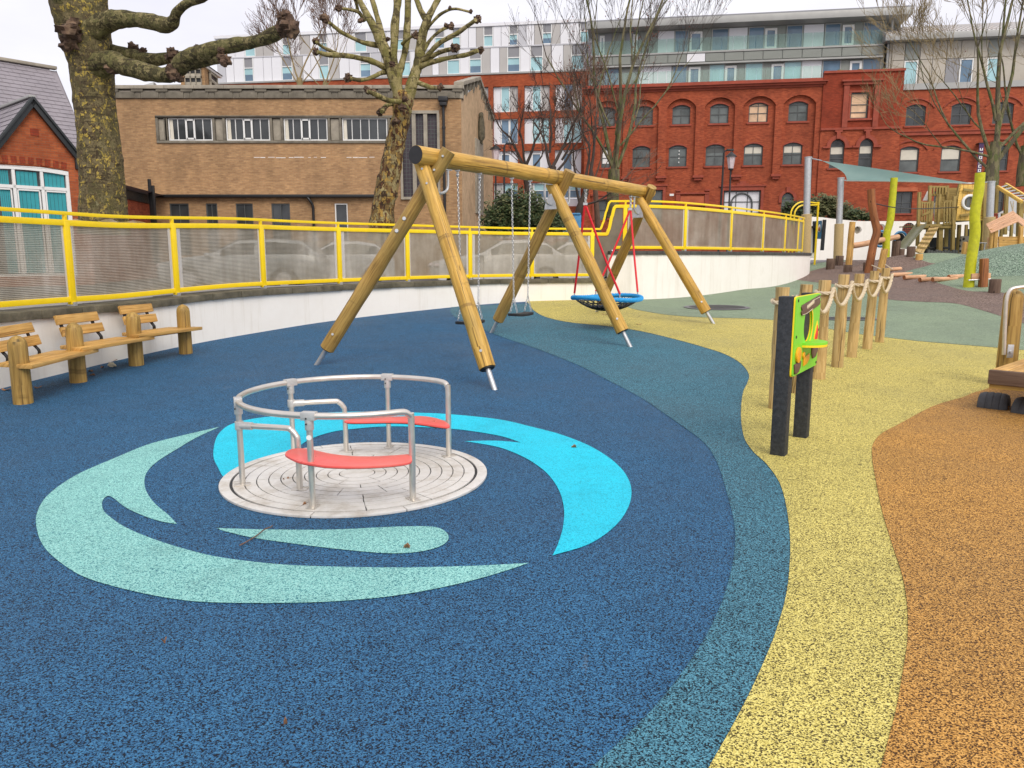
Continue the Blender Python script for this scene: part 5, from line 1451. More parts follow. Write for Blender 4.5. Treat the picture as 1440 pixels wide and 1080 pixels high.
# window with teal blinds
cw = (uw1-uw0)/3.3; xs = [uw1-cw*i for i in (0, 1, 2, 3)]; m = MB(); tr = ph.z(60, 264.5)
m.box(uw0, uw1, .03, .1, .9, .97)
for x in xs[:-1]: m.box(x-(.09 if x == xs[0] else .045), x+(0 if x == xs[0] else .045), .02, .1, .97, zw1-.10)
m.box(uw0, uw1-.09, .02, .1, tr-.05, tr+.05)
B = arc(uw0, uw1, zs1, zw1-zs1-.02, 16)
for (a, za), (b, zb) in zip(B, B[1:]): m.quad((a, .01, za-.13), (b, .01, zb-.13), (b, .01, zb), (a, .01, za)); m.quad((b, .01, zb-.13), (a, .01, za-.13), (a, .1, za-.13), (b, .1, zb-.13))
fr = m.build('window', m_upvc, house, smooth=False)
for i, x in enumerate(xs[:3]):
    m = MB(); m.quad((x-cw, .09, .95), (x, .09, .95), (x, .09, zw1-.05), (x-cw, .09, zw1-.05)); m.build('pane', m_dkgl, fr, smooth=False)
    m = MB(); x0 = x-cw+(.09 if i < 2 else .5*cw); n = 5
    for j in range(n):
        a, b = x0+(x-.12-x0)*j/n, x0+(x-.12-x0)*(j+1)/n-.012; m.quad((a, .085, 1.0), (b, .075, 1.0), (b, .075, zw1-.2), (a, .085, zw1-.2))
    m.build('vertical_blind', m_curt, fr, smooth=False)
    m = MB(); q = .07
    for zz in ((1.0, tr-.06),):
        m.box(x-cw+.06, x-cw+.06+q*.6, .03, .08, *zz); m.box(x-.08-q*.6, x-.08, .03, .08, *zz); m.box(x-cw+.06, x-.08, .03, .08, zz[1]-.05, zz[1])
    m.build('casement', m_upvc, fr, smooth=False)
# bargeboards
for sgn, uu in ((1, ur+.25), (-1, ul-.25)):
    p0 = Vector((pk[0], -.12, pk[1]+.16)); p1 = Vector((uu, -.12, pk[1]+.16-slope*abs(uu-pk[0])))
    MB().bar(p0, p1, .07, .22, up=(0, 0, 1)).build('bargeboard', m_soff, house, bevel=.01)
    MB().bar(p0+Vector((0, -.05, .10)), p1+Vector((0, -.05, .10)), .10, .07, up=(0, 0, 1)).build('verge_trim', m_soff, house, bevel=.01)
MB().box(pk[0]+half*.88, pk[0]+half*.98, -.1, .02, eave+.05, eave+.38).build('corbel', m_soff, house, bevel=.01)
m = MB(); 
x = pk[0]; z = pk[1]-.78; m.box(x-.12, x+.12, -.012, .01, z-.11, z+.11); m.build('air_brick', m_drkbk, house)
def slates(par, P0, eu, ev, W_, Hh, clip=None, cw=.33, ch=.24, name='slate'):
    """courses of single slates, each tilted and slightly uneven; joined into one part"""
    mb = MB(); n = eu.cross(ev).normalized(); nr = int(Hh/ch)+1
    if n.z < 0: n = -n
    for r in range(nr):
        v0 = r*ch; k0 = -cw*.5 if r % 2 else 0; x = k0
        while x < W_:
            a, b = max(0, x+.004), min(W_, x+cw-.004); x += cw
            if b-a < .03: continue
            if clip:
                lim = clip(v0+ch*.5)
                a, b = max(a, lim[0]), min(b, lim[1])
                if b-a < .03: continue
            j = R.uniform(0, .006); h1 = min(Hh, v0+ch*1.15)
            q = [P0+eu*a+ev*(v0-.01)+n*(.022+j), P0+eu*b+ev*(v0-.01)+n*(.022+j), P0+eu*b+ev*h1+n*.004, P0+eu*a+ev*h1+n*.004]
            mb.quad(*q, [(a, v0), (b, v0), (b, h1), (a, h1)]); mb.quad(q[0]-n*.02, q[1]-n*.02, q[1], q[0])
    return stuff(mb.build(name, m_slate, par, smooth=False))
# gable wing roof slopes and the main roof behind
bk = 2.2
for sgn, uu in ((-1, ul-.25), (1, ur+.25)):
    e_ = Vector((0, 1, 0)); zE = pk[1]+.16-slope*abs(uu-pk[0]); P0 = Vector((uu, -.1, zE+.1)); ev = Vector((pk[0]-uu, 0, pk[1]+.16-zE)); Hh = ev.length; ev.normalize()
    slates(house, P0, e_, ev, bk+abs(3), Hh)
    MB().quad(P0-Vector((0, 0, .03)), P0+e_*5.2-Vector((0, 0, .03)), P0+e_*5.2+ev*Hh-Vector((0, 0, .03)), P0+ev*Hh-Vector((0, 0, .03))).build('roof_deck', m_soff, house, smooth=False)
MB().bar((pk[0], -.12, pk[1]+.30), (pk[0], 5, pk[1]+.30), .2, .08).build('ridge_cap', m_zinc, house, bevel=.02)
# main roof: ridge line from the photograph at 6 m behind the gable face, eaves 1.6 m behind it
dr = 6.0; rA = ph.uz(-60, 74.5, dr); rB = ph.uz(79, 98.5, dr); ze = eave+.4; eB = ph.u(118, 225, 1.6)
ev = Vector((0, dr-1.6, rB[1]-ze)); Hh = ev.length; ev.normalize(); ux1 = rB[0]; W_ = eB-rA[0]+.3
P0 = Vector((rA[0]-1.5, 1.6, ze)); 
def clipf(v): t = v/Hh; return (0, (eB+.4-P0.x)*(1-t)+(ux1-P0.x)*t)
slates(house, P0, Vector((1, 0, 0)), ev, W_+1.9, Hh, clipf, .36, .25)
E1 = Vector((eB+.4, 1.6, ze)); Rr = Vector((ux1, dr, rB[1])); Rl = Vector((rA[0]-1.5, dr, rB[1]))
m = MB(); m.poly([P0-Vector((0, 0, .05)), E1-Vector((0, 0, .05)), Rr-Vector((0, 0, .05)), Rl-Vector((0, 0, .05))]); m.poly([E1, Vector((eB+.4, 10.4, ze)), Rr]); m.build('roof_deck', m_slate, house, smooth=False)
MB().bar(Rl+Vector((0, 0, .06)), Rr+Vector((0, 0, .06)), .28, .12).build('ridge_cap', m_conl, house, bevel=.03)
mb = MB(); mb.quad((ur, 1.8, .5), (eB+.2, 1.8, .5), (eB+.2, 1.8, ze), (ur, 1.8, ze)); mb.quad((eB+.2, 1.8, .5), (eB+.2, 10, .5), (eB+.2, 10, ze), (eB+.2, 1.8, ze)); mb.build('rear_wall', m_orbk, house, smooth=False)
# low link wing with black gutter between house and hall
lk = thing('link_wing', 'low red brick link wing with sloping black gutter beside the plane tree', 'outbuilding', tuple(Vector((*at(195, 300, 33)[:2], .5))))
a, b = at(120, 300, 27.5), at(219, 300, 35.6); zA, zB = at(120, 257, 27.5).z, at(219, 281, 35.6).z
m = MB(); m.quad((a.x, a.y, .5), (b.x, b.y, .5), (b.x, b.y, zB-.2), (a.x, a.y, zA-.2)); m.build('brick_wall', m_redbk, lk, smooth=False)
MB().bar((a.x, a.y-.1, zA-.06), (b.x, b.y-.1, zB-.06), .2, .36).build('fascia', m_soff, lk, bevel=.02)
m = MB(); m.quad((a.x, a.y-.2, zA+.12), (b.x, b.y-.2, zB+.12), (b.x, b.y+3, zB+.2), (a.x, a.y+3, zA+.2)); m.build('roof', m_slate, lk, smooth=False)
p = at(210.5, 252, 34); q = at(213, 300, 34); m = MB(); m.box(p.x-.06, p.x+.06, 33.9, 34, 1.2, p.z); m.box(p.x+.07, p.x+.2, 33.88, 33.98, 1.2, at(215, 261, 34).z); m.build('soil_pipe', m_iron, lk, bevel=.01)

# ---------------- student block: grey panels over a red brick grid
dr_ = (1, -.155); pm = Pl(720, 66, dr_); sb_ = pm.thing('apartment_block', 'modern block with white and grey panelled upper floors over a red brick grid', 'building')
zr0 = pm.z(700, 104.5); zq = pm.z(700, 64.3); zr1 = pm.z(700, 30.2)
xl_, xr_ = pm.u(300, 60), pm.u(831, 60); xlb, xrb = pm.u(150, 100), pm.u(828, 150)
BX = [(645, 687), (693.5, 728.3), (737, 772.3), (780.3, 817.5)]; RZ = [(pm.z(755, 156.3), pm.z(755, 119.8)), (pm.z(755, 201.8), pm.z(755, 166)), (pm.z(755, 246.3), pm.z(755, 211.7)), (pm.z(755, 290.5), pm.z(755, 256.8)), (pm.z(755, 335), pm.z(755, 301))]
ops = [(pm.u(a), pm.u(b), z0, z1) for a, b in BX for z0, z1 in RZ]
mb = MB(); fac(mb, xlb, xrb, .4, zr0, ops, .35); mb.quad((xrb, 0, .4), (xrb, 10, .4), (xrb, 10, zr0), (xrb, 0, zr0)); mb.build('brick_grid', m_modbk, sb_, smooth=False)
MB().box(xlb, xrb+.05, -.08, .9, zr0, zr0+.13).build('brick_parapet_cap', m_zinc, sb_, smooth=False)
PM = {}
def pnl(par, x0, x1, z0, z1, y, mat, name='cladding_panel', g=.02):
    key = (name, mat.name); m0 = PM.get(key)
    if m0 is None:
        m_ = MB(); m_.box(0, 1, 0, .06, 0, 1); o = m_.build(name, mat, par, smooth=False); PM[key] = o.data
    else: o = bpy.data.objects.new(name, m0); S.collection.objects.link(o); o.parent = par
    o.location = (x0+g, y, z0+g); o.scale = (x1-x0-2*g, 1, z1-z0-2*g); return o
R2 = random.Random(3)
mats = {'w': m_pwht, 'g': m_pgry, 'b': m_pbge}
def glazed(par, x0, x1, z0, z1, y, style):
    """tall window unit: dark infill panel on top, glass below"""
    m = MB(); f = .07
    m.box(x0, x0+f, y-.05, y+.05, z0, z1); m.box(x1-f, x1, y-.05, y+.05, z0, z1); zs = z0+(z1-z0)*.58
    m.box(x0+f, x1-f, y-.05, y+.05, zs-f/2, zs+f/2); m.box(x0+f, x1-f, y-.05, y+.05, z0, z0+f); w = m.build('window', m_upvc, par, smooth=False)
    m = MB(); m.quad((x0+f, y+.01, zs+f/2), (x1-f, y+.01, zs+f/2), (x1-f, y+.01, z1), (x0+f, y+.01, z1)); m.build('infill_panel', m_pdrk, w, smooth=False)
    zm = z0+f if style == 0 else (z0+f)+(zs-z0-f)*.5
    m = MB(); m.quad((x0+f, y+.02, zm), (x1-f, y+.02, zm), (x1-f, y+.02, zs-f/2), (x0+f, y+.02, zs-f/2)); m.build('pane', m_cygl, w, smooth=False)
    if style: m = MB(); m.quad((x0+f, y+.02, z0+f), (x1-f, y+.02, z0+f), (x1-f, y+.02, zm), (x0+f, y+.02, zm)); m.build('pane', m_blgl, w, smooth=False)
def row(seq, z0, z1, sc, ox):
    for a, b, k in seq:
        x0, x1 = pm.u(ox+a/sc, (0)+60), pm.u(ox+b/sc, 60)
        if k == 'W': glazed(sb_, x0, x1, z0+.05, z1-.05, .4, R2.choice((0, 1)))
        else: pnl(sb_, x0, x1, z0, z1, .36, mats[k])
upper = [(85, 157, 'W'), (157, 225, 'w'), (225, 290, 'w'), (290, 352, 'b'), (352, 435, 'W'), (435, 502, 'w'), (502, 568, 'w'), (568, 643, 'W'), (643, 715, 'g'), (715, 783, 'w'), (783, 850, 'b'), (850, 932, 'W'), (932, 1003, 'b'), (1003, 1085, 'w'), (1085, 1168, 'w'), (1168, 1250, 'W'), (1250, 1300, 'w')]
lower = [(-30, 40, 'b'), (40, 150, 'W'), (150, 230, 'w'), (230, 335, 'W'), (335, 410, 'b'), (410, 488, 'w'), (488, 553, 'b'), (553, 663, 'W'), (663, 748, 'w'), (748, 858, 'W'), (858, 930, 'b'), (930, 1030, 'w'), (1030, 1097, 'b'), (1097, 1212, 'W'), (1212, 1295, 'g')]
row(upper, zq, zr1-.25, 6, 620); row(lower, zr0+.15, zq, 6, 620)
def autorow(xa, xb, z0, z1, seed):
    r = random.Random(seed); x = xa; k = 0
    while x < xb:
        w = r.uniform(.68, .95)*(1.0); kind = 'W' if k % 4 == 3 else r.choice('wwgb'); 
        if kind == 'W': w *= 1.15
        x2 = min(xb, x+w)
        if x2-x > .25:
            if kind == 'W': glazed(sb_, x, x2, z0+.05, z1-.05, .4, r.choice((0, 1)))
            else: pnl(sb_, x, x2, z0, z1, .36, mats[kind])
        x = x2; k += 1
autorow(xl_, pm.u(634.2, 60), zq, zr1-.25, 5); autorow(xl_, pm.u(615, 60), zr0+.15, zq, 9)
MB().box(xl_, xr_+.02, .44, 9, zr0-.3, zr1-.02).build('upper_storeys', m_pgry, sb_, smooth=False)
MB().box(xl_-.1, xr_+.1, .28, 9.2, zr1-.24, zr1).build('roof_edge', m_pwht, sb_, smooth=False)
MB().box(xl_, xr_, .33, .44, zq-.05, zq+.05).build('storey_band', m_pgry, sb_, smooth=False)
fills = ['wCb', 'bTx', 'wBw', 'wCC', 'bCb', 'wTx', 'wBw', 'bCw']
for k, o_ in enumerate(ops):
    x0, x1, z0, z1 = o_[:4]; w = x1-x0; y = .22; code = fills[(k*3+k//5) % 8]
    if z1 < 2: continue
    cuts_ = [x0, x0+w*.30, x0+w*.67, x1] if code[1] in 'CB' and code[2] != 'C' else ([x0, x0+w*.37, x1] if code[2] == 'x' else [x0, x0+w*.3, x0+w*.65, x1])
    for i, (a, b) in enumerate(zip(cuts_, cuts_[1:])):
        c_ = code[i]
        if c_ in 'wb': pnl(sb_, a, b, z0, z1, y, mats[c_], 'infill_panel_board')
        elif c_ == 'C': win(sb_, a, b, z0, z1, y, m_upvc, m_cygl if k % 3 else m_blgl, 1, 1, fw=.08)
        elif c_ == 'B': win(sb_, a, b, z0+.35, z1-.2, y, m_upvc, m_blgl, 1, 1, fw=.08); pnl(sb_, a, b, z0, z0+.34, y+.02, m_pwht, 'infill_panel_board'); pnl(sb_, a, b, z1-.2, z1, y+.02, m_pwht, 'infill_panel_board')
        elif c_ == 'T': win(sb_, a, b, z0+(z1-z0)*.34, z1, y, m_upvc, [m_cygl, m_blgl][::-1], 1, 2, fw=.08); pnl(sb_, a, b, z0, z0+(z1-z0)*.33, y+.02, m_pwht, 'infill_panel_board')
p = at(752, 25, 70); m = MB(); m.cyl((p.x, p.y, zr1-.1), (p.x, p.y, zr1+2.4), .03, seg=5)
an = thing('roof_aerial', 'thin aerial mast on the roof of the panelled block', 'aerial', (p.x, p.y, zr1)); m.build('mast', m_iron, an)
# ---------------- red brick warehouse with glazed penthouse
pr = Pl(1000, 61, (1, -.161)); red = pr.thing('red_warehouse', 'long red brick warehouse with arched windows and a grey glass rooftop storey', 'building')
def mz(L): return sum(pr.z(x, y) for x, y in L)/len(L)
u = pr.u
zsl = mz([(900, 235.2), (952, 234.4), (1004, 233.4), (1059, 232.3), (1114, 231.3)]); ztl = mz([(902, 205.3), (953, 204), (1006, 203), (1060, 202), (1115, 200.3)])
zsu = mz([(956, 175), (1009, 173.7), (1064, 172), (1119, 170.5)]); ztu = mz([(956, 147.3), (1009, 146.5), (1064, 144.5), (1119, 142.2)])
zar = mz([(956, 139.5), (1009, 137.8), (1064, 136.3), (1119, 134)])
zct, zcb = mz([(930, 118), (1150, 110.8)]), mz([(930, 129.5), (1150, 123)])
zpb = mz([(976, 251), (1085, 248)])
LW = [(846, 858.5), (890, 914.7), (941, 966.3), (993, 1019.5), (1046.7, 1073.5), (1102, 1129)]
UW = [(841, 864), (892, 917), (944.3, 969.2), (997, 1022.8), (1051, 1077.8), (1106.5, 1133.5)]
RC = [(831, 876), (884, 925), (937, 977), (989.3, 1031.3), (1043, 1087.5), (1098.5, 1143.7)]
PLS = [(879, 889), (925, 936.5), (977, 988), (1031, 1042.5), (1086.5, 1098), (1143, 1153)]
xL, xT0, xT1, xR = u(822), u(1151.5), u(1262.5), u(1600)
GW = [(838.5, 855.5, 281, 310), (907, 934, 267.5, 312), (1021, 1073.5, 268, 300.5)]
ops = []
for i, (a, b) in enumerate(LW): ops.append((u(a), u(b), zsl, ztl, .22))
for i, (a, b) in enumerate(UW): ops.append((u(a), u(b), zsu, ztu, .22))
for a, b, c, d in GW: ops.append((u(a), u(b), max(1.0, pr.z((a+b)/2, d)), pr.z((a+b)/2, c), 0))
ops.append((u(1103.5), u(1120.5), pr.z(1112, 305), pr.z(1112, 271), (u(1120.5)-u(1103.5))/2))
mb = MB(); fac(mb, xL, xT0, .4, zct, [o[:4] for o in ops], .24)
for o in ops:
    if o[4]: spandrel(mb, o[0], o[1], o[3], o[4], 0, .24)
mb.quad((xL, 10, .4), (xL, 0, .4), (xL, 0, zct), (xL, 10, zct)); mb.build('brick_front', m_redbk, red, smooth=False)
def over(x0, x1, z1, rise, t, y0, name, mat, n=12, legs=0):
    """arched moulding"""
    A = arc(x0, x1, z1-rise, rise, n); B = arc(x0-t, x1+t, z1-rise, rise+t, n); m = MB()
    for i in range(n):
        m.quad(*[(p[0], y0, p[1]) for p in (A[i], A[i+1], B[i+1], B[i])])
        m.quad((B[i][0], y0, B[i][1]), (B[i+1][0], y0, B[i+1][1]), (B[i+1][0], 0, B[i+1][1]), (B[i][0], 0, B[i][1]))
        m.quad((A[i+1][0], y0, A[i+1][1]), (A[i][0], y0, A[i][1]), (A[i][0], .0, A[i][1]), (A[i+1][0], .0, A[i+1][1]))
    if legs:
        m.box(x0-t, x0, y0, 0, z1-rise-legs, z1-rise); m.box(x1, x1+t, y0, 0, z1-rise-legs, z1-rise)
    return m.build(name, mat, red, smooth=False)
# proud field around each tall arched recess: pilasters and upper wall as thickened brickwork
mb = MB()
yp = -.22
xs_ = [xL]+[u(q) for a in RC for q in a]+[xT0]
zf0 = zcb
n = 12
A_all = []
for i, (a, b) in enumerate(RC):
    x0, x1 = u(a), u(b); rise = .62; A = arc(x0, x1, zar-rise, rise, n)
    for (p, zp_), (q, zq_) in zip(A, A[1:]):
        mb.quad((p, yp, zp_), (q, yp, zq_), (q, yp, zf0), (p, yp, zf0)); mb.quad((q, yp, zq_), (p, yp, zp_), (p, 0, zp_), (q, 0, zq_))
    A_all.append((x0, x1, zar-rise))
prev = xL
for i, (x0, x1, zk) in enumerate(A_all + [(xT0, None, None)]):
    a, b = prev, x0
    if i == 0: mb.quad((a, yp, .6), (b, yp, .6), (b, yp, zf0), (a, yp, zf0)); mb.quad((b, yp, .6), (b, 0, .6), (b, 0, zf0), (b, yp, zf0))
    elif b > a+.05:
        last = i == len(A_all)
        bot = .6 if last else zpb+.18
        mb.quad((a, yp, bot), (b, yp, bot), (b, yp, zf0), (a, yp, zf0)); mb.quad((a, 0, bot), (a, yp, bot), (a, yp, zf0), (a, 0, zf0)); mb.quad((b, yp, bot), (b, 0, bot), (b, 0, zf0), (b, yp, zf0))
        if not last:
            m = MB(); m.box(a-.08, b+.08, yp-.07, 0, zpb, zpb+.18); m.box(a+.04, b-.04, yp+.02, 0, zpb-.18, zpb); m.build('pilaster_corbel', m_terra, red, smooth=False)
    prev = x1
mb.build('pilaster_brickwork', m_redbk, red, smooth=False)
m = MB(); h = zct-zcb
m.box(xL-.1, xT0-.0, -.30, 0, zcb, zcb+h*.25); m.box(xL-.15, xT0+.15, -.48, 0, zcb+h*.25, zcb+h*.5); m.box(xL-.2, xT0+.3, -.62, 0, zcb+h*.5, zcb+h*.62); m.box(xL, xT0+.1, -.3, .3, zcb+h*.62, zct)
m.build('cornice', m_terra, red, smooth=False)
bl = [None]*12; bl[4] = (m_blind, .38); bl[5] = (m_blind, .38); bl[3] = (m_grfr, .3); bl[2] = None; bl[0] = (m_white, .8)
for k, o in enumerate(ops[:12]):
    gl = m_gygl if k not in (10,) else m_orgl
    w = win(red, o[0], o[1], o[2], o[3], .17, m_grfr, gl, 1 if k < 6 and k not in (4, 5, 3) else 2, 2, rise=.22, fw=.075, bars=[.52], blind=bl[k][0] if bl[k] else None, bl=bl[k][1] if bl[k] else .4)
    m = MB(); m.box(o[0]-.13, o[1]+.13, -.08, .2, o[2]-.13, o[2]); m.build('sill', m_terra, red, smooth=False)
    over(o[0]+.0, o[1]-.0, o[3]+.0, .22, .10, -.03, 'window_arch', m_terra)
# small string of white lights in one lower window
m = MB(); x = u(955.5)
for z in (0.2, .5, .8, 1.05): m.blob((x, .08, zsl+.12+z), .05, .04, .06, 6, 4)
m.build('window_ornament', m_white, red)
for k, o in enumerate(ops[12:15]):
    w = win(red, o[0], o[1], o[2], o[3], .17, m_grfr, m_pwht if k == 2 else m_gygl, [1, 1, 3][k], 2, fw=.09, bars=[.52])
    m = MB(); t = .22; m.box(o[0]-t-.15, o[1]+t+.15, -.14, 0, o[3]+.30, o[3]+.42); m.box(o[0]-t, o[1]+t, -.08, 0, o[3]+.02, o[3]+.30)
    m.box(o[0]-t, o[0]-.02, -.08, 0, o[2], o[3]+.02); m.box(o[1]+.02, o[1]+t, -.08, 0, o[2], o[3]+.02)
    if k == 2: c = (o[0]+o[1])/2; m.box(c-.45, c+.45, -.12, 0, o[3]+.42, o[3]+.55); m.box(c-.25, c+.25, -.12, 0, o[3]+.55, o[3]+.68)
    m.build('window_surround', m_terra, red, smooth=False)
o = ops[14]; c = (o[0]+o[1])/2; A = arc(c-.78, c+.78, o[2]+.75, .78, 14); m = MB(); m.tube([(x, .10, z) for x, z in [(c-.78, o[2])]+A+[(c+.78, o[2])]], .06, 6); m.build('arched_glazing_bar', m_grfr, red)
o = ops[15]; win(red, o[0], o[1], o[2], o[3], .17, m_grfr, m_gygl, 1, 1, rise=o[4], fw=.08); over(o[0], o[1], o[3], o[4], .22, -.10, 'hood_moulding', m_terra, 14, .3); c = (o[0]+o[1])/2
MB().box(c-.14, c+.14, -.18, 0, o[3]+.02, o[3]+.42).build('keystone', m_terra, red, smooth=False)
# terracotta name panel with raised, worn lettering
a, b = u(953), u(1000.5); z0, z1 = pr.z(976, 287), pr.z(976, 273); m = MB(); m.box(a, b, -.16, 0, z1, z1+.12); m.box(a, b, -.12, 0, z0-.12, z0)
for x in (a+.0, b-.34): m.box(x, x+.34, -.12, 0, z0, z1); m.box(x+.05, x+.29, -.12, 0, z0-.7, z0-.12); m.box(x+.0, x+.36, -.16, 0, z1+.22, z1+.34)
np_ = m.build('name_panel_surround', m_terra, red, smooth=False)
m = MB(); m.box(a+.36, b-.36, -.04, 0, z0+.04, z1-.15); m.build('name_panel', m_terrl, red, smooth=False)
rr_ = random.Random(4); m = MB(); x = a+.62; zc = z0+.12
while x < b-.75:
    hh = (z1-z0)*.40; m.box(x, x+.035, -.06, -.035, zc, zc+hh); k = rr_.choice((0, 1, 2, 3))
    if k != 1: m.box(x+.035, x+.12, -.06, -.035, zc+hh-.04, zc+hh)
    if k in (1, 2): m.box(x+.035, x+.12, -.06, -.035, zc, zc+.04)
    if k in (0, 3): m.box(x+.10, x+.13, -.06, -.035, zc, zc+hh)
    x += .21
m.build('worn_raised_lettering', m_terrl, red, smooth=False)
MB().box(u(944), u(950), -.03, 0, pr.z(947, 275.5), pr.z(947, 272.5)).build('small_white_plate', m_white, red, smooth=False)
# tower bay
zt0, zt1 = pr.z(1205, 300), mz([(1160, 102.5), (1250, 99.3)]); zst = mz([(1156, 183), (1245, 181)]); zsb = pr.z(1200, 121)
yT = -.35
wv = (u(1191), u(1215.5), pr.z(1203, 168), pr.z(1203, 131.5)); aw = [(u(1166.3), u(1186.5)), (u(1207), u(1226.5))]; az0, az1 = pr.z(1195, 237), pr.z(1195, 196.5)
rz_ = (aw[0][1]-aw[0][0])/2
mb = MB(); tops_ = [(wv[0], wv[1], wv[2], wv[3])]; fac(mb, xT0, xT1, zst, zt1, tops_, .25, yT); mb.quad((xT0, 0, .4), (xT0, yT, .4), (xT0, yT, zt1), (xT0, 0, zt1)); mb.quad((xT1, yT, .4), (xT1, 4, .4), (xT1, 4, zt1), (xT1, yT, zt1))
mb.build('tower_bay_upper_brickwork', m_drkbk, red, smooth=False)
gwin = (u(1258-40), u(1240), 1.2, 2.5)
mb = MB(); fac(mb, xT0, xT1, .4, zst, [(a, b, az0, az1) for a, b in aw], .25, yT)
for a, b in aw: spandrel(mb, a, b, az1, (b-a)/2, yT, .25)
mb.build('tower_bay_lower_brickwork', m_redbk, red, smooth=False)
win(red, wv[0], wv[1], wv[2], wv[3], yT+.18, m_grfr, m_orgl, 1, 3, fw=.09, bars=[.22, .55])
for a, b in aw:
    win(red, a, b, az0, az1, yT+.18, m_grfr, m_dkgl, 1, 2, rise=(b-a)/2, fw=.08, bars=[.42], blind=m_blind, bl=.36)
    A = arc(a, b, az1-rz_, rz_, 12); B = arc(a-.28, b+.28, az1-rz_, rz_+.28, 12); m = MB()
    for i in range(12): m.quad(*[(p[0], yT-.14, p[1]) for p in (A[i], A[i+1], B[i+1], B[i])]); m.quad((B[i][0], yT-.14, B[i][1]), (B[i+1][0], yT-.14, B[i+1][1]), (B[i+1][0], yT, B[i+1][1]), (B[i][0], yT, B[i][1]))
    m.box(a-.55, a, yT-.14, yT, az1-rz_-.12, az1-rz_); m.box(b, b+.55, yT-.14, yT, az1-rz_-.12, az1-rz_); c = (a+b)/2; m.box(c-.14, c+.14, yT-.22, yT, az1+.02, az1+.5); m.box(c-.26, c+.26, yT-.2, yT, az1+.5, az1+.62)
    m.build('hood_moulding', m_terra, red, smooth=False)
    MB().box(a-.15, b+.15, yT-.1, yT+.2, az0-.12, az0).build('sill', m_terra, red, smooth=False)
for q0, q1, yy in ((zst-.08, zst+.08, yT-.12), (zt1-.12, zt1+.04, yT-.10)): MB().box(xT0-.02, xT1+.05, yy, yT, q0, q1).build('string_course', m_terra, red, smooth=False)
m = MB(); a, b = u(1180), u(1230); zp0 = pr.z(1205, 121)
for x0, x1 in ((a, u(1187.5)), (u(1222.5), b)): m.box(x0, x1, yT-.14, yT, zst+.08, zp0)
m.box(a-.08, b+.08, yT-.2, yT, zp0, zp0+.22); m.box(a-.2, b+.2, yT-.32, yT, zp0+.22, zp0+.34); m.box(wv[0]-.3, wv[1]+.3, yT-.12, yT, wv[2]-.14, wv[2]); m.box(wv[0]-.14, wv[0]-.01, yT-.06, yT, wv[2], wv[3]); m.box(wv[1]+.01, wv[1]+.14, yT-.06, yT, wv[2], wv[3]); m.box(wv[0]-.14, wv[1]+.14, yT-.06, yT, wv[3]+.01, wv[3]+.14)
m.build('pilastered_window_surround', m_terra, red, smooth=False)
for x in (1174, 1202, 1235): m = MB(); m.blob((u(x), yT+.2, zt1+.02), .25, .2, .12, 8, 5, .4); m.build('parapet_weeds', m_lf2, red)
# right-hand range
zRt = pr.z(1350, 124.5); R_up = [(1271, 1298.5), (1334, 1362), (1392.5, 1421), (1452, 1480)]; R_lo = [(1267, 1294), (1325, 1353), (1390, 1420), (1450, 1479)]
zu0, zu1 = pr.z(1345, 175.5), pr.z(1345, 145); zl0, zl1 = pr.z(1340, 241), pr.z(1340, 204.5); zg0, zg1 = pr.z(1280, 300), pr.z(1280, 269.5)
ops2 = [(u(a), u(b), zu0, zu1) for a, b in R_up]+[(u(a), u(b), zl0, zl1) for a, b in R_lo]+[(u(a), u(b), zg0, zg1) for a, b in ((1262.5, 1289.5), (1320, 1350), (1392, 1420))]
mb = MB(); fac(mb, xT1, xR, .4, zRt, ops2, .22)
for i, o in enumerate(ops2[:8]): spandrel(mb, o[0], o[1], o[3], .2, 0, .22)
mb.build('brick_front', m_redbk, red, smooth=False)
for i, o in enumerate(ops2):
    r_ = .2 if i < 8 else 0
    win(red, o[0], o[1], o[2], o[3], .15, m_grfr, m_dkgl if i != 4 and i != 5 else m_gygl, 1 if 4 <= i < 8 else 2, 2, rise=r_, fw=.08, bars=[.5], blind=m_blind if i in (4, 5) else None, bl=.5)
    if r_: over(o[0], o[1], o[3], .2, .1, -.03, 'window_arch', m_terra); over(o[0]-.5, o[1]+.5, o[3]+.34, .6, .09, -.09, 'relieving_arch', m_terra)
    MB().box(o[0]-.12, o[1]+.12, -.08, .2, o[2]-.12, o[2]).build('sill', m_terra, red, smooth=False)
m = MB(); zz = pr.z(1340, 187); m.box(xT1, xR, -.14, 0, zz-.12, zz+.12); m.box(xT1, xR, -.2, 0, zz+.12, zz+.2); m.build('string_course', m_terra, red, smooth=False)
m = MB(); o = ops2[8]; m.box(o[0]-.3, o[1]+.3, -.1, 0, o[3]+.02, o[3]+.3); m.build('lintel', m_terrl, red, smooth=False)
MB().box(xT1, xR, -.12, .6, zRt, zRt+.42).build('lead_parapet', m_zinc, red, smooth=False)
# hanging banner
bx0, bx1 = u(1373.5), u(1380); bz0, bz1 = pr.z(1376, 248), pr.z(1376, 203); bn = thing('hanging_banner', 'narrow purple banner with white lettering on the red brick front', 'banner', (pr.o.x, pr.o.y, 0), pr.rz, world=False)
MB().box(bx0, bx1, -.5, -.47, bz0, bz1).build('banner_cloth', m_purp, bn, smooth=False); MB().box(bx0-.05, bx1+.05, -.52, 0, bz1, bz1+.05).build('bracket', m_iron, bn, smooth=False)
m = MB(); z = bz1-.5; rr_ = random.Random(8)
while z > bz0+.15:
    w = bx1-bx0; a, b = bx0+w*.2, bx0+w*.85
    m.box(a, b, -.515, -.50, z, z+.045); m.box(a, a+.06, -.515, -.50, z+.045, z+.17)
    if rr_.random() < .6: m.box(b-.06, b, -.515, -.50, z+.045, z+.17)
    if rr_.random() < .6: m.box(a, b, -.515, -.50, z+.17, z+.21)
    z -= .30
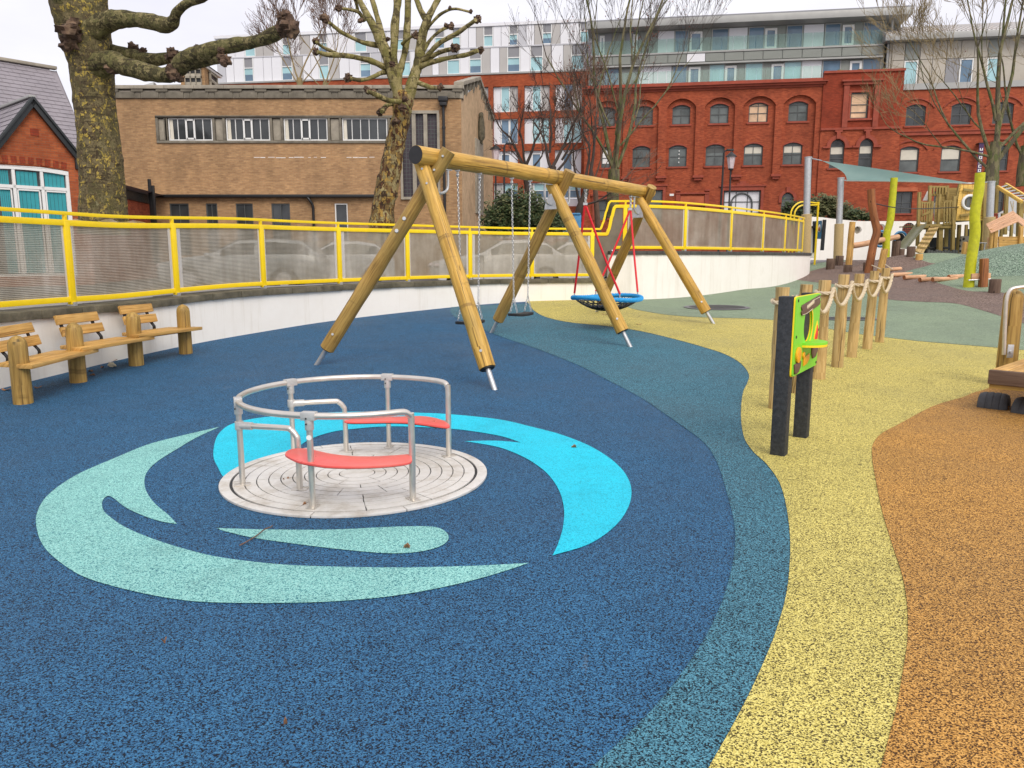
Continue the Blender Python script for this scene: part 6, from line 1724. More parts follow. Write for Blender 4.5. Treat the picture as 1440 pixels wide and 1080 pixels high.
m.build('white_lettering', m_white, bn, smooth=False)
# penthouse on the warehouse: two storeys, set back
ds = 1.2; U_ = lambda px, py=60: pr.uz(px, py, ds)[0]
def Zp(px, py): return pr.uz(px, py, ds)[1]
zP0 = zct-.4; zP1 = Zp(1055, 92); zP2 = (Zp(1040, 85.5)+Zp(1150, 80.5))/2; zP3 = (Zp(1040, 69)+Zp(1240, 61))/2; zP4 = (Zp(1040, 40)+Zp(1240, 29))/2
zF0 = (Zp(940, 41)+Zp(1240, 27))/2; zF1 = (Zp(890, 34.5)+Zp(1270, 15))/2
xP0, xP1 = U_(832), U_(1247)
MB().box(xP0, xP1, ds+.35, ds+9, zP0, zF0).build('penthouse_core', m_sgry, red, smooth=False)
up_items = [(833, 843, 'g'), (843, 850, 'd'), (850, 860, 'g'), (860, 880, 's'), (880, 890, 'g'), (890, 897, 'd'), (897, 925, 's'), (925, 948.5, 'w'), (948.5, 968.5, 'W'), (970, 988, 'd'), (988, 1001, 's'), (1001, 1025, 'W'), (1025, 1051.5, 'w'), (1052.5, 1075.5, 'W'), (1076, 1093, 'd'), (1093, 1105, 's'), (1106, 1129.5, 'W'), (1130.5, 1159, 'w'), (1160, 1183, 'W'), (1185, 1201.5, 'd'), (1201.5, 1214, 's'), (1214, 1239.5, 'W'), (1239.5, 1247, 's')]
lo_items = [(835, 850, 's'), (850, 872, 'W'), (872, 900, 's'), (900, 920, 'w'), (920, 946, 'w'), (947, 968.5, 'W'), (970, 987, 'd'), (987, 999, 's'), (999, 1022, 'C'), (1022, 1038, 'd'), (1038, 1050, 's'), (1050, 1076, 'C'), (1076, 1087, 's'), (1087.5, 1105, 'd'), (1105, 1130.5, 'C'), (1130.5, 1159, 'w'), (1159.5, 1186, 'W'), (1186, 1198, 's'), (1198.5, 1215.5, 'd'), (1216, 1243, 'W'), (1243, 1247, 's')]
def prow(items, z0, z1):
    for a, b, k in items:
        x0, x1 = U_(a), U_(b)
        if k in 'ws': pnl(red, x0, x1, z0, z1, ds+.28, m_pwht if k == 'w' else m_sgry, 'penthouse_panel')
        elif k == 'g': pnl(red, x0, x1, z0, z1, ds+.28, m_pdrk, 'penthouse_panel')
        else:
            win(red, x0, x1, z0, z1 if k != 'd' else z1-.15, ds+.3, m_upvc if k == 'd' else m_zinc, {'W': m_blgl, 'C': m_cygl, 'd': m_blgl}[k], 1, 1, fw=.16 if k == 'd' else .07, name='balcony_door' if k == 'd' else 'window')
prow(up_items, zP3, zF0-.05); prow(lo_items, zP0, zP1+.25)
x = U_(836); k = 0; st = (U_(1241)-U_(836))/15
for i in range(15): pnl(red, U_(836)+st*i, U_(836)+st*(i+1), zP2-.0, zP3-.18, ds-.05, m_pwht if i == 5 else m_sgry, 'spandrel_panel', .03)
MB().box(xP0, U_(1243), ds+.02, ds+.4, zP2-.1, zP3-.18).build('balcony_slab', m_sgry, red, smooth=False)
m = MB(); m.box(xP0, U_(1243), ds-.10, ds+.34, zP3-.17, zP3-.05); m.box(xP0, U_(1243), ds-.08, ds+.3, zP2-.16, zP2-.04); m.build('slab_edge', m_zinc, red, smooth=False)
n = 26
for zz0, zz1, yy in ((zP3-.04, zP3+.95, ds-.06), (zct+.0, zct+.95, .15)):
    xa, xb = (xP0, U_(1241)) if yy > .5 else (xL+.2, xT0-.1)
    for i in range(n):
        a, b = xa+(xb-xa)*i/n+.02, xa+(xb-xa)*(i+1)/n-.02; m = MB(); m.box(a, b, yy, yy+.02, zz0, zz1); m.build('glass_balustrade', m_balu, red, smooth=False)
m = MB(); xe = U_(1278, 20); m.box(xP0-.3, xe, ds-1.0, ds+9, zF0, zF1); m.build('roof_fascia', m_zinc, red, bevel=.02)
MB().box(xP0-.3, xe, ds-.95, ds+9, zF1, zF1+.12).build('roof_edge', m_pdrk, red, smooth=False)
MB().box(U_(1253), U_(1274), ds+1.5, ds+8, zP3, zF0).build('stair_core', m_sgry, red, smooth=False)
for px_, za, zb in ((1253, 46, 28), (1249.5, 98, 62)): MB().cyl((U_(px_), ds-.0, Zp(px_, za)), (U_(px_), ds-.0, Zp(px_, zb)), .09, seg=8).build('downpipe', m_zinc, red)
# right part: curved metal roof over beige boards
zE0, zE1 = Zp(1340, 57.5), Zp(1340, 48.5); xa, xb = U_(1240), U_(1600)
zEm = (Zp(1250, 60)+Zp(1440, 55))/2; zEt = zEm+(zE1-zE0)
MB().box(xa, xb, ds-.9, ds+.2, zEm, zEt).build('eaves_fascia', m_zinc, red, bevel=.02)
m = MB(); nr = 8; xs_l = [xa+(xb-xa)*i/60 for i in range(61)]
prf = [(ds-.9+6.5*t, zEt+1.75*sin(t*pi/2)) for t in [i/nr for i in range(nr+1)]]
for (y0, z0), (y1, z1) in zip(prf, prf[1:]): m.quad((xa, y0, z0), (xb, y0, z0), (xb, y1, z1), (xa, y1, z1))
m.poly([(xa, y, z) for y, z in prf]+[(xa, prf[-1][0], zEt)])
for x in xs_l:
    for (y0, z0), (y1, z1) in zip(prf, prf[1:]): m.quad((x-.03, y0, z0+.07), (x+.03, y0, z0+.07), (x+.03, y1, z1+.07), (x-.03, y1, z1+.07)); m.quad((x+.03, y0, z0), (x+.03, y1, z1), (x+.03, y1, z1+.07), (x+.03, y0, z0+.07)); m.quad((x-.03, y0, z0), (x-.03, y0, z0+.07), (x-.03, y1, z1+.07), (x-.03, y1, z1))
m.build('standing_seam_roof', plain('pale_metal_roof', (.62, .60, .58), .45, .1, .1, 2, dirt=(.5, .4, .34), dscale=2), red, smooth=False)
zB0 = zRt+.4; zB1 = Zp(1340, 82.5); items = [(1255, 1273, 'b'), (1273.5, 1293, 'C'), (1295, 1313, 'b'), (1313, 1332, 'b'), (1332, 1352, 'g'), (1352, 1371, 'W'), (1371, 1390, 'b'), (1390, 1409, 'C'), (1409, 1428, 'b'), (1428, 1447, 'b'), (1447, 1466, 'b')]
for a, b, k in items:
    x0, x1 = U_(a), U_(b)
    pnl(red, x0, x1, zB1, zEm, ds-.1, m_sgry if k == 'C' else m_bbeg, 'rooftop_board')
    if k in 'CW': win(red, x0, x1, zB0, zB1-.05, ds-.05, m_upvc, m_cygl if k == 'C' else m_blgl, 1, 1, fw=.08)
    else: pnl(red, x0, x1, zB0, zB1, ds-.1, m_bbeg if k == 'b' else m_pdrk, 'rooftop_board')
MB().box(xa+.6, xb, ds, ds+6, zB0-.3, zEm).build('rooftop_core', m_bbeg, red, smooth=False)
p = pr.uz(1440, 33, 12); c = at(1436, 36, 80); dm = thing('roof_dome', 'pale low dome edge beyond the curved metal roof', 'dome', tuple(c)); MB().blob((c.x+6, 80, c.z-2.6), 7.5, 5, 3.9, 24, 12).build('dome_shell', m_zinc, dm)
# ============================================================ FAR PLAYGROUND
def far_wall():
    Yw = 36.4; A = at(1128, 304, Yw)
    th_ = thing('porthole_wall', 'long white rendered wall pierced by round portholes', 'wall', (14, Yw, 2))
    topz = lambda x: at(1129, 304, Yw).z + (at(1200, 311, Yw).z-at(1129, 304, Yw).z)*sst(at(1129, 304, Yw).x, at(1215, 311, Yw).x, x)
    holes = [(1206.5, 323.5, 5.2), (1239, 322, 7.0), (1278, 322.5, 9.2)]
    H_ = [(at(a, b, Yw).x, at(a, b, Yw).z, r/F*Yw*.985) for a, b, r in holes]
    mb = MB(); x0, x1 = A.x, 33.0; xs = [x0]
    for cx, cz, r in H_: xs += [cx-r*1.25, cx+r*1.25]
    xs.append(x1); hi = 0; D_ = .28
    def strip(a, b, za, zb, za2, zb2):
        mb.quad((a, Yw, za), (b, Yw, za2), (b, Yw, zb2), (a, Yw, zb))
    for i in range(len(xs)-1):
        a, b = xs[i], xs[i+1]
        if i % 2 == 0:
            n = max(1, int((b-a)/.8))
            for k in range(n): p, q = a+(b-a)*k/n, a+(b-a)*(k+1)/n; strip(p, q, 1.0, topz(p), 1.0, topz(q)); mb.quad((p, Yw, topz(p)), (q, Yw, topz(q)), (q, Yw+D_, topz(q)), (p, Yw+D_, topz(p)))
        else:
            cx, cz, r = H_[i//2]; N = 32
            sq = []
            for k in range(N):
                t = 2*pi*k/N; c_, s_ = cos(t), sin(t); m_ = max(abs(c_), abs(s_)); sq.append((cx+r*1.25*c_/m_, cz+r*1.25*s_/m_))
            for k in range(N):
                j = (k+1) % N; c0 = (cx+r*cos(2*pi*k/N), cz+r*sin(2*pi*k/N)); c1 = (cx+r*cos(2*pi*j/N), cz+r*sin(2*pi*j/N))
                mb.quad((c0[0], Yw, c0[1]), (c1[0], Yw, c1[1]), (sq[j][0], Yw, sq[j][1]), (sq[k][0], Yw, sq[k][1])); mb.quad((c1[0], Yw, c1[1]), (c0[0], Yw, c0[1]), (c0[0], Yw+D_, c0[1]), (c1[0], Yw+D_, c1[1]))
            strip(a, b, 1.0, cz-r*1.25, 1.0, cz-r*1.25); strip(a, b, cz+r*1.25, topz(a), cz+r*1.25, topz(b)); mb.quad((a, Yw, topz(a)), (b, Yw, topz(b)), (b, Yw+D_, topz(b)), (a, Yw+D_, topz(a)))
    mb.quad((x0, Yw+D_, 1), (x0, Yw, 1), (x0, Yw, topz(x0)), (x0, Yw+D_, topz(x0)))
    mb.build('rendered_face', m_rend, th_, smooth=False)
    cx, cz, r = H_[2]; m = MB()
    for k in range(-3, 4):
        h = sqrt(max(0, r*r-(k*r/3.5)**2)); m.box(cx+k*r/3.5-.012, cx+k*r/3.5+.012, Yw+.05, Yw+.07, cz-h, cz+h); m.box(cx-h, cx+h, Yw+.075, Yw+.095, cz+k*r/3.5-.012, cz+k*r/3.5+.012)
    m.build('porthole_grille', m_iron, th_, smooth=False)
    cx, cz, r = H_[0]; m = MB(); m.cyl((cx, Yw+.2, cz), (cx, Yw+.22, cz), r*.99, seg=24); m.build('porthole_plate', m_conl, th_, smooth=False)
far_wall()
def block(name, label, cat, x0, y0, x1, y1, Y, dep, mat, bev=.03):
    a, b = at(x0, y1, Y), at(x1, y0, Y); t = thing(name, label, cat, ((a.x+b.x)/2, Y, a.z)); MB().box(a.x, b.x, Y, Y+dep, a.z-.3, b.z).build('body', mat, t, bevel=bev); return t
lw = block('low_white_wall', 'short low white wall block beside the blue play board', 'wall', 1128, 319, 1149, 352, 31.6, .5, m_rend)
a, b = at(1136, 321, 31.5), at(1152, 318, 31.5); MB().box(a.x, b.x, 31.4, 31.55, a.z, b.z).build('black_rail', m_iron, lw)
bp = thing('blue_play_panel', 'small blue play board between black posts in front of the white wall', 'play panel', tuple(at(1154, 350, 31.2)))
def pb(par, name, x0, y0, x1, y1, Y, dep, mat, bev=0):
    a, b = at(x0, y1, Y), at(x1, y0, Y); return MB().box(a.x, b.x, Y, Y+dep, a.z, b.z).build(name, mat, par, bevel=bev)
a, b = at(1156, 352, 30.9), at(1159.5, 309, 30.9); MB().bar((a.x, 30.9, a.z), (b.x, 30.9, b.z), .11, .11, up=(0, 1, 0)).build('post', m_rplas, bp)
a, b = at(1145, 348, 31.6), at(1145, 311, 31.6); MB().bar((a.x, 31.6, a.z-.2), (b.x, 31.6, b.z), .1, .1, up=(0, 1, 0)).build('post', m_rplas, bp)
V = [at(1147, 311, 31.55), at(1156, 310, 31.0), at(1155, 336, 31.0), at(1149, 336, 31.55)]; m = MB(); m.quad(*V[::-1]); m.quad(*[v+Vector((.02, .04, 0)) for v in V]); m.build('blue_board', m_bpan, bp, smooth=False)
c = at(1152.5, 321, 31.15); m = MB(); m.blob(c, .07, .04, .16, 10, 8); m.build('white_shape', m_white, bp)
c = at(1151.8, 322, 31.1); m = MB(); m.blob(c, .03, .04, .09, 8, 6); m.build('red_shape', m_terrl, bp)
# sail posts
def sail_post(px, ty, Y, bz, wpx, wy, label, r=.115):
    t_ = at(px, ty, Y); b_ = Vector((at(px-3 if px > 1150 else px-3, 350, Y).x, Y, bz)); th_ = thing('sail_post', label, 'post', tuple(b_), group='shade sail posts')
    MB().cyl(b_-Vector((0, 0, .2)), t_, r, seg=18).build('steel_pole', m_galv, th_); MB().cyl(t_, t_+Vector((0, 0, .03)), r*1.15, seg=18).build('cap', m_galv, th_)
    w = b_.lerp(t_, (at(px, wy, Y).z-b_.z)/(t_.z-b_.z)); n = int((w-b_).length/.035); m = MB(); P = []; rs = []
    for i in range(n*2+1): P.append(b_.lerp(w, i/(n*2))+Vector((0, 0, .02))); rs.append(r*1.42+(.010 if i % 2 else 0))
    m.tube(P, rs, 18); m.build('rope_wrap', m_sis, th_); return t_
s1 = sail_post(1136.5, 222, 28.7, ZHI-.15, 10, 302, 'tall galvanised sail post at the end of the yellow fence', .12)
g = gp(1177, 373); s2 = sail_post(1182.5, 251, g.y, T(g.x, g.y), 10, 315.5, 'galvanised sail post with rope-wrapped foot beside the dark stumps', .115)
s3 = sail_post(1394, 256, 29.6, T(17.8, 29.6), 10, 306, 'galvanised sail post beside the wooden climbing tower', .13)
sl_ = thing('shade_sail', 'sage green shade sail stretched between the posts', 'shade sail', tuple(s1))
A, B, C_ = at(1156, 226, 28.4), at(1191, 254, g.y+.05), at(1366, 257.5, 29.5)
def edge(p, q, sag):
    out = []
    for i in range(17):
        t = i/16; out.append((p.lerp(q, t), sag*4*t*(1-t)))
    return out
cen = (A+B+C_)/3; m = MB(); N = 16; V = []; Gd = {}
for i in range(N+1):
    for j in range(N+1-i):
        a, b = i/N, j/N; c = 1-a-b; p = A*a+B*b+C_*c
        pull = (4*a*b*.10+4*b*c*.045+4*a*c*.07); p = p.lerp(cen, min(.9, pull*1.6)); p.z += -.25*a*b*c*9 + .15*a*c
        Gd[i, j] = len(V); V.append(p)
fs = []
for i in range(N):
    for j in range(N-i):
        fs.append((Gd[i, j], Gd[i+1, j], Gd[i, j+1]))
        if (i+1, j+1) in Gd: fs.append((Gd[i+1, j], Gd[i+1, j+1], Gd[i, j+1]))
m.add(V, fs); m.build('sail_cloth', m_sail, sl_)
for p, q in ((A, s1), (B, s2+Vector((0, 0, -.05))), (C_, s3)): MB().tube([p, q], .02, 5).build('tension_wire', m_galv, sl_)
for p, q in ((B, C_),): 
    P = [Vector(V[Gd[0, j]])+Vector((0, 0, -.005)) for j in range(N+1)]; MB().tube(P, .022, 6).build('edge_webbing', m_white, sl_)
# rough upright logs
def rough(name, label, pts, w, mat, Y=None, group=None, cap=True, rect=False, cat='post'):
    g = gp(*pts[-1]) if Y is None else Vector((at(*pts[-1], Y)))
    if Y is not None: g.z = at(*pts[-1], Y).z
    Y = g.y; P = [g-Vector((0, 0, .15))]+[at(x, y, Y) for x, y in pts[::-1]]; P[1] = g
    th_ = thing(name, label, cat, tuple(g), group=group); Pc = crom(P, 5); r = w/2/F*Y
    MB().tube(Pc, [r*(1.06-.12*i/len(Pc)+.05*noise.noise(Vector((i*.5, r*9, 0)))) for i in range(len(Pc))], 4 if rect else 16, rot=pi/4 if rect else 0).build('log', mat, th_, bevel=.02 if rect else 0); return th_
rough('lime_post', 'lime-green painted crooked log post nearer, at the end of the stepping logs', [(1378.5, 243), (1376.5, 268), (1371, 300), (1371, 330), (1366, 365), (1362, 404)], 13.5, m_lime, group='lime-green painted log posts')
rough('lime_post', 'lime-green painted log post farther away, behind the round log beam', [(1257.5, 250), (1255, 280), (1252, 310), (1247, 330), (1246, 357)], 9.5, m_lime, Y=29.0, group='lime-green painted log posts')
rust = rough('rust_post', 'tall wavy rust-brown log post', [(1225, 266), (1226, 285), (1229, 305), (1233, 325), (1228, 345), (1221, 384)], 10.5, m_rust)
rough('log_post', 'orange-brown log post carrying the left end of the round beam', [(1199, 312), (1197, 330), (1195.5, 350), (1193, 378)], 8.5, m_plank, group='brown log posts')
rough('log_post', 'squat orange log post beside the tall rust-brown one', [(1244.5, 350), (1242, 362), (1238, 384)], 9.5, m_plank, group='brown log posts')
rough('log_post', 'rust-brown square post between the lime post and the dark stump', [(1384, 363.5), (1383.5, 380), (1382, 404)], 13, m_rust, rect=True, group='brown log posts')
gg = gp(1195, 376); Yb = gg.y+.25
bm_ = thing('round_beam', 'smooth pale round log beam lying across its posts', 'log beam', tuple(at(1200, 346, Yb))); P = [at(1200, 345.5, Yb), at(1215, 343, Yb), at(1240, 337.5, Yb+.5), at(1263, 333, Yb+.9)]
Pc = crom(P, 5); o = MB().tube(Pc, [.105-.01*i/len(Pc) for i in range(len(Pc))], 18).build('log', m_pink, bm_); MB().cyl(Pc[0]-(Pc[1]-Pc[0]).normalized()*.004, Pc[0], .10, seg=18).build('sawn_end', m_rust, o)
def stump(x, y0, y1, w, label, mat=m_stump, Y=None):
    g = gp(x, y1) if Y is None else at(x, y1, Y)
    h = at(x, y0, g.y).z-g.z; th_ = thing('tree_stump', label, 'stump', tuple(g), group='stepping stumps'); r = w/2/F*g.y
    MB().tube([g-Vector((0, 0, .1)), g+Vector((0, 0, h*.5)), g+Vector((0, 0, h-.015)), g+Vector((0, 0, h))], [r*1.02, r, r, r*.93], 18).build('log', mat, th_)
stump(1167.5, 363.5, 379, 11.5, 'dark stump at the left end of the bark patch')
stump(1180, 359.5, 374.5, 10.5, 'dark stump at the foot of the rope-wrapped sail post', Y=gp(1177, 373).y-.3)
stump(1192, 372.5, 383, 11.5, 'dark stump footing under the beam post')
stump(1259.5, 338.5, 357, 11, 'grey stump under the right end of the round beam', Y=Yb+1.0)
stump(1268, 350, 358, 7, 'very short dark stump behind the crest of the bark patch', Y=28.2)
stump(1280.5, 346.5, 361, 11, 'dark stump left of the climbing ramp')
stump(1292.5, 357, 365, 9.5, 'low brown stump at the foot of the climbing ramp', m_plank)
stump(1218, 369, 382, 9, 'small dark stump behind the tall rust-brown post')
stump(1398, 392.5, 412.5, 15, 'wide tapered dark stump right of the lime post')
for k, (x0, x1, y, l) in enumerate([(1249, 1266.5, 378.5, 'farthest stepping log, left end of the row'), (1254, 1282, 386, 'second stepping log from the left'), (1271.5, 1301, 389.7, 'third stepping log from the left'), (1293.5, 1318, 392.8, 'fourth stepping log from the left'), (1311.5, 1345, 392.5, 'fifth stepping log, just left of the last'), (1334, 1358, 389, 'last stepping log beside the lime post')]):
    g = gp((x0+x1)/2, y+3); a, b = at(x0, y+.6, g.y-.12), at(x1, y-.6, g.y+.12); th_ = thing('stepping_log', l, 'log', tuple(g), group='lying stepping logs')
    tapered(a, b, .062, .060, 5, .015, seg=14).build('log', m_pink, th_); 
    for p, q in ((a, b),): MB().cyl(p-(q-p).normalized()*.004, p, .058, seg=14).build('sawn_end', m_rust, th_)
    for t in (.2, .8): p = a.lerp(b, t); MB().cyl((p.x, p.y, T(p.x, p.y)-.05), (p.x, p.y, p.z), .02, seg=8).build('stub', m_galv, th_)
g = gp(1380, 400); hb = thing('square_crossbar', 'short square timber crossbar bolted to the lime post', 'timber bar', tuple(at(1380, 390, g.y-.3))); a, b = at(1365, 389.5, g.y-.35), at(1391.5, 388.5, g.y-.35); MB().bar(a, b, .12, .17).build('bar', m_pink, hb, bevel=.015)
a, b = at(1362, 394, g.y-.42), at(1393, 392.5, g.y-.42); MB().tube([a, b], .018, 8).build('steel_rod', m_galv, hb)
cb = thing('black_cable', 'thin black cable sagging from the rust-brown post to the tower', 'cable', tuple(at(1229, 287, 24))); MB().tube(crom([at(1229, 286, gp(1222, 384).y), at(1260, 292, 26), at(1300, 293.5, 28), at(1348, 291, 30.9), at(1368, 287, 30.9)], 6), .017, 6).build('cable', m_iron, cb)
rp = thing('short_ropes', 'thin pale ropes tied between the log posts', 'rope', tuple(at(1230, 376, 23))); MB().tube([at(1226, 373, 23), at(1238, 378, 22.5)], .015, 5).build('rope', m_rope, rp); MB().tube([at(1245, 372, 22.8), at(1256, 379, 22.3)], .015, 5).build('rope', m_rope, rp)

# ---------------- climbing tower
TY = 31.0; tw_ = thing('climbing_tower', 'wooden climbing tower with boarded cabin, railings, ramp and slide', 'climbing frame', (16.2, TY, T(16.2, TY)))
def tp(name, x0, y0, x1, y1, w, mat=m_twood, dy=0, dep=None):
    a, b = at(x0, y0, TY+dy), at(x1, y1, TY+dy); return MB().bar(a, b, w, dep or w, up=(0, 1, 0)).build(name, mat, tw_, bevel=.01)
for x0, y0, x1, y1, dy, w in ((1293, 270, 1290, 346, 0, .11), (1308, 261, 1304, 350, .9, .11), (1332, 261, 1330, 300, 1.6, .11), (1311, 283, 1308, 318, 0, .10), (1321.5, 273, 1319, 318, 0, .10), (1322, 318, 1321, 360, .1, .17), (1342, 276, 1339, 359, -.1, .12), (1331, 318, 1329.5, 356, 1.0, .12), (1349, 316, 1347, 356, 1.2, .12), (1350, 258, 1345, 280, -.05, .10), (1385, 256, 1381, 352, .1, .14), (1359, 316, 1357, 350, 1.5, .10), (1333, 270, 1331, 300, .4, .09), (1402, 262, 1400, 300, 1.4, .12), (1416, 258, 1413, 330, 1.8, .13), (1435, 284, 1433, 346, -.3, .18), (1424, 300, 1421, 340, 1.0, .1), (1410, 300, 1407, 340, 1.3, .1)):
    tp('post', x0, y0, x1, y1, w, dy=dy)
def railing(x0, y0, x1, y1, n, dy, slant=0):
    m0 = tp('rail', x0, y0, x1, y0+slant, .09, dy=dy, dep=.05); tp('rail', x0, y1, x1, y1+slant, .09, dy=dy, dep=.05)
    for i in range(n):
        x = x0+(x1-x0)*(i+.5)/n; tp('baluster_slat', x, y0+slant*(i+.5)/n, x-.7, y1+slant*(i+.5)/n, .062, dy=dy-.04, dep=.03)
railing(1295, 285, 1309, 311, 4, 0, 1); railing(1307.5, 263, 1332, 274, 6, 1.6); railing(1326, 284, 1342, 315, 4, -.1, -1)
for x0, y0, x1, y1 in ((1296, 303, 1308, 298), (1327, 306, 1341, 301)): tp('diagonal_brace', x0, y0, x1, y1, .08, dy=-.06, dep=.04)
for x0, x1, yy, dy in ((1290, 1343, 318, .0), (1290, 1343, 320, 1.5)): tp('floor_beam', x0, yy, x1, yy, .16, dy=dy)
for i in range(9): a, b = at(1291+i*5.8, 316.5, TY), at(1291+(i+1)*5.8-.3, 316.5, TY); MB().box(a.x, b.x, TY, TY+1.5, a.z-.04, a.z).build('deck_board', m_twood, tw_, smooth=False)
# white panels glimpsed behind the railings
for P in ([(1298, 282), (1305, 268), (1306, 282)], [(1333, 266), (1344, 271), (1344, 276), (1334, 276)], [(1314, 285), (1318, 285), (1318, 316), (1314, 316)]):
    V = [at(x, y, TY+1.9) for x, y in P]; m = MB(); m.poly(V[::-1]); m.poly([v+Vector((0, .04, 0)) for v in V]); m.build('white_board', m_white, tw_, smooth=False)
# boarded cabin with porthole
bx0, bx1 = 1344.5, 1382; nb = 6; cx, cz, cr = at(1363, 284.5, TY-.12).x, at(1363, 284.5, TY-.12).z, 9.0/F*TY
for i in range(nb):
    a, b = at(1363, 310, TY-.1), at(1363, 259.5, TY-.1); x0, x1 = at(bx0+(bx1-bx0)*i/nb, 285, TY).x+.006, at(bx0+(bx1-bx0)*(i+1)/nb, 285, TY).x-.006; m = MB()
    zs_ = []
    for xx in (x0, x1):
        h = sqrt(max(0, cr*cr-(xx-cx)**2)); zs_.append(h)
    if min(zs_) > 0.02 or max(zs_) > .1:
        lo0, lo1 = cz-zs_[0], cz-zs_[1]; hi0, hi1 = cz+zs_[0], cz+zs_[1]
        for q in (((x0, a.z), (x1, a.z), (x1, lo1), (x0, lo0)), ((x0, hi0), (x1, hi1), (x1, b.z), (x0, b.z))): m.quad(*[(p[0], TY-.1, p[1]) for p in q])
    else: m.quad((x0, TY-.1, a.z), (x1, TY-.1, a.z), (x1, TY-.1, b.z), (x0, TY-.1, b.z))
    m.quad((x0, TY-.1, b.z), (x1, TY-.1, b.z), (x1, TY-.06, b.z), (x0, TY-.06, b.z)); m.quad((x1, TY-.1, a.z), (x1, TY-.06, a.z), (x1, TY-.06, b.z), (x1, TY-.1, b.z))
    m.build('cabin_board', m_gwood, tw_, smooth=False)
m = MB(); m.tube([Vector((cx+cr*cos(t), TY-.13, cz+cr*sin(t))) for t in [2*pi*i/32 for i in range(32)]], .055, 8, closed=True); rg_ = m.build('porthole_ring', m_white, tw_)
m = MB(); m.cyl((cx, TY-.07, cz), (cx, TY-.05, cz), cr, seg=28); m.build('porthole_pane', m_gygl, rg_, smooth=False)
for x0, y0, x1, y1 in ((1355, 266.5, 1369, 268.5), (1350, 303.5, 1365, 301), (1384.5, 260, 1384, 308)): tp('cleat', x0, y0, x1, y1, .10, dy=-.18, dep=.06)
m = MB(); a, b = at(1344, 310, TY), at(1384, 259, TY); m.quad((b.x, TY-.1, a.z), (b.x, TY+1.6, a.z), (b.x, TY+1.6, b.z), (b.x, TY-.1, b.z)); m.quad((a.x, TY+1.6, a.z), (b.x, TY+1.6, a.z), (b.x, TY+1.6, b.z), (a.x, TY+1.6, b.z)); m.quad((a.x, TY-.09, a.z), (b.x, TY-.09, a.z), (b.x, TY+1.6, a.z), (a.x, TY+1.6, a.z)); m.build('cabin_shell', m_twood, tw_, smooth=False)
# undercroft: dark rear boards added for its shade, climbing wall with holds, low slatted seats
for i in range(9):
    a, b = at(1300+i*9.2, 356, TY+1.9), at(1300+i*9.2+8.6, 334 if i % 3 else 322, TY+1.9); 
    if 1: MB().box(a.x, b.x+.12, TY+1.9, TY+1.95, a.z-.1, b.z).build('undercroft_shade_board', m_rplas, tw_, smooth=False)
a, b = at(1349, 358, TY+.8), at(1363, 332, TY+.8); cwl = MB().box(a.x, b.x, TY+.8, TY+.86, a.z, b.z).build('climbing_wall', m_conl, tw_, smooth=False)
for x, y in ((1350.5, 338), (1355.5, 336), (1360, 341), (1350, 346), (1355, 345), (1350.5, 353), (1359.5, 350)): p = at(x, y, TY+.78); MB().blob(p, .04, .04, .05, 7, 5).build('climbing_hold', m_iron, cwl)
for i in range(11):
    x = 1306+i*3.9; a, b = at(x, 360, TY-.3), at(x, 351+(i % 3), TY-.3); MB().box(a.x-.045, a.x+.045, TY-.3, TY-.2, a.z, b.z).build('edging_stake', m_grfr, tw_, smooth=False)
tp('low_bench_rail', 1305, 349, 1338, 348.5, .09, m_iron, dy=.3)
# ramp with cleats
ra, rb_ = [at(1286.5, 352, TY-2.6), at(1297.5, 357, TY-3.0)], [at(1308.5, 317, TY-.1), at(1321.5, 317, TY-.1)]
for i in range(4):
    t0, t1 = i/4+.012, (i+1)/4-.012; q = [ra[0].lerp(ra[1], t0), ra[0].lerp(ra[1], t1), rb_[0].lerp(rb_[1], t1), rb_[0].lerp(rb_[1], t0)]; m = MB(); L = (q[3]-q[0]).length
    m.quad(*q, [(0, 0), (0, .14), (L, .14), (L, 0)]); dn = Vector((0, .02, -.05)); m.quad(*[p+dn for p in q][::-1]); m.quad(q[1], q[1]+dn, q[2]+dn, q[2]); m.quad(q[0]+dn, q[0], q[3], q[3]+dn); m.quad(q[0], q[0]+dn, q[1]+dn, q[1]); m.build('ramp_plank', m_post, tw_, smooth=False)
for i in range(6):
    t = (i+.6)/6.2; p, q = ra[0].lerp(rb_[0], t), ra[1].lerp(rb_[1], t+.06); MB().bar(p+Vector((0, -.03, .04)), q+Vector((0, -.03, .04)), .07, .05).build('ramp_cleat', m_twood, tw_, bevel=.01)
# slide chute
sa = [at(1264, 349, TY-.9)]; sa.append(sa[0]+Vector((.10, -.45, -.04))); sb2 = [at(1291, 316, TY+.1)]; sb2.append(sb2[0]+Vector((.10, -.45, -.04)))
m = MB(); n = 10; V = []
for i in range(n+1):
    t = i/n; p, q = sa[0].lerp(sb2[0], t), sa[1].lerp(sb2[1], t); 
    for w, h in ((0, .16), (0.02, 0), (.98, 0), (1, .16)): V.append(p.lerp(q, w)+Vector((0, 0, h)))
m.add(V, [(i*4+j, (i+1)*4+j, (i+1)*4+j+1, i*4+j+1) for i in range(n) for j in range(3)]); m.build('slide_chute', plain('grey_olive_slide', (.20, .20, .13), .4), tw_)
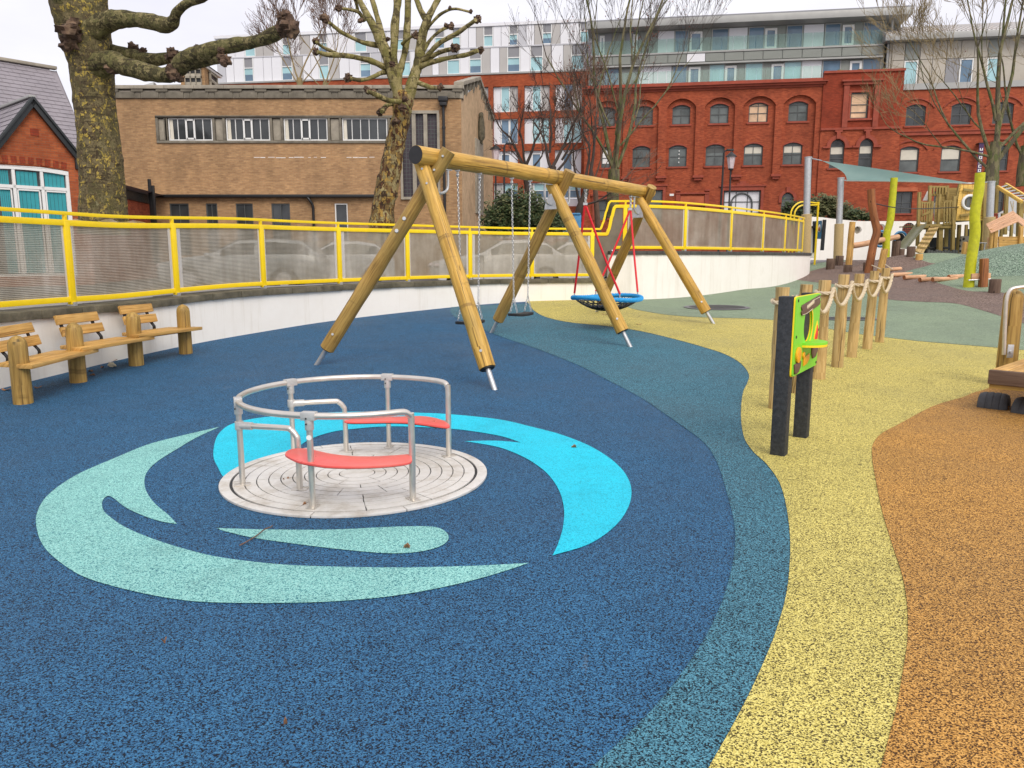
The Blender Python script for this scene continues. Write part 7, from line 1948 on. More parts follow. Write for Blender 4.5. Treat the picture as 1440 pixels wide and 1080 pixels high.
# horizontal ladder on the right
l0, l1, l2, l3 = at(1402.5, 262.5, TY), at(1437, 284, TY-1.4), at(1414, 259, TY+1.1), at(1455, 284, TY-.3)
MB().bar(l0, l1, .10, .12).build('ladder_rail', m_gwood, tw_, bevel=.01); MB().bar(l2, l3, .10, .12).build('ladder_rail', m_gwood, tw_, bevel=.01)
for i in range(7): t = (i+.5)/7; MB().tube([l0.lerp(l1, t), l2.lerp(l3, t)], .03, 8).build('rung', m_galv, tw_)
for P in ([(1418, 272), (1430, 282), (1429, 330), (1415, 322)], [(1404, 300), (1411, 296), (1409, 335), (1403, 335)], [(1436, 300), (1442, 300), (1442, 330), (1436, 330)]):
    V = [at(x, y, TY+2.3) for x, y in P]; m = MB(); m.poly(V[::-1]); m.poly([v+Vector((0, .04, 0)) for v in V]); m.build('white_board', m_pgry, tw_, smooth=False)
m = MB(); 
for x0, y0, x1, y1 in ((1421, 283, 1428, 312), (1425, 283, 1424, 312)): m.tube([at(x0, y0, TY-.6), at(x1, y1, TY-.7)], .02, 6)
stuff(m.build('climbing_rope', m_rope, tw_))
# playhouse
ph_ = thing('playhouse', 'small open playhouse with pinkish plank roof behind the green mound', 'playhouse', tuple(at(1410, 348, TY-3)))
r0_, r1_, r2_, r3_ = at(1386.5, 315.5, TY-3.2), at(1393.5, 327, TY-4.2), at(1431, 311.5, TY-3.8), at(1425, 296.5, TY-2.8)
for i in range(6):
    t0, t1 = i/6+.012, (i+1)/6-.008; q = [r0_.lerp(r1_, t0), r0_.lerp(r1_, t1), r3_.lerp(r2_, t1), r3_.lerp(r2_, t0)]; m = MB(); L = (q[3]-q[0]).length
    up = Vector((0, 0, .02-i*.004)); q = [p+up for p in q]; m.quad(*q, [(0, 0), (0, .12), (L, .12), (L, 0)]); dn = Vector((0, 0, -.03)); m.quad(*[p+dn for p in q][::-1]); m.quad(q[1], q[1]+dn, q[2]+dn, q[2]); m.quad(q[0], q[0]+dn, q[1]+dn, q[1]); m.build('roof_plank', m_pink, ph_, smooth=False)
for i in range(5):
    t0, t1 = i/5+.012, (i+1)/5-.008; q = [r3_.lerp(r2_, t0), r3_.lerp(r2_, t1)]; q += [q[1]+Vector((1.1, .1, -.75)), q[0]+Vector((1.1, .1, -.75))]; m = MB(); m.quad(*q, [(0, 0), (0, .12), (1, .12), (1, 0)]); m.quad(*[p+Vector((0, 0, -.03)) for p in q][::-1]); m.build('roof_plank', m_pink, ph_, smooth=False)
for x0, y0, x1, y1, w in ((1400, 324, 1398.5, 352, .13), (1395, 322, 1393, 352, .10), (1436, 318, 1434, 348, .12)): a, b = at(x0, y0, TY-3.9), at(x1, y1, TY-3.9); MB().bar(a, b, w, w, up=(0, 1, 0)).build('post', m_plank, ph_, bevel=.01)
for i in range(4): a, b = at(1404, 335+i*4.2, TY-3.85), at(1446, 335+i*4.2, TY-3.85); MB().bar(a, b, .11, .05, up=(0, 1, 0)).build('wall_board', m_plank, ph_, bevel=.008)
for i in range(4): a, b = at(1388.5, 336+i*4.6, TY-3.6), at(1396.5, 336+i*4.6, TY-3.7); MB().bar(a, b, .11, .07, up=(0, 1, 0)).build('side_board', m_pink, ph_, bevel=.012)
rough('leaning_slab', 'orange timber slab leaning beside the lime post', [(1357.5, 340), (1356, 352), (1353.5, 366)], 7.5, m_plank, Y=28.2, rect=True, cat='timber slab')
rs_ = thing('steel_rails', 'pair of thin steel hand bars between the timber slab and the playhouse', 'railing', tuple(at(1380, 341, 28)))
for P in ([(1374, 341.5), (1388, 342)], [(1377, 342), (1375, 356)], [(1385.5, 342), (1384, 352)]): MB().tube([at(x, y, 28) for x, y in P], .022, 7).build('bar', m_galv, rs_)
wh = thing('tyre_ring', 'blue-rimmed round play wheel half hidden behind the log beam', 'play wheel', tuple(at(1243, 335, 33)))
for c, r in (((1239, 336, 33.2), .32), ((1266, 335, 33), .26)):
    p = at(*c); MB().tube([p+Vector((r*cos(t), 0, r*sin(t))) for t in [2*pi*i/28 for i in range(28)]], .05, 8, closed=True).build('blue_rim', m_bpan, wh)
    MB().cyl(p+Vector((0, .02, 0)), p+Vector((0, .05, 0)), r*.8, seg=20).build('hub_disc', m_cblk, wh)

# ============================================================ TREES
def knob(mb, c, r, sd=0):
    rr = random.Random(sd)
    for i in range(6):
        o = Vector((rr.uniform(-1, 1), rr.uniform(-1, 1), rr.uniform(-1, 1)))*r*.55; q = r*rr.uniform(.5, .85); mb.blob(Vector(c)+o, q, q, q*rr.uniform(.7, 1.1), 9, 7, .9, 2.5, rr.uniform(0, 50))
def limb3(mb, pts, Y, seg=12, wob=.18, depth=None, rs_=1):
    """pts: px, py, radius in px; Y or (Y0, Y1) depth"""
    Y0, Y1 = Y if isinstance(Y, tuple) else (Y, Y); n = len(pts); P = []; rr = []
    for i, (x, y, r) in enumerate(pts):
        yy = Y0+(Y1-Y0)*i/(n-1); P.append(at(x, y, yy)); rr.append(r/F*yy*rs_)
    Q = crom(P, 5); R_ = [v.x for v in crom([Vector((r, 0, 0)) for r in rr], 5)]
    mb.tube(Q, [max(.008, r) for r in R_], seg, True, wob); return Q[-1], R_[-1]
YT = 13.6
t1 = thing('plane_tree', 'huge mottled plane tree with lopped limbs behind the fence on the left', 'tree', tuple(at(145, 300, YT)))
mb = MB()
prof = [(147, 330, 36), (145, 290, 34), (144.5, 265, 33), (143, 240, 32), (140, 210, 30.5), (137, 180, 29.8), (134, 155, 29), (131.5, 130, 28.8), (130, 110, 29.5), (128.5, 90, 31), (124, 70, 33), (120, 50, 33.5), (115, 30, 34.5), (111, 10, 36), (108, -12, 38), (103, -40, 38), (98, -90, 34), (94, -160, 30)]
P = [at(x, y, YT) for x, y, r in prof]; rr = [r/F*YT*(.88 if y > 60 else .93) for x, y, r in prof]; Q = crom(P, 8); R_ = [v.x for v in crom([Vector((r, 0, 0)) for r in rr], 8)]
o = len(mb.v); seg = 56
mb.tube(Q, R_, seg)
for k in range(o, len(mb.v)):      # ledges and plates of the bark, burrs near the fork
    p = Vector(mb.v[k]); i = min(len(Q)-1, (k-o)//seg); c = Q[i]; d = p-c; r = R_[i]
    a = atan2(d.y, d.x); q = Vector((cos(a)*2.0, sin(a)*2.0, p.z*1.6))
    ledge = noise.noise(Vector((cos(a)*1.3, sin(a)*1.3, p.z*7.5)))
    n_ = .05*noise.noise(q)+.035*noise.noise(q*3.1)+.055*max(0, ledge-.1)+.02*noise.noise(q*9)
    if p.z > 4.6: n_ += .16*max(0, noise.noise(Vector((cos(a)*1.6+5, sin(a)*1.6, p.z*2.0))))
    mb.v[k] = tuple(c+d*(1+n_/max(r, .1)*.55*r/.42))
mb.build('trunk', m_plane, t1)
mb = MB(); kb = MB()
limb3(mb, [(119, 58, 17), (132, 42, 17), (152, 31, 13), (175, 26.5, 11), (205, 28, 10.5), (232, 34, 10.5), (243, 31, 9), (250, 18, 7.5), (263, 5, 6), (290, -6, 5.5), (330, -30, 5)], (YT-.05, YT-1.2), 28, .34)
limb3(mb, [(127, 100, 19), (140, 92, 18), (156, 87, 14.5), (180, 94, 11.5), (210, 103, 10.5), (235, 106, 10), (249, 97, 10.5), (262, 84, 10.5), (290, 74, 10.5), (320, 66, 9.5), (350, 61, 8.5), (375, 53, 8.5), (396, 42, 9.5)], (YT-.05, YT-1.6), 28, .34)
limb3(mb, [(125, 84, 18), (148, 73, 11), (165, 74, 8.5), (190, 80, 8.5), (215, 84, 8), (243, 81, 7.5), (256, 79, 7)], (YT+.3, YT-.4), 16, .22)
limb3(mb, [(262, 92, 8), (285, 86, 7.5), (303, 82, 7), (316, 86, 5)], (YT-.6, YT-1.3), 14, .25)
limb3(mb, [(100, 34, 14), (93, 15, 13), (86, -8, 12), (70, -50, 10)], (YT-.1, YT-.5), 18, .2)
mb.build('limbs', m_limb, t1)
for c, r, s_ in (((404, 36, YT-1.65), .155, 1), ((400, 27, YT-1.65), .10, 6), ((246, 104, YT-.9), .11, 2), ((188, 68, YT), .085, 3), ((201, 72, YT-.1), .06, 8), ((243, 78, YT-.6), .09, 4), ((315, 84, YT-1.3), .08, 5), ((311, 71, YT-1.3), .05, 9), ((275, 69, YT-1.0), .06, 10), ((104, 42, YT-.45), .17, 7), ((100, 58, YT-.4), .15, 11), ((160, 92, YT-.4), .12, 12)): kb = MB(); knob(kb, at(*c), r, s_); kb.build('pollard_knuckle', m_knob, t1)
YB = 20.0
t2 = thing('plane_tree', 'pollarded plane tree with pale knuckled branches behind the swing', 'tree', tuple(at(537, 318, YB)))
mb = MB(); limb3(mb, [(533, 340, 20), (536, 318, 16), (541, 280, 15), (547, 245, 14), (553, 215, 13), (560, 185, 12), (565, 160, 12.5), (567, 143, 13), (566, 128, 9)], YB, 24, .3); mb.build('trunk', m_tr2, t2)
BR = [([(568, 150, 10), (573, 137, 9), (583, 108, 9), (588, 87.5, 8.5), (594, 52, 7.5), (601, 29, 6), (609, 12, 5), (621, -8, 4)], 0), ([(601, 30, 5), (593, 17, 4.5), (586, 0, 4.5), (578, -20, 4)], 0),
 ([(562, 145, 9), (558, 125, 8), (555, 104, 7), (554, 75, 6.5), (555, 42, 6.5), (558, 12, 6.5), (561, -20, 6)], 0), ([(560, 130, 7.5), (559, 108, 7), (565, 90, 6), (571, 62, 5.5), (573, 31, 5), (574, 2, 5), (576, -20, 5)], .3),
 ([(562, 140, 8), (554, 117, 7.5), (547, 94, 7), (543, 79, 6.5), (535, 60, 6), (525, 37, 5.5), (512, 13, 5), (498, -15, 4.5)], -.3), ([(545, 97, 5), (529, 88.5, 4.5), (508, 82, 4.3), (483, 78, 4), (460, 77, 3.7), (446, 73, 3)], -1.0),
 ([(474, 76, 3), (464, 71, 2.8), (452, 65, 2.6), (445, 59, 2.4)], -1.0), ([(531, 64, 4), (520, 62, 3.6), (508, 59, 3.5), (487, 49, 3.2), (473, 40, 3), (463, 31.5, 2.8)], -.8), ([(542, 101, 4), (535, 103, 3.6), (525, 108, 3.4), (508, 112.5, 3.2), (492, 110, 3)], -.6),
 ([(576, 158, 5), (570, 148, 4.5), (562, 143, 4.2), (550, 142, 4), (541, 139, 3.8), (530, 134, 4.5), (517, 128, 3)], -1.0), ([(557, 146, 4), (549, 146.5, 3.5), (542, 150, 3.4), (537, 157, 3.2)], -.6),
 ([(590, 95, 5), (597, 91, 4.3), (619, 84, 3.6), (642, 79.5, 3.2), (656, 77, 3), (672, 71, 2.8)], -.7), ([(592, 89, 5), (600, 79, 4.4), (619, 60, 4), (642, 47, 3.8), (658, 36, 3.7), (669, 28, 3.4)], -1.1), ([(595, 72, 3.5), (603, 59, 3), (612, 49, 2.7), (623, 41, 2.5), (630, 38, 2.4)], .4),
 ([(600, 42, 3), (606, 34, 2.4), (617, 22, 2.2), (630, 14.5, 2), (642, 12.5, 2), (660, 16.5, 2)], -.5), ([(596, 86, 4), (604, 81, 4), (615, 75, 3.8), (625, 71, 3.8), (635, 69, 3.6)], -.2), ([(588, 116, 4), (598, 120, 3.6), (606, 123, 3.4), (617, 124, 3)], -.5),
 ([(566, 62, 3), (573, 55, 2.2), (582, 50, 2)], -.4), ([(513, 30, 3), (507, 20, 2.8), (502, 16, 2.4), (488, 13, 2.2), (478, 12, 2)], -.4), ([(503, 14, 2.6), (500, 2, 2.4), (494, -10, 2.2)], -.4), ([(548, 76, 6), (541, 60, 5), (535, 40, 4.5), (528, 15, 4), (520, -12, 4)], .5)]
mb = MB()
for pts, dy in BR: limb3(mb, pts, (YB, YB+dy), 14, .30, rs_=.84)
mb.build('limbs', m_pale, t2)
kb = MB()
for i, (x, y, r) in enumerate([(444, 72, 5.5), (444, 57, 5.5), (458, 27, 6), (453, 25, 4), (490, 110, 6), (517, 127, 5), (525, 131, 5), (532, 135, 4.5), (535, 158, 6), (540, 153, 4), (674, 71, 5.5), (673, 27, 6.5), (636, 36, 6), (628, 36, 4), (640, 68, 6.5), (618, 124, 5.5), (584, 49, 5.5), (476, 12, 5), (662, 16, 3), (507, 29, 4), (551, 91, 4.5), (545, 56, 4), (632, 11, 2.5), (566, 153, 6), (556, 170, 5), (570, 140, 5)]):
    kb = MB(); knob(kb, at(x, y, YB-.5), r/F*YB*.8, i); kb.build('pollard_knuckle', m_knob, t2)
# bare twiggy trees grown by forking
def grow(T_, p, d, L, r, lv, rr, up, spread, kids_, minr, tips, shrink=.72, wig=.13):
    n = 4; P = [p]; q = p.copy(); dd = d.copy()
    for i in range(n):
        dd = (dd + Vector((rr.uniform(-wig, wig), rr.uniform(-wig, wig), rr.uniform(-wig, wig)+up*.10))).normalized(); q = q+dd*(L/n); P.append(q)
    r1 = max(minr, r*.62)
    T_[0 if lv >= 4 else 1].tube(P, [r+(r1-r)*i/n for i in range(n+1)], 8 if lv >= 4 else (5 if lv >= 3 else 3), cap=False)
    if lv == 0: tips.append(q); return
    k = kids_[min(lv, len(kids_)-1)]
    for i in range(k):
        t = rr.uniform(.35, 1) if i else 1.0; idx = min(n, max(1, int(t*n+.5))); b = P[idx]
        ax = Vector((rr.uniform(-1, 1), rr.uniform(-1, 1), rr.uniform(-1, 1))).cross(dd).normalized(); an = rr.uniform(.25, 1)*spread*(0.45 if i == 0 else 1)
        nd = (Matrix.Rotation(an, 3, ax) @ dd + Vector((0, 0, up*.25))).normalized()
        grow(T_, b, nd, L*rr.uniform(shrink-.12, shrink+.10), max(minr, r1*(.95 if i == 0 else .68)), lv-1, rr, up, spread, kids_, minr, tips, shrink, wig)
def twiggy(name, label, trunk, Y, stems, mats_, seed, L0, r0, lv=6, up=.6, spread=.75, kids_=(3, 4, 3, 3, 3, 3, 3), minr=.006, pods=0, podm=None, podr=.05, shrink=.72, wig=.13, group=None):
    rr = random.Random(seed); b = at(trunk[0][0], trunk[0][1], Y); th_ = thing(name, label, 'tree', tuple(b), group=group); Tm = [MB(), MB()]; tips = []
    limb3(Tm[0], trunk, Y, 12, .12)
    for (x, y, ang, lean, Lk, rk, lvk) in stems:
        p = at(x, y, Y); d = Vector((sin(radians(ang)), sin(radians(lean)), cos(radians(ang)))).normalized(); grow(Tm, p, d, L0*Lk, r0*rk, lvk if lvk is not None else lv, rr, up, spread, kids_, minr, tips, shrink, wig)
    Tm[0].build('trunk', mats_[0], th_); stuff(Tm[1].build('crown_twigs', mats_[1], th_, smooth=False))
    if pods:
        m = MB()
        for t in tips:
            if rr.random() < pods:
                a, b, c = [Vector((rr.uniform(-1, 1), rr.uniform(-1, 1), rr.uniform(-1, 1)))*podr for _ in range(3)]; m.poly([t+a, t+b, t+c])
        if m.v: stuff(m.build('dry_pods', podm, th_, smooth=False))
    return th_
twiggy('bare_tree', 'tall bare tree with upright dark stems in front of the red warehouse', [(862, 306, 9.5), (862, 280, 8.5), (863, 255, 8), (864, 238, 8)], 43, [
    (863, 242, -14, 6, 1.25, 1.0, 6), (865, 240, 10, -5, 1.3, 1.0, 6), (868, 236, 24, 8, 1.2, .85, 6), (862, 246, -2, 3, 1.5, 1.05, 6), (860, 232, -35, -8, .95, .7, 5), (858, 178, -32, 6, .9, .5, 5), (872, 205, 48, -6, .9, .5, 5), (866, 190, 14, 4, 1.0, .6, 5)],
    (m_twgr, m_twdk), 11, 4.1, .115, 6, .5, .66, (4, 4, 3, 3, 3, 2, 2), .007, .4, m_pod, .075, .72)
twiggy('bare_tree', 'large bare olive-barked tree behind the climbing tower on the right', [(1391, 275, 10.5), (1394, 250, 9.5), (1397, 225, 8), (1401, 200, 7)], 42, [
    (1401, 205, -3, 0, 1.3, 1.1, 6), (1396, 228, -30, 5, 1.0, .8, 6), (1398, 232, 34, -4, 1.25, .95, 6), (1402, 190, 14, 8, 1.2, .8, 6), (1393, 240, -52, 0, .95, .6, 6), (1400, 170, -22, -5, 1.0, .6, 6), (1396, 215, 52, 6, 1.1, .7, 6), (1390, 220, -70, -5, .9, .5, 5)],
    (m_twgr, m_twol), 23, 3.6, .135, 6, .42, .8, (4, 4, 3, 3, 3, 2, 2), .008, .08, m_pod, .05, .73)
twiggy('bare_tree', 'bare olive tree with upright stems at the right edge of the photo', [(1436, 262, 7), (1438, 235, 6.5), (1442, 205, 5.5)], 43.5, [(1442, 208, 4, 0, 1.2, .9, 6), (1440, 225, -28, 4, 1.1, .7, 6), (1438, 235, 30, -4, 1.0, .7, 5)], (m_twgr, m_twol), 31, 3.7, .11, 6, .45, .72, (4, 4, 3, 3, 3, 2, 2), .008, 0, None, .05, .73)
twiggy('bare_tree', 'small bare brown tree left above the hall roof', [(423, 150, 5), (422, 128, 4.4), (421, 110, 4)], 50, [(421, 115, -18, 0, 1, 1, 5), (421, 112, 12, 4, 1.1, 1, 5), (422, 122, -42, -3, .9, .7, 5), (422, 120, 38, 3, .9, .7, 5)], (m_twol, m_twig), 41, 2.3, .055, 5, .5, .75, (4, 4, 3, 3, 3, 2), .010, .2, m_pod, .05, .74)
twiggy('bare_tree', 'small bare brown tree right above the hall roof, near the pollard', [(455, 150, 4.5), (456, 130, 4), (458, 116, 3.6)], 51, [(458, 120, -14, 0, 1, 1, 5), (458, 118, 16, 4, 1.1, 1, 5), (456, 128, -40, -3, .9, .7, 5), (457, 124, 44, 3, 1.0, .7, 5)], (m_twol, m_twig), 47, 2.3, .05, 5, .5, .75, (4, 4, 3, 3, 3, 2), .010, .2, m_pod, .05, .74)
twiggy('dark_tree', 'dark knotty pollarded tree in front of the red brick grid', [(782, 330, 6.5), (778, 295, 6), (779, 262, 6), (776, 235, 6)], 40, [(776, 240, -24, 0, .8, .75, 4), (777, 235, 12, 3, .85, .8, 5), (779, 246, 52, -3, .8, .6, 5), (776, 250, -55, 2, .7, .55, 4), (773, 215, -6, 0, .8, .55, 5), (790, 225, 34, 0, .8, .5, 5)], (m_twdk, m_twdk), 53, 2.2, .12, 5, .3, .9, (4, 4, 3, 3, 2, 2), .009, .25, m_pod, .05, .68, .28)
twiggy('dark_tree', 'slender dark leaning tree right behind the basket swing', [(806, 335, 5.5), (813, 300, 5), (824, 270, 4.5)], 41, [(824, 272, 30, 0, 1.0, .9, 5), (816, 290, -25, 0, .9, .6, 5), (822, 276, 4, 3, 1.1, .7, 5), (815, 292, 62, 0, .8, .5, 4)], (m_twdk, m_twig), 59, 2.5, .12, 5, .3, .85, (3, 3, 3, 3, 2, 2), .010, .35, m_pod, .055, .7, .22)
twiggy('dark_tree', 'leafless dark shrubby tree with clipped knuckles left of the red grid windows', [(748, 320, 4.5), (742, 270, 4), (738, 236, 4)], 42, [(738, 238, -28, 0, .8, .8, 4), (738, 236, 14, 3, .9, .8, 4), (740, 250, 48, 0, .7, .6, 4), (739, 232, -8, 0, .8, .6, 4)], (m_twdk, m_twdk), 61, 2.2, .11, 4, .3, .85, (3, 3, 3, 3, 2), .011, .3, m_pod, .05, .68, .25)
twiggy('bare_tree', 'fine reddish twiggy tree between the red grid and the warehouse', [(842, 330, 4), (838, 280, 3.5), (836, 250, 3)], 47, [(836, 255, -10, 0, 1.1, .9, 5), (836, 252, 14, 3, 1.0, .9, 5), (838, 268, -44, 0, .9, .6, 5), (838, 262, 36, 0, .9, .6, 5)], (m_twig, m_twig), 67, 2.4, .06, 5, .5, .8, (4, 4, 4, 3, 3, 2), .009, .4, m_pod, .06, .74)
# evergreen shrubs made of single small leaves
def shrub(label, spots, Y, n, ms, seed, lr=.09, name='evergreen_shrub'):
    rr = random.Random(seed); c = at(spots[0][0], spots[0][1]+spots[0][3], Y); th_ = thing(name, label, 'shrub', tuple(c)); ml = MB(); mst = MB()
    for (x, y, rx, rz) in spots:
        c = at(x, y, Y); RX, RZ = rx/F*Y, rz/F*Y
        for k in range(14): d = Vector((rr.uniform(-1, 1)*RX, rr.uniform(-1, 1)*RX*.7, rr.uniform(-.2, 1)*RZ)); mst.tube([Vector((c.x, c.y, c.z-RZ)), Vector(c)+d*.6, Vector(c)+d], [.03, .018, .008], 4)
        for k in range(int(n*rx*rz/900)):
            while True:
                d = Vector((rr.uniform(-1, 1), rr.uniform(-1, 1), rr.uniform(-1, 1)))
                if .25 < d.length < (1 if rr.random() < .8 else 1.25): break
            d *= .85+.6*noise.noise(d*2.6+Vector((seed, 0, 0)))
            p = Vector(c)+Vector((d.x*RX, d.y*RX*.75, d.z*RZ)); a = Vector((rr.uniform(-1, 1), rr.uniform(-1, 1), rr.uniform(-.6, .6))).normalized(); b = a.orthogonal().normalized(); s_ = lr*rr.uniform(.6, 1.3)
            ml.cur = 0 if rr.random() < .75 else 1; ml.quad(p-a*s_, p-b*s_*.42, p+a*s_, p+b*s_*.42)
    mst.build('stems', m_twdk, th_); stuff(ml.build('leaves', ms, th_, smooth=False)); return th_
shrub('broad dark evergreen shrub behind the fence below the lamp post', [(724, 297, 34, 30), (750, 304, 34, 27), (772, 312, 26, 22), (702, 310, 26, 24)], 36, 5200, [m_leaf, m_lf2], 5)
shrub('olive green shrub showing above the left of the porthole wall', [(1160, 290, 22, 15), (1142, 300, 18, 16), (1180, 298, 18, 14)], 42, 9000, [m_lf2, m_leaf], 6, .10)
shrub('dark leafy shrub beside the tall sail post', [(1112, 300, 14, 17), (1122, 296, 12, 14)], 40, 9000, [m_leaf, m_twdk], 7, .09)
shrub('low green shrub peeping over the porthole wall right of the sail post', [(1204, 302, 14, 9), (1220, 305, 10, 6)], 41, 9000, [m_leaf, m_lf2], 8, .09)

# ============================================================ STREET LAMPS, CARS, BIN
def lantern(label, px, ty, Y, base, tilt=0, big=1):
    t_ = at(px, ty, Y); b_ = Vector((t_.x-tilt, Y, .55)); th_ = thing('street_lamp', label, 'street lamp', tuple(b_), group='black street lamps'); h = .42*big
    q = t_-Vector((0, 0, h+.35)); MB().tube([b_, b_+Vector((0, 0, 1.2)), b_+Vector((0, 0, 1.25)), q], [.085, .08, .05, .042], 10).build('column', m_iron, th_)
    m = MB(); m.tube([q, q+Vector((0, 0, .03)), q+Vector((0, 0, .08))], [.10, .13, .10], 8); m.tube([q+Vector((0, 0, .08+h*1.35)), q+Vector((0, 0, .12+h*1.35)), q+Vector((0, 0, .24+h*1.35)), q+Vector((0, 0, .34+h*1.35))], [.29*big, .27*big, .13*big, .02], 8); m.build('lantern_cap', m_iron, th_)
    MB().tube([q+Vector((0, 0, .08)), q+Vector((0, 0, .08+h*1.35))], [.13*big, .22*big], 6).build('lantern_glass', m_lamp, th_)
lantern('black lantern street lamp in front of the arched warehouse windows', 1028.5, 217, 40, 1)
lantern('black lantern street lamp at the corner of the hall', 697, 207, 40, 1)
def mast(label, x0, y0, x1, y1, Y, arm):
    a, b = at(x0, y0, Y), at(x1, y1, Y); a.z = .55; th_ = thing('lamp_mast', label, 'lamp post', tuple(a), group='slender black lamp masts'); MB().tube([a, b], [.06, .045], 8).build('mast', m_iron, th_)
    MB().tube(crom([b, b+Vector((arm*.3, 0, .12)), b+Vector((arm, 0, .14))], 4), .03, 6).build('arm', m_iron, th_); MB().box(-.22, .12, -.08, .08, -.05, .04, Matrix.Translation(b+Vector((arm, 0, .14)))).build('lamp_head', m_iron, th_, bevel=.02)
mast('slender leaning black mast beside the lantern lamp', 1012, 300, 1018, 215, 39, .35); mast('slender black mast beside the hall corner lamp', 709, 300, 709, 206, 38, .3)
nb_ = thing('lamp_notice', 'small white notice board fixed to the lamp column', 'sign', tuple(at(699, 312, 39.8))); pb(nb_, 'board', 696, 302, 701, 313, 39.7, .04, m_white)
def car(label, px, Y, rz, paint, kind='hatch'):
    p = at(px, 400, Y); th_ = thing('parked_car', label, 'car', (p.x, Y, .58), rz, 'cars parked along the kerb', world=False)
    # stations along the length: x, sill z, belt z, roof z, half width body, half width roof
    if kind == 'hatch': st = [(-2.0, .35, .62, .62, .70, .5), (-1.9, .22, .78, .80, .80, .6), (-1.3, .2, .90, .94, .86, .70), (-.75, .2, .95, 1.0, .87, .72), (.0, .2, .97, 1.42, .87, .62), (.8, .2, .98, 1.46, .87, .63), (1.4, .2, .99, 1.36, .86, .60), (1.9, .25, .98, 1.02, .82, .66), (2.0, .35, .8, .82, .76, .6)]
    else: st = [(-2.2, .35, .62, .62, .70, .5), (-2.1, .22, .76, .78, .80, .6), (-1.4, .2, .88, .93, .87, .70), (-.85, .2, .93, .98, .88, .72), (.0, .2, .95, 1.40, .88, .64), (1.0, .2, .96, 1.45, .88, .65), (1.8, .2, .97, 1.38, .86, .62), (2.2, .25, .95, 1.05, .82, .66), (2.3, .35, .8, .84, .76, .6)]
    m = MB(); V = []
    xs = [s_[0] for s_ in st]; fine = []
    for i in range(len(st)-1):
        for k in range(4): t = k/4; fine.append(tuple(a+(b-a)*t for a, b in zip(st[i], st[i+1])))
    fine.append(st[-1])
    for x, zs_, zb, zr, wb_, wr in fine:
        arch = 0
        for wx in (-1.3, 1.3):
            dx = abs(x-wx)
            if dx < .36: arch = max(arch, sqrt(.36**2-dx*dx))
        zl = max(zs_, .30+arch if arch else zs_)
        V += [(x, -wb_*.96, zl), (x, -wb_, (zl+zb)/2), (x, -wb_*.97, zb), (x, -wr, zr-.04 if zr > zb+.1 else zr), (x, -wr*.7, zr), (x, wr*.7, zr), (x, wr, zr-.04 if zr > zb+.1 else zr), (x, wb_*.97, zb), (x, wb_, (zl+zb)/2), (x, wb_*.96, zl)]
    n = len(fine); fs = [(i*10+j, (i+1)*10+j, (i+1)*10+(j+1) % 10, i*10+(j+1) % 10) for i in range(n-1) for j in range(10)]+[tuple(range(9, -1, -1)), tuple((n-1)*10+j for j in range(10))]
    m.add(V, fs); m.build('body', paint, th_, ang=50)
    m = MB()
    for side in (-1, 1):
        for i in range(n-1):
            a, b = fine[i], fine[i+1]
            if a[3] > a[2]+.22 and b[3] > b[2]+.22 and not (.42 < a[0] < .55):
                f = lambda q, t, o: (q[0], side*((q[4]*.97)*(1-t)+q[5]*t+o), q[2]*(1-t)+(q[3]-.04)*t)
                q = [f(a, .12, .012), f(b, .12, .012), f(b, .86, .012), f(a, .86, .012)]; m.quad(*(q if side < 0 else q[::-1]))
    m.build('side_windows', m_cblk, th_, smooth=False)
    def slab_(x0, x1, nm):
        i0 = min(range(n), key=lambda i: abs(fine[i][0]-x0)); i1 = min(range(n), key=lambda i: abs(fine[i][0]-x1)); a, b = fine[i0], fine[i1]; mm = MB(); mm.quad((a[0], -a[5]*.9, a[3]+.014), (b[0], -b[5]*.9, b[3]+.014), (b[0], b[5]*.9, b[3]+.014), (a[0], a[5]*.9, a[3]+.014)); mm.build(nm, m_cblk, th_, smooth=False)
    slab_(-.75 if kind == 'hatch' else -.85, -.05, 'windscreen'); slab_(1.45 if kind == 'hatch' else 1.85, 1.9 if kind == 'hatch' else 2.2, 'rear_window')
    for wx in (-1.3, 1.3):
        for s_ in (-1, 1):
            w = MB(); w.cyl((wx, s_*.66, .32), (wx, s_*.87, .32), .32, seg=22); tw = w.build('wheel', m_tire, th_, bevel=.02); w = MB(); w.cyl((wx, s_*.865, .32), (wx, s_*.885, .32), .20, seg=16); w.build('rim', m_galv, tw)
    for s_ in (-1, 1): w = MB(); w.blob((-1.93 if kind == 'hatch' else -2.12, s_*.58, .68), .13, .2, .09, 10, 6); w.build('headlight', m_lamp, th_); w = MB(); w.blob((-.72, s_*.98, .98), .10, .12, .07, 8, 6); w.build('wing_mirror', paint, th_)
    for x in (-.62, .45): w = MB(); w.box(x-.006, x+.006, -.884, -.86, .3, .95); w.build('door_seam', m_iron, th_, smooth=False)
car('silver estate car seen through the third panel of the fence', 345, 22.5, radians(4), m_csil, 'estate'); car('pale saloon car seen through the fence left of the swing', 470, 26, radians(10), m_cwht)
car('white hatchback behind the fence panels between the swing chains', 700, 23.8, radians(14), m_cwht); car('white car behind the fence just left of the basket swing', 790, 26.5, radians(12), m_cwht)
bn_ = thing('wheeled_bin', 'blue wheeled bin standing behind the fence', 'bin', tuple(at(808, 330, 38))); a, b = at(801, 335, 38), at(815, 300, 38); m = MB(); m.tube([((a.x+b.x)/2, 38, .58), ((a.x+b.x)/2, 38, b.z-.08)], [.36, .42], 4, rot=pi/4); m.build('body', m_bpan, bn_, bevel=.03); m = MB(); m.box(a.x-.02, b.x+.02, 37.65, 38.35, b.z-.08, b.z); m.build('lid', m_bpan, bn_, bevel=.03)

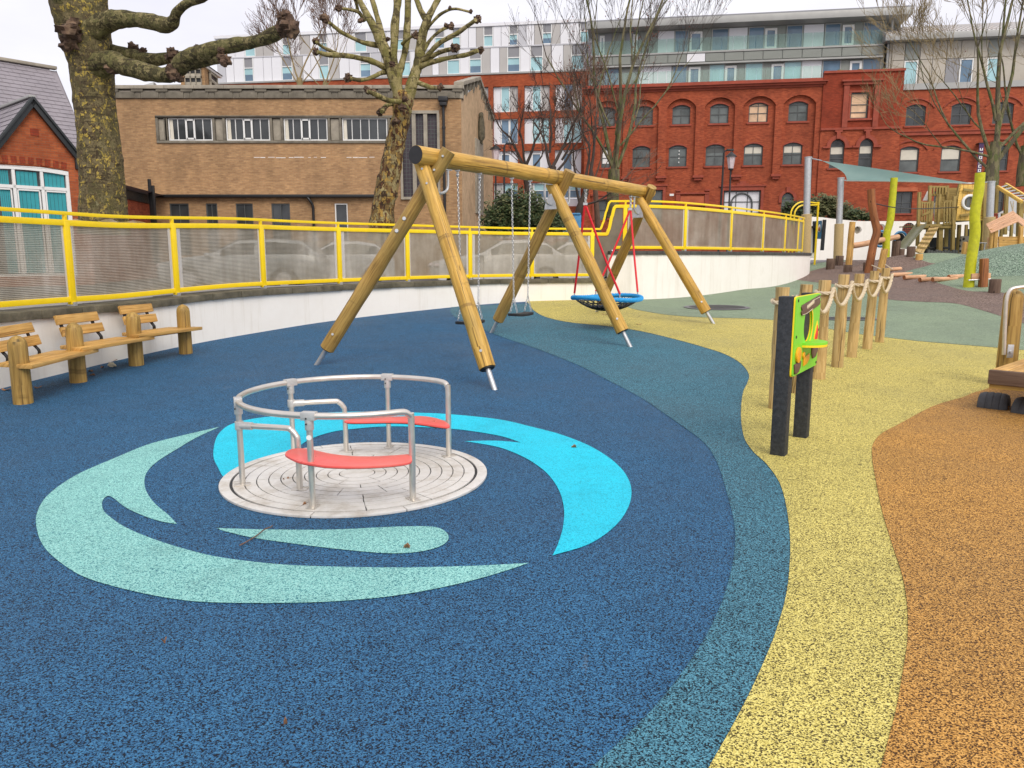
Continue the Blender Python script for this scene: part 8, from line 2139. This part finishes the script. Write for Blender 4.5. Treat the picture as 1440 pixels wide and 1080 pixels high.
# ============================================================ LITTER
def leaf(px, py, s_, rot, label, mat=m_dry):
    g = gp(px, py); m = MB(); o = g+Vector((0, 0, .006)); V = []; n = 14; out = []
    for i in range(n):
        a = 2*pi*i/n; r = s_*(1 if i % 2 else .68)*(1+.25*cos(a)); x, y = r*cos(a)*1.25, r*sin(a)*.8; out.append(o+Vector((x*cos(rot)-y*sin(rot), x*sin(rot)+y*cos(rot), .010+.012*cos(2*a+rot))))
    m.v = [tuple(o)]+[tuple(p) for p in out]; m.f = [[0, 1+i, 1+(i+1) % n] for i in range(n)]; m.uv = [None]*n; m.m = [0]*n
    ob = m.build('fallen_leaf', mat, None); ob.location = (0, 0, 0); tag(ob, label, 'leaf', 'fallen leaves')
for k, (x, y, s_, l) in enumerate([(8, 549, .05, 'dry brown leaf at the foot of the white wall, far left'), (53, 546, .05, 'dry brown leaf between the first two bench posts'), (128, 523, .035, 'small brown leaf just right of the second bench post'), (131, 528.5, .03, 'small curled brown leaf below another by the second bench post'), (144, 517.5, .03, 'tiny dry leaf between the second and third bench posts'),
    (160, 508, .035, 'brown leaf under the right-hand bench beside the wall'), (401.5, 676.5, .028, 'brown leaf lying on the roundabout deck'), (573, 771.5, .018, 'tiny brown leaf on the aqua leaf shape'), (429, 712, .018, 'small dark leaf at the foot of a roundabout post'), (850, 443, .07, 'dry leaf on the yellow surface under the basket swing'), (898, 457, .05, 'dry leaf on the yellow and blue seam by the middle swing leg'), (231, 905, .012, 'tiny reddish leaf on the dark blue foreground'), (808, 630, .02, 'dark speck of leaf on the cyan swirl'), (402, 1020, .008, 'tiny crumb of leaf in the blue foreground')]):
    leaf(x, y, s_, k*1.3, l)
tw = thing('fallen_twig', 'thin bent twig lying across the aqua leaf shape', 'twig', tuple(gp(360, 758)))
P = [gp(x, y)+Vector((0, 0, z)) for x, y, z in ((337, 769, .008), (350, 763.5, .014), (362, 757, .018), (372, 750, .022), (381, 746, .02), (383, 743, .016))]; MB().tube(crom(P, 4), .0038, 6).build('stick', m_twig, tw)
wr = thing('crumpled_wrapper', 'small pale crumpled wrapper by the wall under the right-hand bench', 'litter', tuple(gp(157.5, 516.5))); MB().blob(gp(157.5, 516)+Vector((0, 0, .03)), .055, .03, .03, 8, 6, .8, 3).build('wrapper', m_cream, wr, smooth=False)
